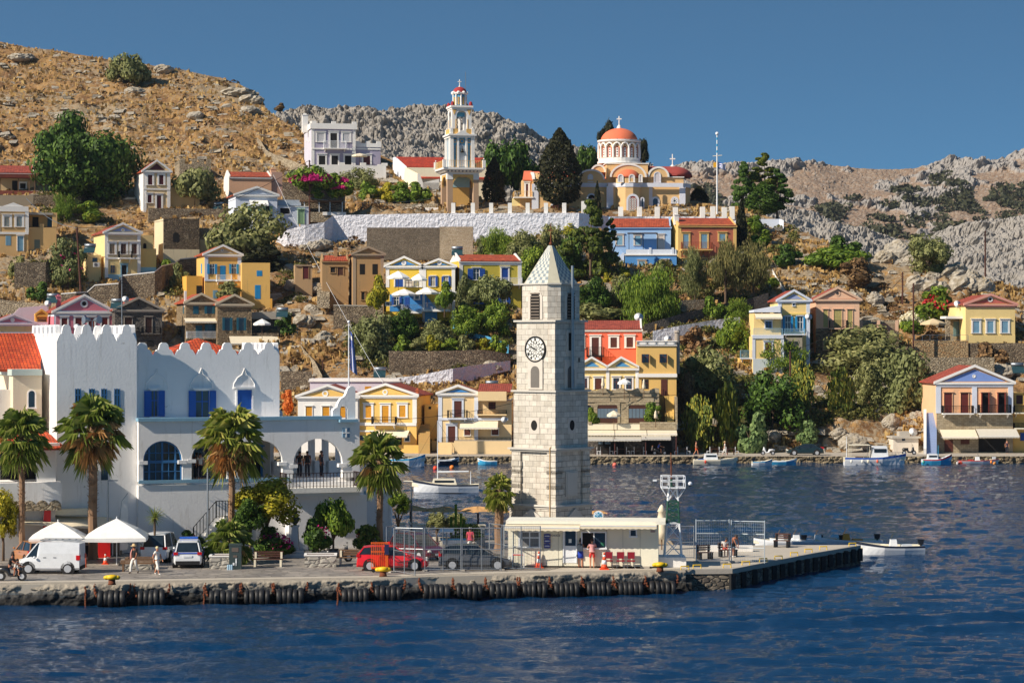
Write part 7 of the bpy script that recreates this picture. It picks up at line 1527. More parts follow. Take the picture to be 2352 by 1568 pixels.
aL(318,1308,1.55,1.2,.6,'stone planter with wooden rim beside the woman in the straw hat',True);aL(510,1306,1.5,1.3,.72,'stone planter holding the low fan palm');aL(736,1302,1.9,1.2,.68,'crazy-paved stone planter below the pruned tree')
t=aj('wooden_bench','weathered wooden seat fixed in front of the stone planter by the parasols','bench',GQ(320,1312),.0);m=MB();m.box(-1.1,1.1,-.1,.25,.6,.66);m.box(-1.1,1.1,-.12,-.08,.45,.58);m.build('seat',WOODB,t);m=MB();m.box(-1,-.9,-.1,.2,0,.6);m.box(.9,1,-.1,.2,0,.6);m.build('legs',WOODB,t)
g=GQ(540,1307);t=aj('litter_bin','tall dark green litter compactor bin with white figure symbol','litter bin',g,.05);m=MB();m.box(-.36,.36,0,.7,0,1.42);m.box(-.38,.38,-.02,.72,1.42,1.5);m.build('cabinet',ae('bin green grey',(52,66,66),.5),t);m=MB();m.box(-.2,.2,-.02,-.002,1.05,1.3);m.box(-.12,.12,-.02,-.002,.72,.85);m.build('hatch',ae('hatch brown grey',(96,84,76)),t);m=MB();m.disc((.06,-.03,.62),(0,1,0),.045,.02,8);m.box(.02,.1,-.03,-.002,.38,.57);m.box(-.14,-.04,-.03,-.002,.25,.4);m.box(.03,.05,-.03,-.002,.22,.38);m.box(.07,.09,-.03,-.002,.22,.38);m.build('symbol',ai,t)
t=aj('water_bottles','clear plastic water bottles standing by the litter bin','bottles',GQ(527,1308));m=MB();
for i in range(3):m.aC([(.07,0),(.07,.25),(.02,.32)],(-.08+i*.11,0,0),8)
m.build('bottles',ae('pale blue plastic',(150,180,200),.2),t)
def bust():
 t=aj('bust','bronze bust on a tall marble pedestal in front of the white building','bust',GQ(675,1281)+ag((0,.6,0)));m=MB();m.box(-.85,.85,-.4,.8,0,.25);m.box(-.6,.6,-.2,.65,.25,.45);m.build('steps',P_('cool marble',(206,210,216)),t);m=MB();m.bk(0,.2,.33,.33,.45,.28,.28,.6);m.bk(0,.2,.25,.25,.6,.2,.2,1.9);m.bk(0,.2,.25,.25,1.9,.27,.27,2.0);m.build('pedestal',P_('cool marble',(206,210,216)),t)
 m=MB();BZ=ae('green bronze',(72,84,74),.5,.5);m.aC([(.12,2.0),(.1,2.06),(.2,2.18),(.3,2.32),(.33,2.42),(.25,2.5),(.1,2.55),(.09,2.62),(.12,2.68),(.135,2.78),(.12,2.88),(.06,2.94),(.01,2.95)],(0,.2,0),16,sy=.6);m.ball((0,.1,2.76),.03,.05,.04);m.build('bust',BZ,t,True)
bust()
def br(px,yb,yt,label,arm=-1,armlen=.9,mat=GALV,Y=None):
 g=GQ(px,yb)if Y is None else PT(px,yb,Y);zt=H-(yt-CY)/F*g.y-g.z;t=aj('lamp_post',label,'street lamp',g);m=MB();m.ah((0,0,0),(0,0,zt),.075,.05,8);m.aC([(.16,0),(.1,.06)]);m.build('pole',mat,t);m=MB();m.path([(0,0,zt),(arm*armlen*.5,0,zt+.12),(arm*armlen,0,zt+.1)],.035);m.build('arm',mat,t);m=MB();m.box(min(arm*armlen,arm*(armlen+.6)),max(arm*armlen,arm*(armlen+.6)),-.1,.1,zt+.08,zt+.14);m.build('lamp_head',mat,t)
br(477,1283,1050,'slender grey lamp post between the white car and the fan palm',1,.1);br(945,1252,1118,'dark grey street lamp with long arm beside the lollipop tree',-1,.9,ae('dark grey steel',(84,96,108),.5));br(248,1280,1107,'thin bare pole rising from the kiosk roof',1,.02)
br(1141,1262,1180,'half-hidden street lamp arm beside the palm left of the clock tower',-1,.6,ae('dark grey steel',(84,96,108),.5))
for i,(a,b,yt,yb,lab)in enumerate(((912,930,1203,1234,'small white wall block with orange cushion by the beach'),(940,958,1202,1228,'square white wall block left of the street lamp'),(957,981,1206,1227,'white wall block with slatted grey side by the lamp'),(1087,1114,1208,1246,'white wall block right of the cactus planter'),(1133,1150,1207,1230,'white wall block beside the palm trunk'))):
 g=GQ((a+b)/2,yb+6);w=(b-a)/F*g.y;t=aj('wall_block',lab,'wall',g,.1,'white blocks along the beach');m=MB();hh=H-ZQ-(yt-CY)/F*g.y;m.box(-w/2,w/2,0,.5,0,hh);m.build('block',ab,t);m=MB();m.box(-w/2-.05,w/2+.05,-.05,.55,hh,hh+.08);m.build('cap',CREAMW,t)
t=aj('curved_planter','low curved stone planter ring in front of the clipped round bushes','planter',GQ(1016,1252)+ag((0,.8,0)));m=MB()
for i in range(16):
 a0,a1=PI+PI*i/16,PI+PI*(i+1)/16;q=lambda r,a:(r*cos(a),r*sin(a)*.5);m.vprism([q(1.3,a0),q(1.3,a1),q(1.05,a1),q(1.05,a0)][::1],0,.55)
m.build('wall',PLST,t)
t=aj('info_board','slanted white information board on a post beside the curved planter','sign',GQ(1026,1262));m=MB();m.ah((0,0,0),(0,0,1.25),.05);m.build('post',GALV,t);m=MB();m.aN([(-.45,-.25,1.2),(.45,-.25,1.2),(.45,.25,1.4),(-.45,.25,1.4)],.04);m.build('board',ai,t)
g=GQ(1520,1262);t=aj('closed_parasol','tall closed cream parasol behind the right end of the cabin','parasol',g);zt=zf(1158,g.y);m=MB();m.aC([(.32,.7),(.36,1.2),(.3,2.0),(.22,zt-.5),(.3,zt-.45),(.12,zt-.1),(.02,zt)],n=10);m.build('canopy',CANVAS,t,True);m=MB();m.ah((0,0,0),(0,0,.72),.04);m.build('pole',WOODB,t)
STRAW=ae('straw thatch',(196,150,96),.95)
for i,(px,yt,yr,w)in enumerate(((867,1158,1169,84),(943,1160,1170,84),(1017,1162,1173,90),(1098,1162,1173,88),(1152,1168,1176,50),(1372,1171,1178,50))):
 Y=177;o=PT(px,yr,Y);z0=.2;t=aj('straw_umbrella',['leftmost straw beach umbrella beside the white building','straw beach umbrella behind the street lamp','straw beach umbrella right of the street lamp, above the round bushes','straw beach umbrella left of the small fan palm','straw beach umbrella half hidden behind the palm trunk','straw beach umbrella just visible right of the clock tower'][i],'umbrella',(o.x,Y,z0),rnd.random(),'straw umbrellas on the beach');r=w/F*Y/2;z1=o.z-z0;z2=PT(px,yt,Y).z-z0
 m=MB();n=40;vs=[(0,0,z2)];
 for j,(f,k_)in enumerate(((.35,.72),(.7,.42),(1,.0))):
  for q in range(n):a=2*PI*q/n;jj=rnd.uniform(-.05,.05)*(j+1)/2;vs.append((r*f*cos(a)*(1+jj),r*f*sin(a)*(1+jj),z1+(z2-z1)*k_+rnd.uniform(-.05,.05)))
 fs=[(0,1+q,1+(q+1)%n)for q in range(n)]+[(1+j*n+q,1+(j+1)*n+q,1+(j+1)*n+(q+1)%n,1+j*n+(q+1)%n)for j in range(2)for q in range(n)];m.add(vs,fs);m.build('thatch',STRAW,t);m=MB();m.ah((0,0,0),(0,0,z2),.07);m.build('pole',WOODD,t)
b=MB();p=[PT(800,1245,165),PT(1500,1245,165)];b.box(p[0].x,p[1].x+2,160,179.5,-2,.2);o=b.build('beach',ae('pebble beach',(170,150,120),.95));tag(o,kind='structure')
t=aj('roll_trolley','orange wire roll trolley with blue sign beside the red car','trolley',GQ(872,1313),.12);OR=ae('orange steel',(226,96,24),.5);m=MB();w=.95
for x in np.linspace(-w/2,w/2,9):m.ah((x,-.25,.25),(x,-.25,1.72),.014,n=4);m.ah((x,.35,.25),(x,.35,1.72),.014,n=4)
for z in(.25,1.2,1.72):m.ah((-w/2,-.25,z),(w/2,-.25,z),.025,n=4);m.ah((-w/2,.35,z),(w/2,.35,z),.025,n=4);m.ah((w/2,-.25,z),(w/2,.35,z),.025,n=4);m.ah((-w/2,-.25,z),(-w/2,.35,z),.025,n=4)
m.box(w/2-.16,w/2,-.26,-.22,.25,1.72);m.box(-w/2,w/2,-.25,.35,.2,.25);m.build('cage',OR,t);m=MB();m.box(w/2-.2,w/2+.05,-.3,-.27,1.05,1.65);m.build('sign_plate',ae('navy plate',(30,36,80)),t)
for x in(-.38,.38):
 for y in(-.2,.3):m=MB();m.ah((x,y-.04,.1),(x,y+.04,.1),.1,n=12);m.build('wheel',RUB,t)
t=aj('low_barrier','small red and white hinged barrier beside the cabin wall','barrier',GQ(1190,1304));m=MB();m.path([(-.35,0,0),(-.35,0,.85),(.35,0,.85),(.35,0,0)],.03);m.build('frame',ai,t);m=MB();m.box(-.3,.3,-.02,.02,.76,.84);m.build('board',ae('striped red',(210,70,60)),t)
t=aj('post_marker','short orange plastic post beside the white van','bollard',GQ(197,1302));m=MB();m.aC([(.07,0),(.055,.05),(.05,.75),(.02,.8)],n=10);m.build('post',ae('rust orange plastic',(190,80,44)),t)
SKIN=ae('skin',(196,136,104),.6);SKIN2=ae('tanned skin',(160,100,70),.6)
def skinm(name,V,E_,R_,mat,parent,sub=1):
 me=bpy.data.meshes.new(name);me.from_pydata([tuple(v)for v in V],E_,[]);me.materials.append(mat);o=bpy.data.objects.new(name,me);COL.objects.link(o);o.parent=parent
 md=o.modifiers.new('skin','SKIN');md.use_smooth_shade=True;me.skin_vertices.new()if not me.skin_vertices else None
 for i,r in enumerate(R_):
  rr=r if isinstance(r,tuple)else(r,r);me.skin_vertices[0].data[i].radius=rr
 me.skin_vertices[0].data[0].use_root=True
 s_=o.modifiers.new('sub','SUBSURF');s_.levels=sub;s_.render_levels=sub;return o
ST=dict(pel=(0,0,.96),wai=(0,0,1.1),che=(0,0,1.32),nec=(0,0,1.47),hea=(0,-.02,1.56),top=(0,-.02,1.68),hl=(-.09,0,.9),kl=(-.1,-.02,.5),al=(-.1,.02,.08),tl=(-.11,-.15,.035),hr=(.09,0,.9),kr=(.1,-.02,.5),ar=(.1,.02,.08),tr=(.11,-.15,.035),sl=(-.17,0,1.41),el=(-.23,.03,1.14),wl=(-.24,-.04,.9),sr=(.17,0,1.41),er=(.23,.03,1.14),wr=(.24,-.04,.9))
WALK=dict(kl=(-.09,-.18,.52),al=(-.09,-.24,.1),tl=(-.09,-.4,.07),kr=(.09,.06,.5),ar=(.09,.3,.13),tr=(.09,.2,.03),el=(-.23,.12,1.15),wl=(-.23,.08,.92),er=(.23,-.06,1.15),wr=(.22,-.2,.95))
SIT=dict(pel=(0,0,.52),wai=(0,-.02,.66),che=(0,-.05,.88),nec=(0,-.07,1.03),hea=(0,-.1,1.12),top=(0,-.11,1.24),hl=(-.09,-.02,.49),kl=(-.11,-.44,.5),al=(-.11,-.42,.08),tl=(-.11,-.58,.04),hr=(.09,-.02,.49),kr=(.11,-.44,.5),ar=(.11,-.42,.08),tr=(.11,-.58,.04),sl=(-.17,-.05,.97),el=(-.22,-.1,.72),wl=(-.14,-.33,.64),sr=(.17,-.05,.97),er=(.22,-.1,.72),wr=(.14,-.33,.64))
def aO(label,loc,rz,pose=None,h=1.72,top=None,bottom=None,length='long',sleeve='short',hair=(50,34,24),hat=None,skin=None,long_hair=False,extra=None,group=None,skirt=False,shoes=None,build=1.0):
 J=dict(ST);J.update(pose or{});s=h/1.75;J={k:ag(v)*s for k,v in J.items()};sk=skin or SKIN;t=aj('person',label,'person',loc,rz,group)
 order=['pel','wai','che','nec','hea','top','hl','kl','al','tl','hr','kr','ar','tr','sl','el','wl','sr','er','wr'];ix={k:i for i,k in enumerate(order)};V=[J[k]for k in order]
 R_=[(.125*build,.1*build),(.115*build,.085*build),(.145*build,.1*build),(.055,.055),(.082,.095),(.06,.07),(.085,.085),(.058,.062),(.038,.042),(.03,.025),(.085,.085),(.058,.062),(.038,.042),(.03,.025),(.06,.06),(.042,.042),(.026,.026),(.06,.06),(.042,.042),(.026,.026)]
 R_=[(a*s,b*s)for a,b in R_];E_=[(ix[a],ix[b])for a,b in(('pel','wai'),('wai','che'),('che','nec'),('nec','hea'),('hea','top'),('pel','hl'),('hl','kl'),('kl','al'),('al','tl'),('pel','hr'),('hr','kr'),('kr','ar'),('ar','tr'),('che','sl'),('sl','el'),('el','wl'),('che','sr'),('sr','er'),('er','wr'))]
 for w_,e_,sx in(('wl','el',-1),('wr','er',1)):
  d=(J[w_]-J[e_]).normalized();lat=d.cross(ag((sx,0,0)));lat=lat.normalized()if lat.length>.1 else ag((0,1,0));pm=len(V);V.append(J[w_]+d*.06*s);R_.append((.034*s,.016*s));E_.append((ix[w_],pm))
  for q,ln in((-.9,.075),(-.3,.085),(.3,.08),(.9,.065)):
   a=len(V);V.append(V[pm]+d*.045*s+lat*.024*q*s);R_.append((.0095*s,.0095*s));E_.append((pm,a));V.append(V[pm]+d*(.045+ln*.7)*s+lat*.03*q*s+ag((-sx*.02,0,0))*s);R_.append((.008*s,.008*s));E_.append((a,a+1))
  a=len(V);V.append(J[w_]+d*.05*s+lat*-.05*s);R_.append((.011*s,.011*s));E_.append((pm,a));V.append(J[w_]+d*.09*s+lat*-.06*s);R_.append((.009*s,.009*s));E_.append((a,a+1))
 skinm('body',V,E_,R_,sk,t)
 hd=J['hea']*.45+J['top']*.55;m=MB();
 for sx in(-1,1):m.ball(hd+ag((sx*.03,-.088,.0))*s,.012*s,n=6,k=4)
 m.build('eyes',aq,t);m=MB();m.ball(hd+ag((0,-.1,-.025))*s,.012*s,.018*s,.02*s,n=6,k=4);m.ball(hd+ag((0,-.09,-.055))*s,.022*s,.01*s,.007*s,n=6,k=4)
 for sx in(-1,1):m.ball(hd+ag((sx*.085,0,-.01))*s,.012*s,.02*s,.03*s,n=6,k=4)
 m.build('nose_mouth_and_ears',sk,t);hm=ae('hair %d %d %d'%hair,hair,.7);m=MB();m.ball(hd+ag((0,.018,.03))*s,.098*s,.112*s,.1*s,n=12,k=8)
 if long_hair:m.ball(hd+ag((0,.06,-.06))*s,.085*s,.06*s,.12*s,n=10,k=6)
 m.build('hair',hm,t,True)
 def pick(keys,rad,es,mat,nm,sub=1):
  i={k:n for n,k in enumerate(keys)};skinm(nm,[J[k]if not isinstance(k,tuple)else J[k[0]].lerp(J[k[1]],k[2])for k in keys],[(i[a],i[b])for a,b in es],[(r[0]*s,r[1]*s)for r in rad],mat,t,sub)
 if top:
  e=1.12*build;k=['wai','che','pel',('che','nec',.45)];r=[(.13*e,.1*e),(.155*e,.115*e),(.135*e,.11*e),(.09,.07)];es=[('wai','che'),('wai','pel'),('che',('che','nec',.45))]
  if sleeve!='none':
   f=.6 if sleeve=='short' else 1.0;
   for a,b in(('sl','el'),('sr','er')):k+=[a,(a,b,f)];r+=[(.075,.075),(.065,.065)];es+=[('che',a),(a,(a,b,f))]
   if sleeve=='long':
    for a,b,w_ in(('sl','el','wl'),('sr','er','wr')):k+=[(b,w_,.85)];r+=[(.042,.042)];es+=[((a,b,f),(b,w_,.85))]
  pick(k,r,es,top,'top')
 if bottom:
  f={'long':1,'capri':.55,'shorts':0}[length];k=['pel','hl','hr',('wai','pel',.6)];r=[(.14*build,.115*build),(.1,.1),(.1,.1),(.13*build,.1*build)];es=[('pel','hl'),('pel','hr'),('pel',('wai','pel',.6))]
  for a,b,c in(('hl','kl','al'),('hr','kr','ar')):
   q=(a,b,.8 if length=='shorts' else 1.0);k+=[q];r+=[(.085,.085)];es+=[(a,q)]
   if f:k+=[(b,c,f)];r+=[(.062,.065)];es+=[(q,(b,c,f))]
  if skirt:
   m=MB();a,b=J['pel'],(J['kl']+J['kr'])/2;m.aC([(.15*s,.14*s),(.17*s,0),(.19*s,(b.z-a.z)*.45),(.2*s,(b.z-a.z)*.8)][::-1],a,14,sy=.75);m.build('skirt',bottom,t,True)
  else:pick(k,r,es,bottom,'trousers' if length!='shorts' else 'shorts')
 if shoes:
  for a,b in(('al','tl'),('ar','tr')):pick([a,b],[(.048,.04),(.042,.032)],[(a,b)],shoes,'shoe')
 if hat=='straw':m=MB();m.aC([(.21,-.01),(.2,.0),(.1,.02),(.095,.11),(.03,.13)],hd+ag((0,0,.045*s)),16);m.build('hat',ae('straw hat',(206,176,128),.9),t,True)
 if hat=='cap':m=MB();m.aC([(.108,0),(.105,.05),(.06,.09),(.01,.1)],hd+ag((0,.01,.03*s)),12);m.aN([hd+ag((-.07,-.2,.03)),hd+ag((.07,-.2,.03)),hd+ag((.07,-.08,.045)),hd+ag((-.07,-.08,.045))],.012);m.build('cap',ai,t,True)
 if hat=='visor':m=MB();m.aC([(.108,0),(.108,.04)],hd+ag((0,0,.02*s)),12);m.aN([hd+ag((-.09,-.2,.02)),hd+ag((.09,-.2,.02)),hd+ag((.09,-.07,.04)),hd+ag((-.09,-.07,.04))],.012);m.build('visor',ai,t);m=MB();m.ball(hd+ag((0,.04,.15*s)),.05*s);m.build('hair_bun',hm,t)
 if extra:extra(t,J,s)
 return t
WHC=ae('white cotton',(226,222,214),.85);BLKC=ae('black cloth',(26,26,30),.9);REDC=ae('red shorts',(214,52,46),.85);BLUC=ae('blue skirt',(30,62,168),.85);STRP=None
def bi():
 m,nt,B,N,L=be('red white striped knit');tc=N.new('ShaderNodeTexCoord');w=N.new('ShaderNodeTexWave');w.bands_direction='Z';w.inputs['Scale'].default_value=9;L.new(tc.outputs['Object'],w.inputs[0]);r=aK(N,[(.45,lin((206,70,74))),(.55,lin((226,200,196)))]);L.new(w.outputs[0],r.inputs[0]);L.new(r.outputs[0],B.inputs['Base Color']);B.inputs['Roughness'].default_value=.9;MC['striped']=m;return m
STRP=bi()
def bag(t,J,s):m=MB();m.path([J['sr']+ag((0,-.08,0)),J['wai']+ag((.2,-.02,.05)),J['pel']+ag((.22,.05,.05))],.012);m.ball(J['pel']+ag((.22,.05,0)),.08,.16,.14,n=10,k=6);m.build('bag',ae('cream bag',(206,190,160),.8),t,True)
def scarf(t,J,s):m=MB();m.path([J['nec']+ag((-.08,-.08,0)),J['che']+ag((-.12,-.15,-.1)),J['wai']+ag((-.14,-.13,-.1)),J['pel']+ag((-.15,-.12,-.12))],[.03,.04,.045,.04]);m.build('scarf',ae('pink scarf',(214,150,140),.8),t,True)
def pack(t,J,s):m=MB();m.box(-.17,.17,.1,.28,J['wai'].z-.06,J['nec'].z-.06);m.ah((0,.19,J['nec'].z-.06),(0,.19,J['nec'].z),.15,.1,8);m.build('backpack',ae('grey blue backpack',(56,66,78),.8),t)
aO('woman in straw hat, black top and wide white trousers walking with a pink scarf',GQ(308,1317),-.5,WALK,1.72,BLKC,WHC,hat='straw',skin=SKIN2,extra=scarf,shoes=BLKC)
aO('fair-haired woman in white shirt and cropped trousers walking with a cream bag',GQ(361,1320),.9,WALK,1.68,WHC,WHC,'capri',hair=(216,196,150),extra=bag,shoes=WHC,build=1.1)
aO('woman in white visor, white vest and blue skirt with backpack at the service window',GQ(1333,1303),PI-.15,dict(el=(-.22,-.05,1.15),wl=(-.2,-.18,1.0)),1.72,WHC,BLUC,skirt=True,sleeve='none',hat='visor',extra=pack,shoes=ae('red sandals',(170,40,40)))
aO('man in red striped shirt and red shorts standing at the service window',GQ(1360,1304),PI+.1,dict(er=(.26,-.12,1.18),wr=(.12,-.3,1.15),el=(-.26,-.12,1.18),wl=(-.12,-.3,1.15)),1.78,STRP,REDC,'shorts',build=1.12)
aO('man in white cap and pink-red shirt walking away behind the grey hatchback',GQ(1080,1275),PI,WALK,1.8,ae('rose red shirt',(190,66,84),.85),WHC,'shorts',hat='cap',skin=SKIN2,build=1.15)
aO('seated woman in white top and red shorts leaning to her companion on the pier bench',GQ(1664,1277),.2,dict(SIT,nec=(.06,-.1,1.0),hea=(.1,-.14,1.08),top=(.12,-.16,1.19)),1.65,WHC,REDC,'shorts',long_hair=True,skin=SKIN2)
aO('bare-chested man stooping beside the seated woman on the pier',GQ(1683,1279),.9,dict(che=(-.1,-.25,1.15),nec=(-.2,-.36,1.22),hea=(-.24,-.42,1.26),top=(-.28,-.46,1.36),sl=(-.25,-.2,1.22),sr=(.05,-.3,1.22),el=(-.3,-.35,1.0),wl=(-.3,-.45,.8),er=(.1,-.35,.95),wr=(.1,-.35,.7)),1.78,None,BLKC,'shorts',skin=SKIN2,build=1.1,shoes=WHC)
def hallp(x,y,v,rz,label,**k):
 u=TH.U(x,v);Yy=TH.o.y+u*TH.sn+v*TH.c;p=ag((TH.o.x+TH.c*u-TH.sn*v,Yy,0));p.z=TH.o.z+TH.Z(1106,318)+.01;aO(label,p,TH.th+rz,k.pop('pose',None),k.pop('h',1.75),**k)
DKC=ae('navy tee',(24,28,44),.9)
hallp(688,1105,.9,PI-.5,'dark-clad man at the left of the balcony arch, looking in',top=BLKC,bottom=DKC,skin=SKIN2);hallp(706,1105,.9,PI,'dark-clad man with his back turned in the middle of the balcony arch',top=BLKC,bottom=DKC,skin=SKIN2,build=1.15);hallp(738,1105,1.2,.8,'man in dark T-shirt standing right of the tables in the balcony arch',top=DKC,bottom=DKC,skin=SKIN2)
hallp(460,1100,1.2,PI,'person in white shirt standing in the second arch',top=WHC,bottom=DKC);hallp(452,1100,1.5,PI-.3,'person in dark top beside the white-shirted one in the second arch',top=ae('maroon top',(90,40,50)),bottom=DKC)
RUBB=ae('tyre black',(24,24,26),.8);ALLOY=ae('alloy',(190,192,196),.4,.3);CARG=glassm('car glass',(34,44,52),.08)
def bp(n,c):
 m=ae(n,c,.3,0,.6);m.node_tree.nodes['Principled BSDF'].inputs['Coat Weight'].default_value=.6;return m
def car(label,loc,rz,col,L=4.2,W=1.76,kind='hatch',H_=1.48,name='car',cat='car',rack=False,bar=False,stripe=None):
 t=aj(name,label,cat,loc,rz);K=L/4.2
 P=dict(hatch=dict(b=[(-2.1,.35,.62,.74),(-2.05,.24,.98,.82),(-1.5,.2,.98,.88),(0,.2,.92,.88),(.9,.2,.9,.88),(1.5,.2,.78,.86),(1.95,.22,.66,.8),(2.1,.3,.5,.62)],g=[(-2.0,.98,.72),(-1.55,1.0,.74),(.1,.93,.76),(1.05,.88,.74)],r=[(-1.72,.96,.6),(-1.2,1.0,.62),(-.1,1.0,.62),(.2,.97,.6)]),sedan=dict(b=[(-2.1,.35,.7,.7),(-2.0,.24,.92,.8),(-1.4,.2,.94,.86),(0,.2,.9,.86),(.9,.2,.86,.86),(1.5,.2,.76,.84),(1.95,.22,.64,.78),(2.1,.3,.5,.6)],g=[(-1.5,.93,.72),(-1.2,.93,.74),(.1,.9,.75),(1.0,.86,.72)],r=[(-1.0,.96,.58),(-.7,1.0,.6),(-.1,1.0,.6),(.15,.97,.58)]),van=dict(b=[(-2.1,.3,1.75,.76),(-2.08,.25,1.83,.8),(-1.5,.22,1.86,.8),(.55,.22,1.86,.8),(.75,.22,1.08,.8),(1.2,.22,1.02,.8),(1.8,.24,.86,.78),(2.1,.3,.55,.7)],g=[(.45,1.0,.74),(.5,1.0,.76),(.8,1.0,.77),(1.45,.98,.72)],r=[(.3,.98,.7),(.4,1.0,.7),(.55,1.0,.7),(.7,.98,.7)]))[kind]
 m=MB();vs=[]
 for x,z0,z1,w in P['b']:
  x*=K;vs+=[(x,-w*.9,z0),(x,-w,z0+.12),(x,-w*1.0,z0+(z1-z0)*.6),(x,-w*.93,z1-.03),(x,-w*.8,z1),(x,w*.8,z1),(x,w*.93,z1-.03),(x,w,z0+(z1-z0)*.6),(x,w,z0+.12),(x,w*.9,z0)]
 n=len(P['b']);fs=[(i*10+j,(i+1)*10+j,(i+1)*10+(j+1)%10,i*10+(j+1)%10)for i in range(n-1)for j in range(10)]+[tuple(range(10)),tuple(range(n*10-1,n*10-11,-1))];m.add(vs,fs);m.build('body',col,t)
 m=MB();vs=[]
 for(x,z,w),(xr,q,wr)in zip(P['g'],P['r']):vs+=[(x*K,-w,z-.02),(xr*K,-wr,H_*q-.03),(xr*K,wr,H_*q-.03),(x*K,w,z-.02)]
 m.add(vs,[(i*4+j,i*4+4+j,i*4+5+j,i*4+1+j)for i in range(3)for j in range(3)]+[(0,1,2,3),(15,14,13,12)])
 gl=m.build('windows',CARG,t);m=MB();vs=[]
 for xr,q,wr in P['r']:vs+=[(xr*K,-wr-.01,H_*q-.05),(xr*K,-wr+.06,H_*q),(xr*K,wr-.06,H_*q),(xr*K,wr+.01,H_*q-.05)]
 m.add(vs,[(i*4+j,i*4+4+j,i*4+5+j,i*4+1+j)for i in range(3)for j in range(3)]+[(0,1,2,3),(15,14,13,12)])
 for i in(0,3)if kind!='van' else(3,):
  (x,z,w),(xr,q,wr)=P['g'][i],P['r'][i]
  for s_ in(-1,1):m.ah((x*K,s_*w,z),(xr*K,s_*(wr),H_*q-.04),.045,n=4)
 if kind!='van':
  for s_ in(-1,1):m.ah((-.55*K,s_*.77,.92),(-.6*K,s_*.64,H_-.05),.035,n=4)
 m.build('roof',col,t)
 for x in(-1.32*K,1.28*K):
  for s_ in(-1,1):
   m=MB();m.ah((x,s_*.62,.33),(x,s_*(W/2+.0),.33),.42,.42,16);m.build('wheel_arch',RUBB,t);m=MB();m.ah((x,s_*.66,.31),(x,s_*(W/2+.02),.31),.31,.3,16);w_=m.build('wheel',RUBB,t);m=MB();m.disc((x,s_*(W/2+.03),.31),(0,1,0),.22,.02,12);m.build('hubcap',ALLOY,w_)
 for s_ in(-1,1):
  fx=P['b'][-2][0]*K;m=MB();m.ball((fx+.03,s_*.6,.62 if kind!='van' else.78),.1,.16,.09);m.build('headlight',ae('headlight glass',(220,220,210),.1),t);rx=P['b'][0][0]*K;m=MB();m.box(rx-.02,rx+.2,s_*.58,s_*.84,.82,.98 if kind!='van' else 1.1);m.build('tail_light',ae('tail light red',(190,20,26),.2),t)
  m=MB();m.ball((.85*K,s_*.92,.98),.1,.08,.07);m.build('wing_mirror',col,t)
  for dx in((-.2,)if kind!='van' else(.2,-.4)):m=MB();m.box((dx)*K-.1,(dx)*K+.08,s_*.885,s_*.9,.8,.83)if kind!='van' else m.box(dx-.1,dx+.08,s_*.8,s_*.82,.95,.98);m.build('door_handle',RUBB,t)
 m=MB();m.box(P['b'][0][0]*K-.03,P['b'][0][0]*K-.005,-.26,.26,.68,.8);m.box(-P['b'][0][0]*K-.02,-P['b'][0][0]*K+.015,-.26,.26,.36,.47);m.build('number_plate',ai,t);m=MB();m.box(-2.12*K,-1.9*K,-.72,.72,.24,.46);m.build('bumper',RUBB if kind=='van' or bar else col,t)
 if kind=='hatch':m=MB();m.add([(-2.07*K,-.6,1.02),(-2.07*K,.6,1.02),(-1.77*K,.52,H_-.12),(-1.77*K,-.52,H_-.12)],[(0,3,2,1)]);m.build('rear_window',CARG,t)
 if bar:m=MB();m.box(-.15,.15,-.55,.55,H_+.02,H_+.12);m.build('light_bar',ae('beacon blue',(30,90,190),.2),t);m=MB();m.box(-2.1*K,-2.06*K,-.7,.7,.9,.96);
 if bar:
  for s_ in(-1,1):m.box(-1.9*K,1.4*K,s_*.885,s_*.9,.74,.84)
  m.build('stripe',ae('stripe blue',(40,80,190)),t)
 if rack:
  m=MB()
  for y in(-.55,.55):m.ah((-1.9,y,H_+.1),(.5,y,H_+.1),.03)
  for i in range(7):m.ah((-1.9+i*.4,-.55,H_+.1),(-1.9+i*.4,.55,H_+.1),.02)
  m.build('ladder_rack',GALV,t)
 return t
cw=bp('white car paint',(226,228,230));
car('white panel van with ladder on its roof rack parked on the quay',GQ(110,1318)+ag((0,.9,0)),PI-.04,cw,3.75,1.6,'van',1.86,'van','van',rack=True)
car('dull yellow and brown hatchback parked behind the nose of the white van',GQ(58,1303)+ag((0,2.2,0)),PI*.5+.5,bp('ochre brown paint',(176,116,66)),3.8)
car('silver white off-roader with roof rails behind the yucca planter',GQ(366,1290)+ag((0,1.5,0)),PI/2-.12,cw,4.4,1.8,'hatch',1.78,'car','car',rack=False)
car('white sport-utility car with blue light bar and blue stripe, rear to the viewer',GQ(423,1305)+ag((0,2.1,0)),PI/2+.1,cw,4.4,1.82,'hatch',1.62,bar=True)
car('bright red hatchback at the left end of the mesh fence',GQ(901,1311)+ag((0,.9,0)),.02,bp('bright red paint',(214,24,34)),4.25,1.76,'hatch',1.46)
car('dark grey hatchback parked behind the mesh fence',GQ(1091,1309)+ag((0,.9,0)),.02,bp('dark grey paint',(84,86,90)),4.35,1.78,'hatch',1.48)
car('dark wine-red car behind the mesh fence between red and grey cars',GQ(958,1290)+ag((0,2.2,0)),-.9,bp('wine paint',(80,20,30)),4.2,1.76,'hatch',1.6)
ZF=.9
def GF(px,Y=296.2,z=ZF):return ag(((px-CX)/F*Y,Y,z))
car('dark green saloon car parked on the far quay',GF(1848),PI,bp('dark green paint',(26,44,46)),4.5,1.76,'sedan',1.4)
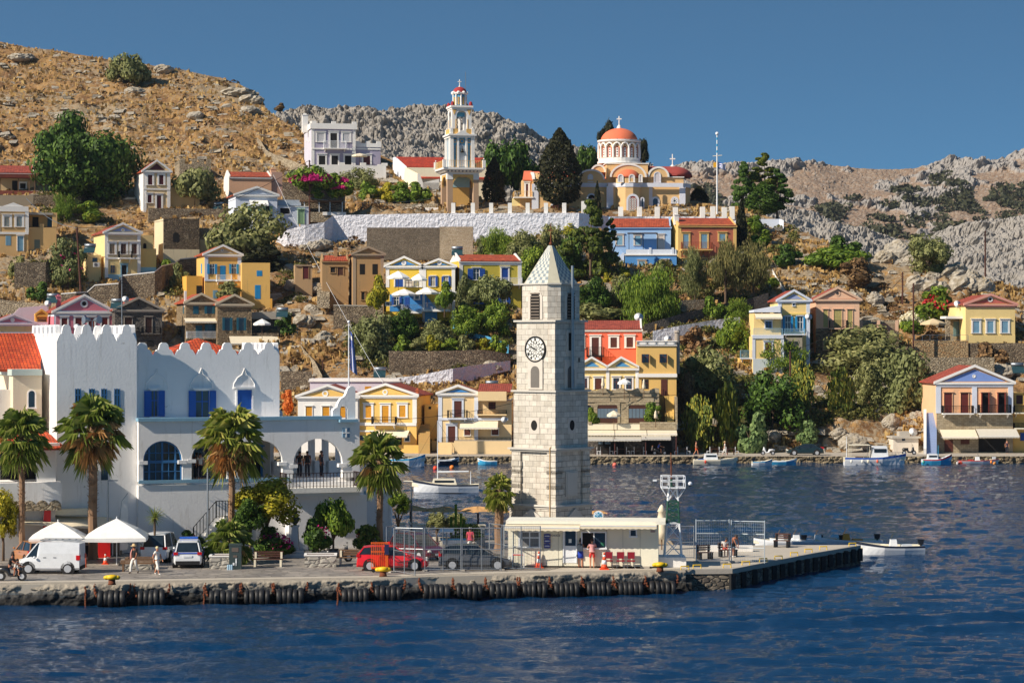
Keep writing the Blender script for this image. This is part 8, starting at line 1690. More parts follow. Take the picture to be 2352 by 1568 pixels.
def aZ(label,loc,rz,col,name='motor_scooter',group=None):
 t=aj(name,label,'scooter',loc,rz,group);m=MB()
 for x in(-.6,.62):m.ah((x,-.05,.26),(x,.05,.26),.27,n=16)
 for x in(-.6,.62):mm=MB();mm.ah((x,-.05,.26),(x,.05,.26),.27,n=16);w=mm.build('wheel',RUBB,t);mm=MB();mm.ah((x,-.06,.26),(x,.06,.26),.15,n=10);mm.build('rim',ALLOY,w)
 m=MB();m.path([(-.85,0,.62),(-.5,0,.66),(-.2,0,.6),(-.1,0,.35),(.25,0,.3),(.42,0,.6),(.46,0,.92)],[.1,.17,.17,.12,.1,.12,.07],8);m.path([(.48,0,.9),(.55,0,.6),(.62,0,.5)],[.1,.1,.06],6);m.build('body',col,t,True);m=MB();m.box(-.75,-.1,-.13,.13,.74,.84);m.build('seat',RUBB,t);m=MB();m.ah((.42,-.3,1.0),(.42,.3,1.0),.02);m.ah((.42,-.25,1.0),(.4,-.3,1.18),.012);m.ball((.4,-.3,1.2),.06,.05,.04);m.build('handlebar',RUBB,t);m=MB();m.ball((.52,0,.95),.07);m.build('headlight',ae('headlight glass',(220,220,210),.1),t);return t
dk=bp('black scooter paint',(28,28,32));g=GQ(26,1333);aZ('black scooter ridden by two people at the left edge of the quay',g,-.08,dk);R2=dict(SIT,pel=(0,0,.86),wai=(0,-.04,1.0),che=(0,-.12,1.2),nec=(0,-.18,1.35),hea=(0,-.22,1.44),top=(0,-.22,1.57),hl=(-.1,-.02,.83),kl=(-.2,-.4,.72),al=(-.2,-.34,.34),tl=(-.2,-.5,.3),hr=(.1,-.02,.83),kr=(.2,-.4,.72),ar=(.2,-.34,.34),tr=(.2,-.5,.3),sl=(-.17,-.14,1.3),el=(-.25,-.35,1.1),wl=(-.26,-.6,1.02),sr=(.17,-.14,1.3),er=(.25,-.35,1.1),wr=(.26,-.6,1.02))
aO('scooter rider in black T-shirt holding the handlebar at the left edge',g+ag((-.12,0,-.02)),PI/2-.08,R2,1.72,BLKC,DKC,'shorts',skin=SKIN2,shoes=BLKC);aO('child in pale clothes seated in front of the scooter rider',g+ag((.2,0,.1)),PI/2-.08,R2,1.25,WHC,DKC,'shorts',skin=SKIN)
aZ('dark scooter with round mirror parked behind the crazy-paved planter',GQ(779,1290),.5,dk);aZ('white scooter with red and white seat on the far quay',GF(1764),PI,cw);aZ('black scooter parked in front of the small white hut',GF(2088,297),0,dk);aZ('dark moped under a blue-shirted rider outside the taverna',GF(1515),.0,dk)
aO('rider in blue T-shirt on the moped outside the taverna',GF(1513)+ag((-.1,0,0)),PI/2,R2,1.72,ae('blue tee',(34,90,190)),DKC,'shorts');aO('bare-chested man in orange shorts walking on the far quay',GF(1599,295.5),PI/2,WALK,1.78,None,ae('orange shorts',(236,96,40)),'shorts');aO('person in white dress and sun hat walking on the far quay',GF(1665,295.5),-PI/2,WALK,1.7,WHC,WHC,'capri',hat='straw');aO('person sitting at the taverna table left of the moped',GF(1497,296.5),PI/2,SIT,1.7,WHC,DKC)
aO('person in dark clothes standing under the grey awning at the right',GF(2313,299.5),0,None,1.75,ae('plum shirt',(70,50,66)),DKC)
def t_chair(loc,rz,first,label):
 if first is None:
  t=aj('taverna_chair',label,'chair',loc,rz,'white taverna chairs');m=MB();m.box(-.2,.2,-.2,.2,.43,.47);m.build('seat',ai,t);m=MB()
  for z in(.6,.75,.9):m.box(-.19,.19,.17,.2,z,z+.06)
  m.build('backrest',ai,t)
  for sx in(-1,1):
   for sy in(-1,1):m=MB();m.ah((sx*.18,sy*.18,0),(sx*.18,sy*.18,.43 if sy<0 else.98),.03,n=4);m.build('leg',ai,t)
  return t
 c=copy_tree(first);c.location=loc;c.rotation_euler=(0,0,rz);c['label']=label;return c
fc=None
for px,z_,nm in((1360,.6,'white wooden chairs around the leftmost table under the taverna awning'),(1390,.6,'white wooden chairs around the second table under the taverna awning'),(1428,.6,'white wooden chairs around the third table under the taverna awning'),(1467,.6,'white wooden chairs around the table just left of the moped'),(1567,0,'white wooden chairs at the table beside the dark sacks'),(1641,0,'white wooden chairs at the table left of the person in white'),(1678,0,'white wooden chairs at the table right of the person in white')):
 Yt=296.9 if z_ else 297.0;t=aj('table',nm.replace('white wooden chairs around the','dark wooden').replace('white wooden chairs at the','dark wooden').replace('table','table',1),'table',GF(px,Yt),0,'taverna tables');m=MB();m.box(-.45,.45,-.4,.4,.7,.75);m.build('tabletop',WOODD,t)
 for sx in(-1,1):
  for sy in(-1,1):m=MB();m.box(sx*.4-.03,sx*.4+.03,sy*.35-.03,sy*.35+.03,0,.7);m.build('leg',WOODD,t)
 for dx,r in((-.75,-PI/2),(.75,PI/2)):
  c=t_chair(GF(px,Yt)+ag((dx,-.1,0)),r,fc,nm.replace('chairs','chair').replace('around','beside').replace('at','beside',1)+(', left side' if dx<0 else ', right side'));fc=fc or c
def aD(label,px,y,L,B,rz,hull,stripe=None,parts=(),Y=None,hh=.6,draft=.15,bowup=.35,name='boat',inner=None,group=None,flat=False):
 Yb=Y or F*(H-.05)/(y-CY);t=aj(name,label,'boat',((px-CX)/F*Yb,Yb,.05),rz,group);n=14;vs=[];vi=[]
 for i in range(n):
  f=i/(n-1);x=L*(f-.5);b=B/2*(min(1,(1-f)*2.6)**.7 if f>.45 else(1.0 if not flat else 1.0)*(.78+.22*min(1,f/.3)));b=max(b,.02);sh=hh+bowup*max(0,f-.4)**2*2.7+.06*max(0,.3-f);dz=draft*(1-max(0,f-.8)*4)
  x2=x+(.18*L*.5*max(0,f-.85)/.15*.3);vs+=[(x,0,-dz),(x,-b*.7,-dz*.3),(x,-b*.93,sh*.55),(x2,-b*.99,sh*.78),(x2,-b,sh),(x2,-b*.9,sh),(x2,-b*.82,sh*.45),(x2,b*.82,sh*.45),(x2,b*.9,sh),(x2,b,sh),(x2,b*.99,sh*.78),(x,b*.93,sh*.55),(x,b*.7,-dz*.3)]
 k=13;m=MB()
 for i in range(n-1):
  for j in range(k):
   a=i*k+j;b2=i*k+(j+1)%k;mi=1 if j in(3,9)and stripe else(2 if j in(5,6,7)else 0);m.f.append([a,b2,b2+k,a+k]);m.m.append(mi)
 m.v=vs;m.f.append(list(range(k))[::-1]);m.m.append(0);m.build('hull',[hull,stripe or hull,inner or CREAMW],t)
 for p in parts:
  kd=p[0];m=MB()
  if kd=='cabin':_,x,w,l,z0,z1,mat=p;m.bk(x,0,l/2,w/2,z0,l/2*.82,w/2*.85,z1);c=m.build('cabin',mat,t);m=MB();m.box(x-l*.36,x+l*.36,-w/2*.97,w/2*.97,z0+(z1-z0)*.5,z0+(z1-z0)*.8);m.box(x+l*.3,x+l*.455,-w*.36,w*.36,z0+(z1-z0)*.5,z0+(z1-z0)*.82);m.build('cabin_windows',CARG,c)
  if kd=='outboard':_,x,mat=p;m.bk(x,0,.16,.13,hh+.05,.22,.15,hh+.42);m.box(x-.08,x+.05,-.06,.06,-.3,hh+.1);m.build('outboard_motor',mat,t)
  if kd=='console':_,x,mat=p;m.bk(x,0,.3,.3,hh*.4,.2,.22,hh+.42);c=m.build('console',mat,t);m=MB();m.add([(x+.2,-.22,hh+.4),(x+.2,.22,hh+.4),(x+.0,.18,hh+.8),(x+.0,-.18,hh+.8)],[(0,1,2,3)]);m.build('windscreen',CARG,c)
  if kd=='seat':_,x,l,mat=p;m.box(x-l/2,x+l/2,-B*.22,B*.22,hh*.45,hh+.06);m.build('seat',mat,t)
  if kd=='mast':_,x,z,mat=p;m.ah((x,0,hh),(x,0,z),.05,.03,6);m.build('mast',mat,t)
  if kd=='boom':_,x0,x1,z,mat=p;m.ah((x0,0,z),(x1,0,z+.05),.1,.07,6);m.build('boom',mat,t)
  if kd=='stay':_,a,b_=p;m.ah(a,b_,.012,n=3);m.build('rigging',aI,t)
  if kd=='frame':
   _,x0,x1,z,mat=p
   for x in(x0,x1):
    for s_ in(-1,1):m.ah((x,s_*B*.4,hh*.8),(x,s_*B*.4,z),.03,n=4)
   m.box(x0-.1,x1+.1,-B*.45,B*.45,z,z+.06);m.build('canopy',mat,t)
  if kd=='buoys':
   _,cs=p
   for i,(x,c)in enumerate(cs):mm=MB();mm.ball((x,-B/2-.12,hh*.55),.14,.12,.22,n=10);mm.build('fender',ae('fender %d'%(hash(c)%99 if 0 else sum(c)),c,.5),t,True)
  if kd=='ring':_,x,z=p;nn=12;m.path([(x+.28*cos(2*PI*i/nn),-B/2-.06,z+.28*sin(2*PI*i/nn))for i in range(nn+1)],.07,6);m.build('life_ring',ae('ring orange',(236,130,40)),t)
  if kd=='rail':_,x0,x1,z=p;m.ah((x0,-B*.42,z),(x1,-B*.3,z),.02,n=4);[m.ah((q,-B*.38,hh),(q,-B*.38,z),.018,n=4)for q in np.linspace(x0,x1,5)];m.build('rail',GALV,t)
 return t
LB=ae('boat light blue',(60,160,206),.4);NB=ae('boat navy',(20,30,52),.4);RB=ae('boat red',(196,44,40),.4);BK=ae('motor black',(30,32,38),.3);OS=ae('orange upholstery',(226,146,50),.6);GS=ae('pale grey seat',(206,210,214),.5);WOODL=ae('cream gelcoat',(232,222,198),.4)
aD('white sailing boat with bare mast, life rings and bowsprit, moored in mid-water',1025,1129,6.4,2.1,PI,ai,NB,(('cabin',.2,1.3,2.6,.6,1.3,WOODL),('mast',.85,7.0,ai),('boom',.8,-2.2,1.95,ai),('stay',(.85,0,6.9),(4.1,0,1.1)),('stay',(.85,0,6.9),(-3,0,.9)),('ring',.9,.55),('seat',.9,.5,RB),('rail',-3,-1.6,1.2),('mast',-2.4,2.0,ai),('boom',3,4.2,1.0,WOODL)),bowup=.5,hh=.75)
aD('blue-trimmed white boat bow beside the ochre building, at the left of the far quay',930,1070,4.6,1.8,0,ai,LB,(('cabin',-.8,1.2,1.4,.5,1.3,ai),),hh=.85,bowup=.6)
aD('small dark dinghy with outboard below the cream waterfront house',1030,1067,2.5,1.2,.3,NB,ai,(('outboard',1.0,BK),),inner=ai);aD('small light-blue rowing boat with black motor near the tower',1120,1066,2.3,1.1,PI,LB,ai,(('outboard',-1.0,BK),),hh=.45)
aD('cream cabin boat with blue cover and outboard, left of the far quay boats',1642,1065,5.2,1.8,0,WOODL,None,(('cabin',-.5,1.3,1.7,.5,1.25,ai),('seat',-1.7,.7,ae('blue tarpaulin',(24,90,170))),('outboard',-2.3,BK),('buoys',((-1.2,(210,60,40)),)),('seat',1.0,.6,GS)),bowup=.3,hh=.55)
aD('small white and blue motorboat with dark outboard on the far quay',1750,1068,2.4,1.3,.1,ai,LB,(('outboard',-1.0,BK),('seat',.2,.5,GS)),hh=.45);aD('blue and white rowing boat right of the small motorboat',1798,1066,3.2,1.2,0,LB,ai,(('seat',0,.3,ai),('seat',-.9,.3,ai)),hh=.42)
aD('white and blue fishing boat with wheelhouse, canopy and hanging fenders',2008,1068,7.2,2.3,0,ai,BLUEP,(('cabin',.6,1.6,2.0,.8,2.3,ai),('frame',-2.9,-.7,2.4,CREAMW),('buoys',((-2.9,(230,226,214)),(-1.6,(230,226,214)),(-.9,(230,220,196)),(.2,(226,96,64)))),('rail',1.6,3.2,1.6),('mast',-3.3,3.4,ai),('seat',-1.8,.8,WOODB)),hh=.95,bowup=.5)
aD('turquoise and white caique with small wheelhouse below the blue steps',2151,1066,3.5,1.5,0,LB,RB,(('cabin',-.5,1.0,1.3,.5,1.25,ai),('mast',.2,2.3,LB),('buoys',((-1.7,(60,160,140)),))),hh=.6,bowup=.7,inner=ai)
aD('low white and red speedboat with two motors near the right edge',2245,1064,5.0,1.5,0,ai,RB,(('outboard',-2.1,BK),('outboard',2.0,GS),('seat',-.8,.6,RB),('console',0,ai),('buoys',((1.5,(236,140,60)),))),hh=.4,bowup=.2);aD('bow of a light-blue boat cut off by the right edge',2352,1062,3,1.3,PI,LB,ai,(),hh=.5)
aD('large white motorboat with black-topped console moored beyond the pier end',2045,1272,4.6,1.9,PI,ai,NB,(('console',-.2,ai),('seat',-1.1,.7,GS),('outboard',-2.1,BK),('buoys',((.4,(236,236,230)),(-.9,(236,236,230))))),hh=.62,bowup=.3,group='motorboats at the pier')
aD('white motorboat with orange seats and console behind the pier end',1950,1258,4.6,1.8,PI,ai,None,(('console',.2,OS),('seat',-.6,.7,OS),('outboard',-2,BK),('seat',1.2,.6,OS)),hh=.6,bowup=.25,group='motorboats at the pier')
for px,y,lb in((1795,1257,'leftmost small white motorboat behind the pier, beside the brown bench'),(1832,1257,'middle small white motorboat behind the pier'),(1882,1257,'small white motorboat with orange seat behind the pier, left of the orange one')):aD(lb,px,y,3.8,1.6,PI,ai,None,(('console',.1,ai),('seat',-.9,.8,GS if px<1880 else OS),('outboard',-1.6,BK)),hh=.5,bowup=.2,group='motorboats at the pier')
for px,y,c,lb in((1000,1077,(240,70,30),'orange-red buoy floating left of the sailing boat mast'),(1038,1075,(240,130,40),'orange buoy beside the dark dinghy'),(1412,1069,(226,110,90),'pink-orange buoy floating right of the clock tower'),(2206,1066,(226,80,50),'red buoy between the caique and the speedboat'),(2283,1065,(240,160,80),'orange buoy at the stern of the speedboat')):
 Yb=F*H/(y-CY);t=aj('buoy',lb,'buoy',((px-CX)/F*Yb,Yb,.1),0,'mooring buoys');m=MB();m.ball((0,0,0),.28,n=12,k=8);m.build('float',ae('buoy %d'%px,c,.4),t,True)
b=MB();X0,X1=-120,120;b.box(X0,X1,293.4,305,-2,ZF-.01);o=b.build('far_quay',aT);tag(o,kind='structure');b=MB();b.box(X0,X1,293.5,304.9,ZF-.009,ZF);o=b.build('far_quay_paving',P_('far quay concrete',(170,160,146),.4));tag(o,kind='structure')
pxs=np.linspace(X0,X1,1400);k=12;ZZ=np.linspace(ZF-.05,-.6,k)[:,None]+0*pxs;XX=np.tile(pxs,(k,1));w,_,i_=worley(XX/.55,ZZ/.35,61);YY=293.35-(.6-w)*.5-i_*.2-(1-(ZZ+.6)/1.5)*.35;o=link('far_quay_wall',bm('far_quay_wall',np.stack([XX,YY,ZZ],2).reshape(-1,3),bt(k,1400)[:,::-1],aH('quay rubble',(110,96,76),(150,134,106),(176,160,130),(40,34,28),2.2),False));tag(o,kind='structure')
def aw(px,yt,yb,label,r=.14,lean=0,Y=None,col=None):
 Y=Y or YH(yb);o=PT(px,yb,Y);t=aj('utility_pole',label,'utility pole',o);zt=PT(px,yt,Y).z-o.z;m=MB();m.ah((0,0,-.5),(lean,0,zt),r,r*.75,8);m.build('pole',col or ae('creosoted pole',(84,50,38),.9),t);m=MB();[m.box(lean-.2,lean+.2,-.06,.06,zt-.3-i*.35,zt-.24-i*.35)for i in range(3)];m.build('insulators',aI,t);return o+ag((lean,0,zt))
p1=aw(186,523,675,'dark leaning utility pole beside the cream house with blue foot',.16,-.6,Y=352);p2=aw(711,368,513,'dark utility pole in front of the magenta bougainvillea',Y=385);p3=aw(1815,806,978,'rusty brown pole in front of the right-hand bushes',Y=306);p4=aw(2098,650,818,'tall brown pole on the terrace beside the white oleander',Y=327);p5=aw(2073,625,690,'shorter brown pole beside the boulders',Y=352);p6=aw(2263,530,640,'brown pole on the skyline of the right slope',Y=362);p7=aw(741,826,872,'dark pole with lamp near the winding parapet',.1,Y=326)
aw(280,632,760,'thin grey antenna mast behind the battlements of the white building',.06,Y=300,col=GALV);aw(1045,860,1075,'slim pale mast rising from the cream waterfront house side',.05,Y=290,col=ai)if 0 else None
def aV(label,a,b,sag,r=.035,mat=None):
 t=aj('cable',label,'cable',a);m=MB();n=14;d=b-a;m.path([d*(i/n)-ag((0,0,sag*4*(i/n)*(1-i/n)))for i in range(n+1)],r,4);m.build('wire',mat or aI,t)
aV('overhead cable from the leaning pole at left to the pole by the bougainvillea',p1,p2,3.0);aV('pale cable running from the far left roof to the leaning pole',PT(60,455,370),p1,1.0,.04,GALV);aV('white guy cable slanting down from the peach house across the ruins',PT(628,402,392),PT(880,880,312),1.0,.022,ai);aV('pale cable from the bougainvillea pole towards the bell tower',p2+ag((0,0,-6)),PT(1000,455,398),.8,.03,GALV);aV('dark cable sagging across the waterfront from tower to steps house',PT(1385,905,300),p3+ag((0,0,-2)),1.5);aV('cable from the brown pole up to the salmon house',p3,PT(2070,640,352),1.5);aV('cable between the two brown poles over the boulders',p5,p6,1.6);aV('dark cable crossing in front of the ochre waterfront houses',PT(700,960,290),PT(1180,925,296),1.0)
def dish(px,y,r,Y,label,az=0):o=PT(px,y,Y);t=aj('satellite_dish',label,'satellite dish',o,az,'satellite dishes');m=MB();n=16;m.aC([(.02,0),(r*.6,r*.06),(r,r*.2)],n=n);d=m.build('reflector',ai,t,True);d.rotation_euler=(radians(62),0,0);m=MB();m.ah((0,.1,-r*1.4),(0,.05,0),.03);m.ah((0,-.05,-.1),(0,-r*.9,.12),.02);m.build('mount',GALV,t)
for a in((637,954,.42,163,'large white dish on the terrace ledge of the white building',-.3),(288,688,.5,332,'white dish on the roof of the grey stone house',.3),(177,751,.4,300,'white dish rising behind the battlements',.2),(1467,729,.6,318,'white dish at the end of the red tiled roof',0),(1534,779,.5,306,'white dish on the roof terrace of the mustard block',0),(2199,700,.6,335,'white dish left of the red-pediment house',.4),(2097,992,.55,304,'beige dish on top of the small white hut',.2),(1857,728,.5,325,'white dish beside the sky-blue shutters of the stacked house',0),(1158,964,.4,301,'white dish beside the clock tower on the cream house',0),(110,698,.5,335,'white dish beside the pink chimney',.5)):dish(*a)
def bc(px,y,Y,label,w=1.6):o=PT(px,y,Y);t=aj('solar_heater',label,'solar heater',o,0,'solar water heaters');m=MB();m.ah((-w/2,.5,.75),(w/2,.5,.75),.26,n=12);m.build('tank',GALV,t,True);m=MB();m.aN([(-w/2,-.7,-.3),(w/2,-.7,-.3),(w/2,.4,.55),(-w/2,.4,.55)],.08);m.build('panel',glassm('solar glass',(44,70,74),.15),t)
for a in((206,575,354,'solar water heater on the flank of the cream house'),(872,860,318,'solar water heater on the rocks above the ochre houses'),(1130,892,308,'solar water heater on the tiled roof left of the clock tower'),(2338,850,318,'solar water heater behind the periwinkle pediment house'),(8,372,440,'solar water heater above the red tiled house'),(648,722,338,'solar water heater above the bar terrace'),(502,478,398,'solar water heater beside the big olive tree'),(1050,581,352,'solar water heater between the twin yellow and olive yellow houses'),(120,690,336,'solar water heater beside the pink chimney and dish'),(268,702,334,'solar water heater behind the grey stone house')):bc(*a)
def ac(px,y,Y,label,rz=0,w=.9):o=PT(px,y,Y);t=aj('air_conditioner',label,'air conditioner',o,rz,'air conditioning units');m=MB();m.box(-w/2,w/2,-.3,-.02,-.33,.33);m.build('case',ae('ac beige',(206,202,192),.5),t);m=MB();m.disc((-.1,-.31,0),(0,1,0),.24,.02,14);m.build('fan_grille',ae('ac fan',(96,96,98),.6),t)
ac(326,883,158.8,'air conditioner at the corner between tower and upper wall',TH.th);ac(425,883,161.9,'air conditioner between the first and second blue windows',TH.th);ac(221,608,352,'air conditioner on the side block of the cream house',.3);ac(892,698,341,'air conditioner on the blue pier of the parasol terrace');ac(1090,590,352,'air conditioner on the roof behind the twin yellow houses')if 0 else None
def bq(label,px,yt,yb,Y,flag=None,r=.07,mat=None):o=PT(px,yb,Y);t=aj('flagpole',label,'flagpole',o);zt=PT(px,yt,Y).z-o.z;m=MB();m.ah((0,0,0),(0,0,zt),r,r*.6,8);m.ball((0,0,zt),r*2);m.build('pole',mat or ai,t);return t,zt
FB_=ae('flag blue cloth',(24,72,170),.9)
def gflag(t,w,hh,z1,hang=False,x0=.08):
 for nm,mat,sel in(('blue_stripes',FB_,0),('white_stripes',WCANV,1)):
  m=MB();nx=10
  for i in range(nx):
   for j in range(9):
    u0,u1=i/nx,(i+1)/nx;blue=j%2==0
    if u0<.37 and j<5:blue=not(j==2 or(i==1))
    if blue!=(sel==0):continue
    P=[]
    for u,v in((u0,j/9),(u1,j/9),(u1,(j+1)/9),(u0,(j+1)/9)):
     if hang:x=x0+.85*v*(.55+.45*u)+.12*u;z=z1-.7*v-w*1.35*u;y=.25*sin(v*9)
     else:x=x0+w*u;z=z1-hh*v-w*u*.25+.1*sin(u*6);y=.12*sin(u*8)
     P.append((x,y,z))
    m.add(P,[(3,2,1,0)])
  m.build(nm,mat,t)
t,zt=bq('white flagpole with limp blue and white striped flag behind the bell gable',801,739,890,290,None,.09);f=aj('flag','limp blue and white striped flag hanging from the flagpole','flag',t.location);gflag(f,3.6,2.2,zt-.9,True)
t,zt=bq('tall blue and white banded mast with crossbar on the church terrace',1647,307,492,393,None,.14);m=MB();
for i in range(12):m.ah((0,0,zt*(i+.5)/12.5),(0,0,zt*(i+.9)/12.5),.1,n=8)
m.build('blue_bands',LB,t);m=MB();m.ah((-.7,0,zt*.72),(.8,0,zt*.73),.06);m.build('crossbar',WOODL,t);f=aj('flag','small striped blue and white flag flying from the banded mast','flag',t.location);gflag(f,1.3,.9,zt*.645);f=aj('flag','small yellow flag beside the striped flag on the banded mast','flag',t.location);m=MB();m.box(-.6,-.1,-.02,.02,zt*.58,zt*.64);m.build('cloth',ae('yellow flag',(230,170,30)),f)
BG=ae('beige canvas',(214,190,150),.9);sg='garden and terrace parasols'
for px,yr,yt,w,Y,lb,mt in((915,637,622,56,341.5,'upper left white parasol on the yellow house terrace',WCANV),(962,641,628,42,341.8,'upper right white parasol on the yellow house terrace',WCANV),(928,675,663,60,340.5,'lower left white parasol over the blue terrace chairs',WCANV),(981,672,659,56,340.4,'lower middle white parasol over the terrace',WCANV),(1029,672,661,46,340.6,'lower right white parasol half behind the young acacia',WCANV),(1434,878,869,33,301,'white open parasol on the cream twin-pediment terrace',WCANV),(1410,952,942,34,298.2,'cream scalloped parasol before the arched doors',CANVAS),(826,357,352,38,421,'cream parasol on the lilac villa terrace',CANVAS),(602,743,732,42,334,'grey-white parasol under the stone bar terrace roof',WCANV),(2143,742,731,60,331,'beige tent-like parasol above the honey stone wall',BG)):
 o=PT(px,yr,Y);z0=o.z-2.1;w_=w/F*Y;aG('parasol',lb,(o.x,Y,z0),w_,2.1,2.1+(yr-yt)/F*Y,mt,group=sg)
for px,y0,y1,Y,lb in((1385,868,890,300.9,'closed beige parasol by the brown door on the upper terrace'),(1479,870,895,300.5,'closed beige parasol in front of the mustard block'),(1506,942,962,298.2,'closed beige parasol beside the potted green tree'),(668,432,452,392,'closed white parasol under the bougainvillea')):
 o=PT(px,y1,Y);t=aj('closed_parasol',lb,'parasol',o,0,sg);z=(y1-y0)/F*Y;m=MB();m.aC([(.2,.1),(.24,.4),(.14,z*.7),(.16,z*.75),(.03,z)],n=8);m.build('canopy',CANVAS,t,True);m=MB();m.ah((0,0,-1),(0,0,.2),.04);m.build('pole',WOODB,t)
o=PT(845,410+632-320,300);t=aj('loudspeakers','pair of grey horn loudspeakers on the roof above the battlements','loudspeaker',PT(212,745,168));m=MB();m.ah((0,0,-1),(0,0,.3),.04)
for s_ in(-1,1):m.ah((s_*.1,0,.3),(s_*.55,-.35,.32),.06,.28,12)
m.build('horns',GALV,t)
fr('D')
def quads(C,A,B):
 n=len(C);V=np.stack([C-A-B,C+A-B,C+A+B,C-A+B],1).reshape(-1,3);return V,np.arange(n*4).reshape(n,4)
def aM(rs,n):v=rs.normal(size=(n,3));return v/np.linalg.norm(v,axis=1)[:,None]
def crown(kind,seed,n,ls):
 me=crown_(kind,seed,n,ls);k=len(me.vertices);v=np.empty(k*3,np.float32);me.vertices.foreach_get('co',v);v=v.reshape(-1,3);lo=np.percentile(v,1.5,axis=0);hi=np.percentile(v,98.5,axis=0);v=(v-(lo+hi)/2)/((hi-lo)/2);me.vertices.foreach_set('co',v.ravel().astype(np.float32));me.update();return me
def crown_(kind,seed,n,ls):
 rs=np.random.RandomState(seed);D=aM(rs,n)
 if kind=='cyp':
  z=rs.uniform(-1,1,n);t=(z+1)/2;r=np.interp(t,[0,.06,.25,.6,.85,1],[.25,.75,1,.8,.4,.04]);a=rs.uniform(0,2*PI,n);q=rs.uniform(.55,1,n)**.5*(1+.22*np.sin(a*5+z*9)*np.sin(z*17+a*2));C=np.stack([r*q*np.cos(a),r*q*np.sin(a),z],1)
  A=aM(rs,n)*ls*np.array([1,1,.4]);B=aM(rs,n)*ls*.3+np.array([0,0,ls*.35]);return bm('crown',*quads(C,A,B),LF['olive'],False)
 if kind=='pine':
  nl=34;z0=np.sort(rs.uniform(-.9,.95,nl));a0=rs.uniform(0,2*PI,nl);rr=np.interp(z0,[-1,-.6,.2,1],[.55,.85,.6,.1])*rs.uniform(.6,1,nl);L_=np.stack([rr*np.cos(a0),rr*np.sin(a0),z0],1);S_=np.stack([.32+0*z0,.32+0*z0,.1+0*z0],1)*np.interp(z0,[-1,1],[1.1,.5])[:,None]
 elif kind=='cloud':
  nl=22;L_=aM(rs,nl)*rs.uniform(.35,.75,(nl,1))*np.array([1,1,.8]);L_[:,2]=np.abs(L_[:,2])*1.1-.3;S_=rs.uniform(.2,.36,(nl,1))*np.array([1,1,.72])
 else:
  nl={'bush':12,'med':22,'droop':22}[kind];L_=aM(rs,nl)*rs.uniform(.3,.8,(nl,1));L_[:,2]=L_[:,2]*.85-.05;S_=rs.uniform(.2,.42,(nl,1))*np.array([1,1,.85])
 w=rs.randint(0,len(L_),n);rad=rs.uniform(.5,1.12,n)[:,None];rad=rad*(1+.12*np.sin(D[:,:1]*9+w[:,None])*np.sin(D[:,2:]*8));C=L_[w]+D*S_[w]*rad
 if kind=='droop':C[:,2]-=rs.uniform(0,.12,n);A=aM(rs,n)*ls*.35;B=np.tile([0,0,ls*1.3],(n,1))+aM(rs,n)*ls*.3
 else:
  T=np.cross(D,aM(rs,n));T/=np.linalg.norm(T,axis=1)[:,None]+1e-6;N2=D+aM(rs,n)*.7;A=T*ls*rs.uniform(.6,1.3,(n,1));B=np.cross(N2/np.linalg.norm(N2,axis=1)[:,None],T)*ls*.6
 V,Fq=quads(C,A,B);return bm('crown',V,Fq,LF['olive'],False)
LF=dict(olive=aS('olive leaves',(88,94,56),(132,136,84),(164,164,114)),dark=aS('dark green leaves',(42,64,24),(70,100,36),(106,134,54)),green=aS('fresh green leaves',(72,96,28),(108,134,42),(152,168,62)),pine=aS('pine needles',(50,64,22),(84,96,30),(120,126,42)),cyp=aS('cypress foliage',(30,34,22),(52,56,34),(76,74,44)),euc=aS('eucalyptus leaves',(84,88,50),(126,124,76),(160,148,98)),dry=aS('dry twigs',(92,70,50),(126,98,68),(150,118,80),tr=.05),yel=aS('yellow green leaves',(110,112,24),(164,156,36),(196,180,60)),gold=aS('dry grass blades',(148,114,70),(188,150,94),(212,180,124),tr=.25),scrub=aS('brown scrub',(78,56,36),(106,78,46),(92,84,50),tr=.05),pink=aS('magenta bracts',(190,20,110),(222,36,140),(232,84,160),tr=.3),red=aS('red blossom',(190,40,50),(220,60,70)),wfl=aS('white blossom',(226,222,200),(240,236,220)),org=aS('orange leaves',(214,110,50),(230,140,70)),tam=aS('tamarisk',(86,112,70),(116,140,88),(140,160,104)),fars=aS('far scrub',(60,62,46),(76,76,54),(92,88,62),tr=0),palm=aS('palm green',(104,122,48),(146,160,76),(196,192,116),.5,.35),dead=aS('dead fronds',(140,104,64),(184,146,96),(214,178,124),.9,.1),agave=aS('agave leaves',(96,112,92),(126,140,112),(150,150,110)))
CM={'broad':[crown('cloud',1,15000,.026)],'med':[crown('med',s,6500,.044)for s in(2,3,4)],'bush':[crown('bush',s,2200,.085)for s in(5,6)],'cyp':[crown('cyp',7,9000,.055)],'slim':[crown('cyp',8,2500,.12)],'pine':[crown('pine',s,8000,.045)for s in(9,10)],'droop':[crown('droop',s,9000,.03)for s in(11,12)],'cloud':[crown('cloud',s,5000,.05)for s in(13,14)]}
def trunkmesh(seed,lean=.0):
 rs=random.Random(seed);m=MB();m.path([(0,0,-.12),(rs.uniform(-.02,.02),0,.3),(rs.uniform(-.05,.05),.02,.62),(0,0,.95)],[.075,.055,.04,.015],7)
 for i in range(6):a=rs.uniform(0,6.28);z=rs.uniform(.35,.6);m.path([(0,0,z),(.16*cos(a),.16*sin(a),z+.14),(.34*cos(a),.34*sin(a),z+.32)],[.045,.03,.008],5)
 return m
BARK=ae('grey brown bark',(104,84,66),.95);TM=[]
for s_ in(1,2,3):o=trunkmesh(s_).build('trunk',BARK,None,True);TM.append(o.data);bpy.data.objects.remove(o)
cnt=[0]
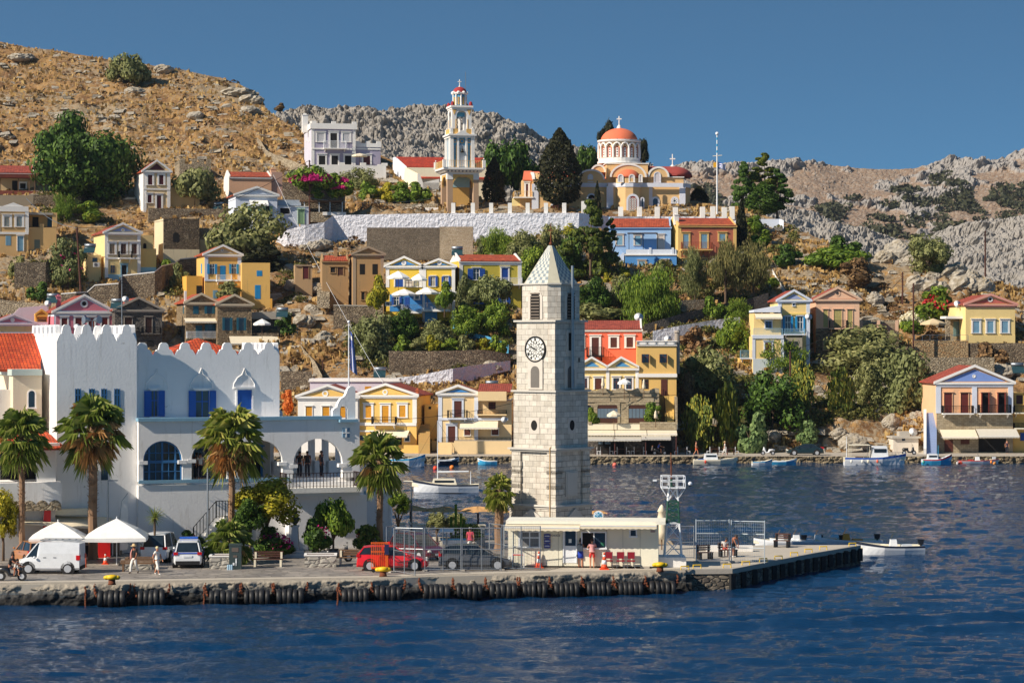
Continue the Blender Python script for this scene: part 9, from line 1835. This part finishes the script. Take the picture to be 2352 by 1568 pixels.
def af(kind,mat,x0,y0,x1,y1,yb,label,name='tree',cat='tree',Y=None,group=None,trunk=True,fl=None,fln=0,Yo=0,z=None):
 Y=(Y or YH(yb))+Yo;k=Y/F;cx,cy=(x0+x1)/2,(y0+y1)/2;base=PT(cx,yb,Y);t=aj(name,label,cat,base,rnd.uniform(0,6),group);cnt[0]+=1
 w=(x1-x0)*k/2;hh=(y1-y0)*k/2;o=link('crown',CM[kind][cnt[0]%len(CM[kind])],t);o.location=(0,0,PT(cx,cy,Y).z-base.z);o.scale=(w*.97,w*(.9 if kind in('cyp','slim')else.85),hh*1.02);sl=o.material_slots[0];sl.link='OBJECT';sl.material=LF[mat]
 if trunk:r=link('trunk',TM[cnt[0]%3],t);zz=o.location.z+hh*.5;r.scale=(max(zz*.42,w*.6),max(zz*.42,w*.6),zz)
 if fl:
  rs=np.random.RandomState(cnt[0]);D=aM(rs,fln);D[:,2]=np.abs(D[:,2])-.35;C=D*rs.uniform(.8,1.14,(fln,1))*np.array([w,w*.85,hh])+np.array([0,0,o.location.z]);keep=fbm(C[:,0]*1.3+C[:,1],C[:,2]*1.3,2,cnt[0])>.4;C=C[keep];s2=.17 if Y>250 else.06
  link('flowers',bm('flowers',*quads(C,aM(rs,len(C))*s2,aM(rs,len(C))*s2),LF[fl],False),t)
 return t
SH=dict(name='shrub',cat='shrub');OL=dict(name='olive_tree',cat='olive tree');CY_=dict(name='cypress',cat='cypress');PN=dict(name='pine_tree',cat='pine tree')
af('broad','dark',84,280,297,440,466,'huge dark green tree spreading above the rooftops at upper left');af('med','dark',150,380,262,455,470,'lower dark foliage mass under the huge tree at left',trunk=False,**SH)
af('cloud','olive',246,133,345,190,202,'lone olive tree on the bare golden hillside',Y=492,**OL);af('bush','dry',630,238,652,255,264,'tiny windblown tree on the skyline beside the rock outcrop',Y=476)
af('cloud','olive',397,395,497,460,474,'brownish olive tree beside the stone tower ruin',**OL);af('droop','green',120,450,176,506,512,'feathery date palm clump left of the rubble walls',**SH);af('bush','green',172,466,232,508,512,'green bush at the foot of the huge tree',**SH)
af('med','olive',488,486,645,602,612,'big grey-green olive tree in front of the white pedimented house',**OL);af('bush','cyp',560,570,655,628,630,'dark bush to the lower right of the big olive tree',**SH);af('med','olive',118,557,194,650,660,'olive tree with a few magenta blooms beside the leaning pole',fl='pink',fln=60,**OL)
af('bush','olive',392,610,428,664,668,'small olive left of the yellow house with bright blue shutters',**OL);af('bush','green',370,598,420,630,634,'green shrub above the path wall coping',**SH);af('bush','olive',498,650,552,690,694,'young fig in front of the yellow house doorway',Yo=-3)
for a in((60,650,110,690,'dark shrubs on the rubble below the pale blue shuttered house','dark'),(86,630,112,660,'leafy green bush right of the low stone wall at left','green'),(20,592,60,640,'grey-green bush on the left terrace wall','olive')):af('bush',a[5],*a[:4],a[3]+2,a[4],**SH)
af('cloud','green',664,388,765,432,452,'large magenta bougainvillea beside the dark utility pole',name='bougainvillea',cat='bougainvillea',Y=386.5,fl='pink',fln=8500);af('bush','green',749,402,813,450,456,'smaller magenta bougainvillea below the villa terrace wall',name='bougainvillea',cat='bougainvillea',Y=387,fl='pink',fln=3600);af('bush','green',718,432,742,456,462,'bright green bush below the magenta bougainvillea',**SH,Y=386)
af('med','olive',795,391,868,434,446,'rounded olive tree in front of the villa terrace wall',Y=414,**OL)
for i,(a,b,lb)in enumerate(((823,868,'leftmost citrus bush of the villa garden hedge'),(858,905,'second citrus bush of the garden hedge below the olive'),(895,945,'third citrus bush of the garden hedge before the school'),(935,990,'rightmost citrus bush of the hedge beside the white annex'))):af('bush',('green','yel','green','green')[i],a,422,b,468,472,lb,Y=404,group='garden hedge bushes',**SH)
af('cloud','dark',1092,340,1200,440,488,'broad dark pine right behind the bell tower',Y=420,**PN);af('cloud','dark',1150,337,1252,430,488,'broad dark pine between the bell tower and the big cypress',Y=424,**PN);af('cyp','cyp',1110,364,1158,470,488,'tall brownish cypress right of the bell tower',Y=404,**CY_);af('cyp','cyp',1240,300,1331,464,488,'great round-bottomed cypress in front of the church',Y=394.8,**CY_)
af('cloud','dark',1318,341,1376,400,488,'dark conifer between the great cypress and the dome',Y=428,**PN);af('cloud','cyp',1372,284,1408,335,488,'dark conifer top rising left of the dome',Y=428,**PN);af('cloud','cyp',1458,325,1490,372,488,'dark conifer branches right of the dome',Y=428,**PN);af('slim','cyp',1363,420,1381,520,524,'pencil-thin cypress against the church wall',Y=388,**CY_)
af('pine','pine',1302,466,1412,632,642,'layered pine in front of the church rampart',Y=361,**PN);af('pine','pine',1380,505,1425,600,640,'side branches of a pine before the light blue house',Y=361.5,**PN);af('cyp','cyp',1585,428,1626,478,490,'dark rounded conifer right of the church apse',Y=410,**PN)
af('pine','dark',1680,376,1732,494,502,'left pine of the cemetery group',Y=400,**PN);af('pine','pine',1718,355,1794,440,500,'tallest yellow-green pine of the cemetery group',Y=403,**PN);af('cyp','dark',1714,420,1788,490,500,'dark lower pine in the middle of the cemetery group',Y=399,**PN);af('pine','dark',1752,392,1818,480,500,'right pine of the cemetery group leaning over the wall',Y=401,**PN);af('slim','cyp',1690,462,1716,566,570,'slender cypress right of the russet house',Y=376,**CY_)
af('bush','green',1714,498,1752,534,538,'green shrub right of the slender cypress',**SH);af('bush','green',1722,530,1768,566,570,'green shrub above the grey-blue steps',**SH)
for a in(('droop','green',1113,530,1182,592,'light green feathery shrub under the agaves'),('med','olive',1158,538,1240,604,'olive shrub behind the clock tower spire, left side'),('med','green',1195,575,1262,640,'bright green shrub left of the spire tip'),('med','olive',1225,522,1305,600,'olive thicket right of the spire finial'),('med','dark',1282,545,1345,630,'dark thicket left of the layered pine'),('bush','yel',1255,514,1332,546,'yellow-green prickly pear patch below the rampart'),('bush','olive',1120,600,1170,650,'olive shrub between spire and olive yellow house'),('bush','dark',1214,503,1242,526,'small clipped round bush on the red earth, left'),('bush','dark',1238,489,1268,512,'small clipped tree on the red earth, middle'),('bush','dark',1275,508,1302,526,'small clipped round bush on the red earth, right'),('bush','olive',1094,545,1116,588,'prickly pear beside the sunlit retaining wall')):af(a[0],a[1],*a[2:6],a[5]+3,a[6],**SH)
af('droop','green',1424,628,1566,735,742,'bright green drooping pepper tree in front of the light blue house');af('droop','olive',1566,578,1626,672,706,'slim willow-leaved tree before the russet house door');af('droop','euc',1622,560,1712,660,705,'left eucalyptus of the pair right of the russet house',Y=350);af('droop','euc',1690,566,1772,662,700,'right eucalyptus with spreading branches beside the steps',Y=351)
for a in(('med','dark',1326,644,1407,720,'dense dark bush right of the clock tower belfry'),('med','olive',1400,640,1448,705,'olive bush between the dense bush and the pepper tree'),('bush','olive',1332,698,1442,736,'low flowering hedge above the coral red roof'),('bush','dark',1780,566,1834,612,'dark shrub on the golden slope right of the eucalyptus'),('bush','yel',1384,628,1408,655,'yellow flowering bush below the layered pine'),('bush','yel',1418,618,1450,650,'yellow flowering bush under the light blue house'),('bush','olive',1490,600,1530,640,'brown-green bush against the light blue house wing'),('cloud','green',1846,574,1992,612,'low bright green spreading mound on the golden slope'),('bush','dark',1904,545,1982,590,'dark domed shrub crowning the green mound'),('bush','dry',1925,598,2002,656,'bare brown thorn bush on the golden slope'),('bush','green',1740,640,1790,662,'shrubs beside the white step parapet')):af(a[0],a[1],*a[2:6],a[5]+2,a[6],trunk=False,**SH)
af('med','olive',2083,550,2187,632,636,'large round olive tree among the boulders on the right skyline',**OL)
af('med','olive',1048,640,1092,712,716,'olive tree at the corner of the olive yellow house',Y=340,**OL);af('cloud','olive',1078,640,1176,690,712,'spreading olive tree across the olive yellow facade',Y=339,**OL);af('bush','green',1002,650,1040,700,722,'young acacia in front of the lower parasols',Y=337)
af('med','green',1040,708,1108,768,790,'rounded light green tree below the garden steps',Y=335);af('med','green',1106,698,1172,768,784,'leafy green shrubs left of the clock tower shaft',Y=336,**SH);af('med','olive',803,734,905,834,842,'large olive tree left of the garden below the yellow houses',Y=331,**OL);af('med','dark',888,716,966,782,800,'dark green carob beneath the parasol terrace',Y=336);af('med','olive',960,742,1036,800,812,'grey-green shrubs below the terrace rail',Y=334,**SH);af('bush','yel',844,637,887,702,706,'autumn-yellow tree beside the brown gable house',Y=341);af('bush','dark',638,722,678,770,774,'dark round bush right of the bar terrace',**SH)
for i in range(7):x=905+i*37;af('bush',('green','olive','yel')[i%3],x,772+(i%2)*8,x+42,812,814,['leafy garden bush at the left end of the garden wall','second bush along the garden wall top','yellowish third bush along the garden wall','fourth bush along the garden wall','olive fifth bush along the garden wall','yellowish sixth bush along the garden wall','last bush of the garden wall beside the white gate'][i],Y=329,group='bushes along the garden wall',**SH)
af('bush','org',645,900,674,948,958,'small tree with orange leaves beside the white upper wall',Y=308)
for a in(('bush','green',1618,684,1668,738,'left yucca-like shrub along the rising path wall'),('droop','green',1664,690,1720,738,'right yucca-like shrub along the rising path wall'),('med','green',1648,737,1718,826,'fresh green shrubs left of the stacked cream house'),('bush','dry',1562,756,1622,815,'brownish dry bush right of the flue pipe'),('med','olive',1556,812,1702,926,'large olive tree right of the mustard block'),('bush','dry',1550,868,1604,968,'leafless grey bush beside the steel flue'),('med','dark',1704,864,1846,982,'dense dark bush behind the rusty brown pole'),('droop','green',1736,786,1842,856,'feathery ailanthus before the stacked cream house'),('droop','green',1834,726,1902,798,'feathery ailanthus before the salmon peach house'),('med','olive',1903,757,2062,852,'large green-grey tree below the courtyard wall'),('med','olive',2030,819,2148,944,'large round olive tree below the dry-stone terrace'),('med','olive',1960,834,2038,924,'olive bush between prickly pears and the round olive'),('bush','tam',1686,954,1760,1044,'blue-green tamarisk on the far quay'),('bush','tam',1830,970,1880,1022,'small grey-green shrub above the dark saloon'),('bush','dry',2240,790,2315,845,'leafless shrub below the honey stone wall'),('bush','olive',1640,770,1700,800,'mixed shrubs beneath the boulder wall')):af(a[0],a[1],*a[2:6],a[5]+3,a[6],**(SH if 'tree' not in a[6]else{}))
af('bush','green',2068,706,2130,762,766,'white flowering oleander beside the tall brown pole',fl='wfl',fln=1400,Yo=-3,**SH);af('bush','green',2115,664,2190,732,738,'red flowering bush under the boulders',fl='red',fln=500,Yo=-3,**SH)
af('bush','green',1350,938,1377,975,985,'potted green tree left of the arched doors',Y=299.5,trunk=True);af('bush','green',1478,928,1520,972,985,'potted green tree right of the arched doors',Y=299.5)
def paddles(seed,n):
 rs=random.Random(seed);m=MB();q=MB()
 for i in range(n):
  a,b=rs.uniform(0,6.28),rs.uniform(-.9,1);r=math.sqrt(max(0,1-b*b))*rs.uniform(.55,1);c=ag((r*cos(a),r*sin(a),b))*(.86+.3*sin(a*5+b*3)*cos(b*7+a*2));u=ag((rs.uniform(-1,1),rs.uniform(-.4,.4),rs.uniform(-.6,.6))).normalized();w=ag((rs.uniform(-.5,.5),rs.uniform(-.3,.3),1)).normalized();s_=rs.uniform(.06,.11)
  vs=[c+u*(s_*.7*cos(t))+w*(s_*1.1*sin(t))for t in np.linspace(0,2*PI,9)[:-1]];m.add(vs,[tuple(range(8))]);
  if i%3==0:q.add([c+w*s_*1.1+u*.03,c+w*s_*1.3,c+w*s_*1.1-u*.03,c+w*s_],[(0,1,2,3)])
 return m,q
PPM=aS('prickly pear',(72,90,42),(112,122,52),(170,160,64),.5,.05);pm_,pq_=paddles(1,1500)
o1=pm_.build('paddles',PPM);o2=pq_.build('fruit',LF['yel']);PD=(o1.data,o2.data);bpy.data.objects.remove(o1);bpy.data.objects.remove(o2)
for x0,y0,x1,y1,lb in((1560,915,1650,1030,'big prickly pear thicket rising from the far quay, left part'),(1628,890,1710,1025,'big prickly pear thicket rising from the far quay, right part'),(1796,836,1876,945,'prickly pear clump below the stacked cream house'),(1892,852,1972,958,'prickly pear clump right of the stone path'),):
 Y=YH(y1)-1;b_=PT((x0+x1)/2,y1,Y);t=aj('prickly_pear',lb,'cactus',b_,rnd.random()*6);k=Y/F
 for nm,d in zip(('paddles','fruit'),PD):o=link(nm,d,t);w=(x1-x0)*k/2;hh=(y1-y0)*k/2;o.scale=(w,w*.7,hh*1.05);o.location=(0,0,hh)
for px,py,Y,s_,lb in((1128,515,388,1.5,'silver agave clump left of the small clipped bushes'),(1155,512,388,1.6,'larger agave clump under the rampart')):
 t=aj('agave',lb,'agave',PT(px,py,Y));m=MB()
 for i in range(46):a=rnd.uniform(0,6.28);e=rnd.uniform(.25,1.4);d=ag((cos(a)*cos(e),sin(a)*cos(e),sin(e)));q=d.cross(ag((0,0,1))).normalized()*.1;L_=s_*rnd.uniform(.8,1.3);m.add([-q,q,d*L_*.6+q*.8,d*L_,d*L_*.6-q*.8],[(0,1,2,3,4)])
 m.build('leaves',LF['agave'],t)
def palm(label,x0,y0,x1,y1,tb,px,Y,dead=.3,nf=44,tr=.24,seed=1):
 rs=random.Random(seed);b_=PT(px,tb,Y);b_.z=ZQ;t=aj('palm_tree',label,'palm tree',b_,0,'fan palms on the quay');k=Y/F;R_=(x1-x0)*k/2*1.02;zc=PT(px,y0+(y1-y0)*.42,Y).z-b_.z;g=MB();d_=MB()
 for i in range(nf):
  f=i/nf;m=d_ if rs.random()<dead*(1.0 if f>.4 else.15)else g;e=radians(75-150*f+rs.uniform(-12,12));a=i*2.4+rs.uniform(-.3,.3);pl=R_*.56*(1-.15*f);dr=ag((cos(a)*cos(e),sin(a)*cos(e),sin(e)));o=ag((0,0,zc-.5*f));c=o+dr*pl+ag((0,0,-.12*R_*f));g.ah(o,c,.022,.015,3)
  side=dr.cross(ag((0,0,1)));side=side.normalized()if side.length>.1 else ag((1,0,0));up=side.cross(dr);ns=17;fl=R_*rs.uniform(.58,.75)*(1 if m is g else.7)
  for j in range(ns):
   an=(j/(ns-1)-.5)*radians(210);v=dr*cos(an)+side*sin(an);w=v.cross(up).normalized()*fl*.034;mid=c+v*fl*.62+up*.04;tip=c+v*fl*rs.uniform(.95,1.1)+ag((0,0,-fl*rs.uniform(.25,.6)));m.add([c,mid+w,tip,mid-w],[(0,1,2),(0,2,3)])
 g.build('green_fronds',LF['palm'],t);
 if d_.v:d_.build('dead_fronds',LF['dead'],t)
 m=MB();zz=zc;n=14;m.path([(0.02*sin(i),0,zz*i/n-.05)for i in range(n+1)],[tr*(1.25 if i==0 else 1-.012*i)for i in range(n+1)],9)
 for i in range(int(zz*34)):z=zz*(.3+.7*rs.random());a=rs.uniform(0,6.28);r=tr*.95;c,s_=cos(a),sin(a);m.add([(r*c-.06*s_,r*s_+.06*c,z),(r*c+.06*s_,r*s_-.06*c,z),((r+.16)*c,(r+.16)*s_,z+.1)],[(0,1,2)])
 m.build('trunk',ae('palm trunk',(140,110,84),.95),t);return t
palm('fan palm at the far left in front of the tiled porch roof',0,922,122,1090,1262,50,150,.15,36,.2,1);palm('tall fan palm with brown dead skirt in front of the battlemented tower',150,900,302,1085,1262,213,151,.5,44,.3,2);palm('fan palm with drooping dead leaves before the blue balcony door',462,924,610,1108,1275,532,151.5,.42,40,.22,3);palm('bright fan palm at the right end of the white building',812,988,932,1130,1262,872,156,.2,34,.22,4);palm('small leafy fan palm left of the clock tower base',1106,1090,1174,1160,1262,1146,158,.0,30,.32,5);palm('low fan palm without trunk in the stone planter behind the bin',488,1205,592,1290,1300,528,148,.05,34,.15,6);palm('young low palm behind the dark red car',825,1205,880,1260,1268,850,156,.0,26,.1,7)
def bf(kind,mat,x0,y0,x1,y1,label,Y=150,**k):z=F*(H-ZQ)/Y+CY;return af(kind,mat,x0,y0,x1,y1,z,label,Y=Y,**k)
bf('med','yel',540,1108,684,1195,'broad lantana tree with yellow-green leaves before the balcony',153);bf('med','dark',536,1150,612,1215,'dark green tree under the lantana tree',151);bf('bush','dark',590,1215,672,1275,'magenta bougainvillea bush left of the bust',152,fl='pink',fln=260,name='bougainvillea',cat='bougainvillea');bf('cloud','green',719,1154,812,1225,'pruned bright green ficus with cloud-like crown',153.5);bf('bush','dark',700,1195,760,1260,'loose dark bush with pink flowers under the pruned ficus',152,fl='pink',fln=60,**SH);bf('bush','dark',812,1210,862,1262,'flowering bush at the corner of the white building',158,fl='red',fln=80,**SH);bf('med','green',893,1133,938,1176,'lollipop-shaped clipped tree in front of the sea',161);bf('med','olive',981,1179,1025,1212,'clipped round bush, left of the pair by the beach',161.5,**SH);bf('med','olive',1022,1181,1070,1212,'clipped round bush, right of the pair by the beach',162,**SH);bf('med','yel',-22,1135,36,1225,'round leafy tree cut off by the left edge',150);bf('bush','dark',412,1220,470,1270,'dark flowering bush at the foot of the outside stairs',154,fl='pink',fln=50,**SH);bf('bush','green',1030,1205,1110,1240,'planting with tall cactus in the boat-shaped planter',160,trunk=False,**SH)
t=aj('boat_planter','white and blue boat used as a planter behind the grey hatchback','planter',GQ(1050,1262)+ag((0,.5,0)));m=MB();m.aJ([(-1.0,.55),(-.75,.1),(.75,.1),(1.0,.55),(1.15,.72),(-1.15,.72)][::1],-.35,.35);m.build('hull',ai,t);m=MB();m.box(-1.1,1.1,-.38,.38,.62,.72);m.build('gunwale',LB,t)
t=aj('column_cactus','tall column cactus rising from the boat planter','cactus',GQ(1046,1262)+ag((0,1,.4)));m=MB()
for x,z in((0,2.5),(.35,1.9),(-.3,1.7),(.55,1.5)):m.path([(x*.3,0,0),(x,0,.5),(x,0,z)],.09,7)
m.build('stems',LF['green'],t,True)
def yucca(px,Y,yc,label):b_=PT(px,CY+F*(H-ZQ)/Y,Y);zc=PT(px,yc,Y).z-b_.z;t=aj('yucca',label,'yucca',b_);m=MB();m.path([(0,0,0),(.03,0,zc)],[.09,.07]);m.build('trunk',BARK,t);m=MB();[m.add([c_-q,c_+q,c_+d*.8],[(0,1,2)])for c_,q,d in((ag((.03,0,zc)),d.cross(ag((0,.3,1))).normalized()*.035,d)for d in(ag((rnd.gauss(0,1),rnd.gauss(0,1),rnd.gauss(.25,.8))).normalized()for _ in range(130)))];m.build('leaves',LF['palm'],t)
yucca(355,149,1186,'spiky yucca in the stone planter between the parked cars');yucca(338,149.5,1262,'small yucca tuft low in the planter beside the off-roader')
RK=groundmat('limestone boulder',(146,134,114),(172,160,140),(184,175,160),(116,100,82),.5,2.2,.7);BM=[]
for s_ in range(4):
 bm_=MB();n,k=26,16;vs=[]
 for i in range(k+1):
  for j in range(n):a,b_=2*PI*j/n,PI*i/k-PI/2;vs.append((cos(a)*cos(b_),sin(a)*cos(b_),sin(b_)))
 V=np.array(vs);w,w2,id_=worley(V[:,0]*1.6+V[:,2]*.9+s_*7,V[:,1]*1.6+V[:,2]*1.3,s_);nz=fbm(V[:,0]*3+s_*9+V[:,2]*2,V[:,1]*3+V[:,2],4,s_);V=V*(.72+.35*id_+.35*(nz-.5)-.25*np.clip(.15-(w2-w),0,1))[:,None]
 Fq=[(i*n+j,i*n+(j+1)%n,(i+1)*n+(j+1)%n,(i+1)*n+j)for i in range(k)for j in range(n)];BM.append(bm('stone',V,np.array(Fq),RK,False))
def bj(lst,grp,flat=.75):
 for px,py,w,lb in lst:
  Y=YH(py);r=w/F*Y/2;t=link('boulder',BM[rnd.randrange(4)]);t.location=PT(px,py,Y)+ag((0,-r*.2,r*.2));t.scale=(r*1.1,r,r*flat*rnd.uniform(.85,1.25));t.rotation_euler=(0,0,rnd.uniform(0,6));tag(t,lb,'boulder',grp)
bj([(2065,588,70,'broad pale boulder left of the round skyline olive'),(2030,597,48,'rounded boulder at the left end of the skyline rocks'),(2095,602,40,'boulder tucked against the round skyline olive'),(2145,640,40,'tall upright rock left of the boulder heap'),(2190,636,70,'largest pale boulder crowning the heap above the red blossom'),(2230,640,44,'boulder at the top right of the heap'),(2110,660,62,'pale boulder at the left foot of the heap'),(2150,668,60,'low boulder in the middle of the heap'),(2215,668,70,'boulder at the right foot of the heap above the red pediment'),(2256,668,60,'grey fluted boulder just above the red pediment house'),(1960,690,40,'small white boulder right of the salmon house gable'),(2010,692,46,'white boulder above the courtyard wall')],'boulders on the right skyline')
bj([(2230,858,60,'pale boulder above the periwinkle pediment'),(2300,860,60,'pale boulder behind the right-hand solar heater'),(2105,960,40,'grey boulder left of the blue steps'),(2045,975,46,'grey boulder in the dry grass right of the prickly pears'),(1925,1000,44,'white boulder above the dark saloon car'),(1958,1022,60,'large white boulder left of the fishing boat'),(1775,1006,40,'rock beside the tamarisk'),(1740,1030,44,'rock above the white scooter'),(1850,1012,40,'pale rock above the saloon roof'),(1985,905,50,'dark boulder beside the olive bush'),(1600,835,34,'rounded boulder behind the large olive, left'),(1580,790,36,'boulder under the brownish dry bush')],'rocks on the right slope')
bj([(700,745,50,'large grey rock right of the dark round bush'),(740,790,54,'grey rock above the winding parapet'),(765,800,40,'grey rock beside the large garden olive'),(718,715,40,'rock below the straw-covered steps'),(660,625,40,'dark rock left of the tiny cube hut'),(670,660,36,'rock left of the straw-covered steps'),(722,665,34,'loose rocks pile by the straw-covered steps'),(722,570,38,'fluted upright rock under the white rampart ramp'),(745,565,40,'second fluted upright rock under the rampart ramp'),(698,572,28,'small rock left of the fluted rocks'),(1130,850,50,'pale boulder left of the clock tower shaft'),(1150,838,34,'rounded boulder close to the clock face'),(1028,882,40,'rock above the blue pediment house'),(700,895,34,'white rock above the white pedimented waterfront house'),(1160,756,40,'rock cliff behind the olive yellow house corner')],'rocks on the middle slope')
bj([(545,222,75,'big overhanging rock outcrop at the crest of the left hill'),(580,238,55,'layered rock shelf at the right end of the outcrop'),(575,262,50,'lower layered rock of the crest outcrop'),(100,332,50,'grey rock above the huge dark tree'),(15,320,40,'grey layered rock at the left edge of the hill'),(310,215,44,'flat rock below the lone olive tree'),(150,275,60,'low layered outcrop in the middle of the left hill'),(450,270,44,'layered rock below the crest at centre left'),(50,140,60,'flat pale rock on the top of the left hill'),(375,166,50,'rock ledge on the left hill skyline')],'outcrops on the left hill',.45)
def sample(n,lo,hi,seed,dens=None):
 rs=np.random.RandomState(seed);r,c=HX[:330].shape;pts=[];i=rs.randint(6,r-1,n);j=rs.randint(0,c,n);P=np.stack([HX[i,j],HY[i,j],HZ[i,j]],1);px=CX+P[:,0]/P[:,1]*F;py=CY+(H-P[:,2])/P[:,1]*F;k=(px>lo)&(px<hi)
 if dens:k&=dens(px,py,P,rs)
 return P[k]+rs.normal(size=P[k].shape)*np.array([.15,.15,0]),rs
dn=lambda thr,sc_,sd:(lambda px,py,P,rs:(fbm(P[:,0]/sc_,(P[:,1]+P[:,2])/sc_,4,sd)>thr-.2*((px<650)&(py<430))))
def stuff(name,V,Fq,mat):o=link(name,bm(name,V,Fq,mat,False));tag(o,kind='stuff');return o
P,rs=sample(64000,-50,2420,3,dn(.45,9,33));n=len(P);s_=rs.uniform(.18,.6,n)[:,None];U_=aM(rs,n)*np.array([1,1,0]);stuff('dry_grass',*quads(np.vstack([P+np.array([0,0,.2]),P+aM(rs,n)*.3+np.array([0,0,.2])]),np.vstack([U_*s_*.45]*2),np.vstack([np.tile([.0,0,1.],(n,1))*s_*.6+aM(rs,n)*.08]*2)),LF['gold'])
P,rs=sample(3600,-50,2420,4,dn(.5,14,44));n=len(P);m_=26;C=np.repeat(P,m_,0);D=aM(rs,n*m_);D[:,2]=np.abs(D[:,2]);s_=np.repeat(rs.uniform(.3,1.0,n),m_)[:,None];stuff('hill_scrub',*quads(C+D*s_*np.array([1,1,.7]),aM(rs,n*m_)*s_*.2,aM(rs,n*m_)*s_*.2),LF['scrub'])
P,rs=sample(9500,-50,2420,5,dn(.47,7,55));n=len(P);ico=np.array([(-1,-1,-.6),(1,-1,-.5),(1,1,-.6),(-1,1,-.5),(-.7,-.8,.6),(.8,-.6,.5),(.6,.7,.7),(-.7,.6,.5)]);s_=(rs.uniform(.3,1,n)**3*.85+.12)[:,None,None];V=P[:,None,:]+(ico[None]+rs.uniform(-.35,.35,(n,8,3)))*s_*np.array([1.2,1,.6]);Fq=(np.arange(n)*8)[:,None,None]+np.array([(0,3,2,1),(4,5,6,7),(0,1,5,4),(1,2,6,5),(2,3,7,6),(3,0,4,7)])[None];stuff('loose_stones',V.reshape(-1,3),Fq.reshape(-1,4),RK)
V=RIDGE['far_ridge'];rs=np.random.RandomState(8);r,c=V.shape[:2];i=rs.randint(5,r-20,3200);j=rs.randint(0,c,3200);P=V[i,j];P=P[(fbm(P[:,0]/9,P[:,2]/5,3,66)>.5)&(fbm(P[:,0]/90,P[:,2]/30,3,67)*.8+.3*(1-np.abs(i/r-.5)*2)*(rs.rand(3200)>.25)>.54)];n=len(P);m_=30;C=np.repeat(P,m_,0);D=aM(rs,n*m_);s_=np.repeat(rs.uniform(1.2,4.2,n),m_)[:,None];stuff('far_scrub',*quads(C+D*s_*np.array([1.3,.8,.55])+np.array([0,-3,.6]),aM(rs,n*m_)*s_*.28,aM(rs,n*m_)*s_*.28),LF['fars'])
reg=[(1095,1345,520,660,.42),(1340,1760,600,745,.45),(1490,1700,690,800,.5),(1560,2060,800,985,.5),(800,1175,700,850,.45),(380,430,590,680,.45),(1600,1720,930,1035,.4),(30,190,590,690,.55),(640,700,610,760,.55),(1700,1830,490,600,.52),(90,260,440,520,.45)]
P,rs=sample(90000,-50,2420,6);px=CX+P[:,0]/P[:,1]*F;py=CY+(H-P[:,2])/P[:,1]*F;k=np.zeros(len(P),bool)
for a,b,c,d,th_ in reg:k|=(px>a)&(px<b)&(py>c)&(py<d)&(fbm(P[:,0]/3.5,(P[:,1]+P[:,2])/3.5,3,77)>th_)
P=P[k][:5200];n=len(P);m_=26;C=np.repeat(P,m_,0);D=aM(rs,n*m_);D[:,2]=np.abs(D[:,2]);s_=np.repeat(rs.uniform(.3,.95,n),m_)[:,None];stuff('undergrowth',*quads(C+D*s_*np.array([1,1,.9]),aM(rs,n*m_)*s_*.2,aM(rs,n*m_)*s_*.16),aS('mixed undergrowth leaves',(60,66,34),(92,96,46),(140,134,72)))
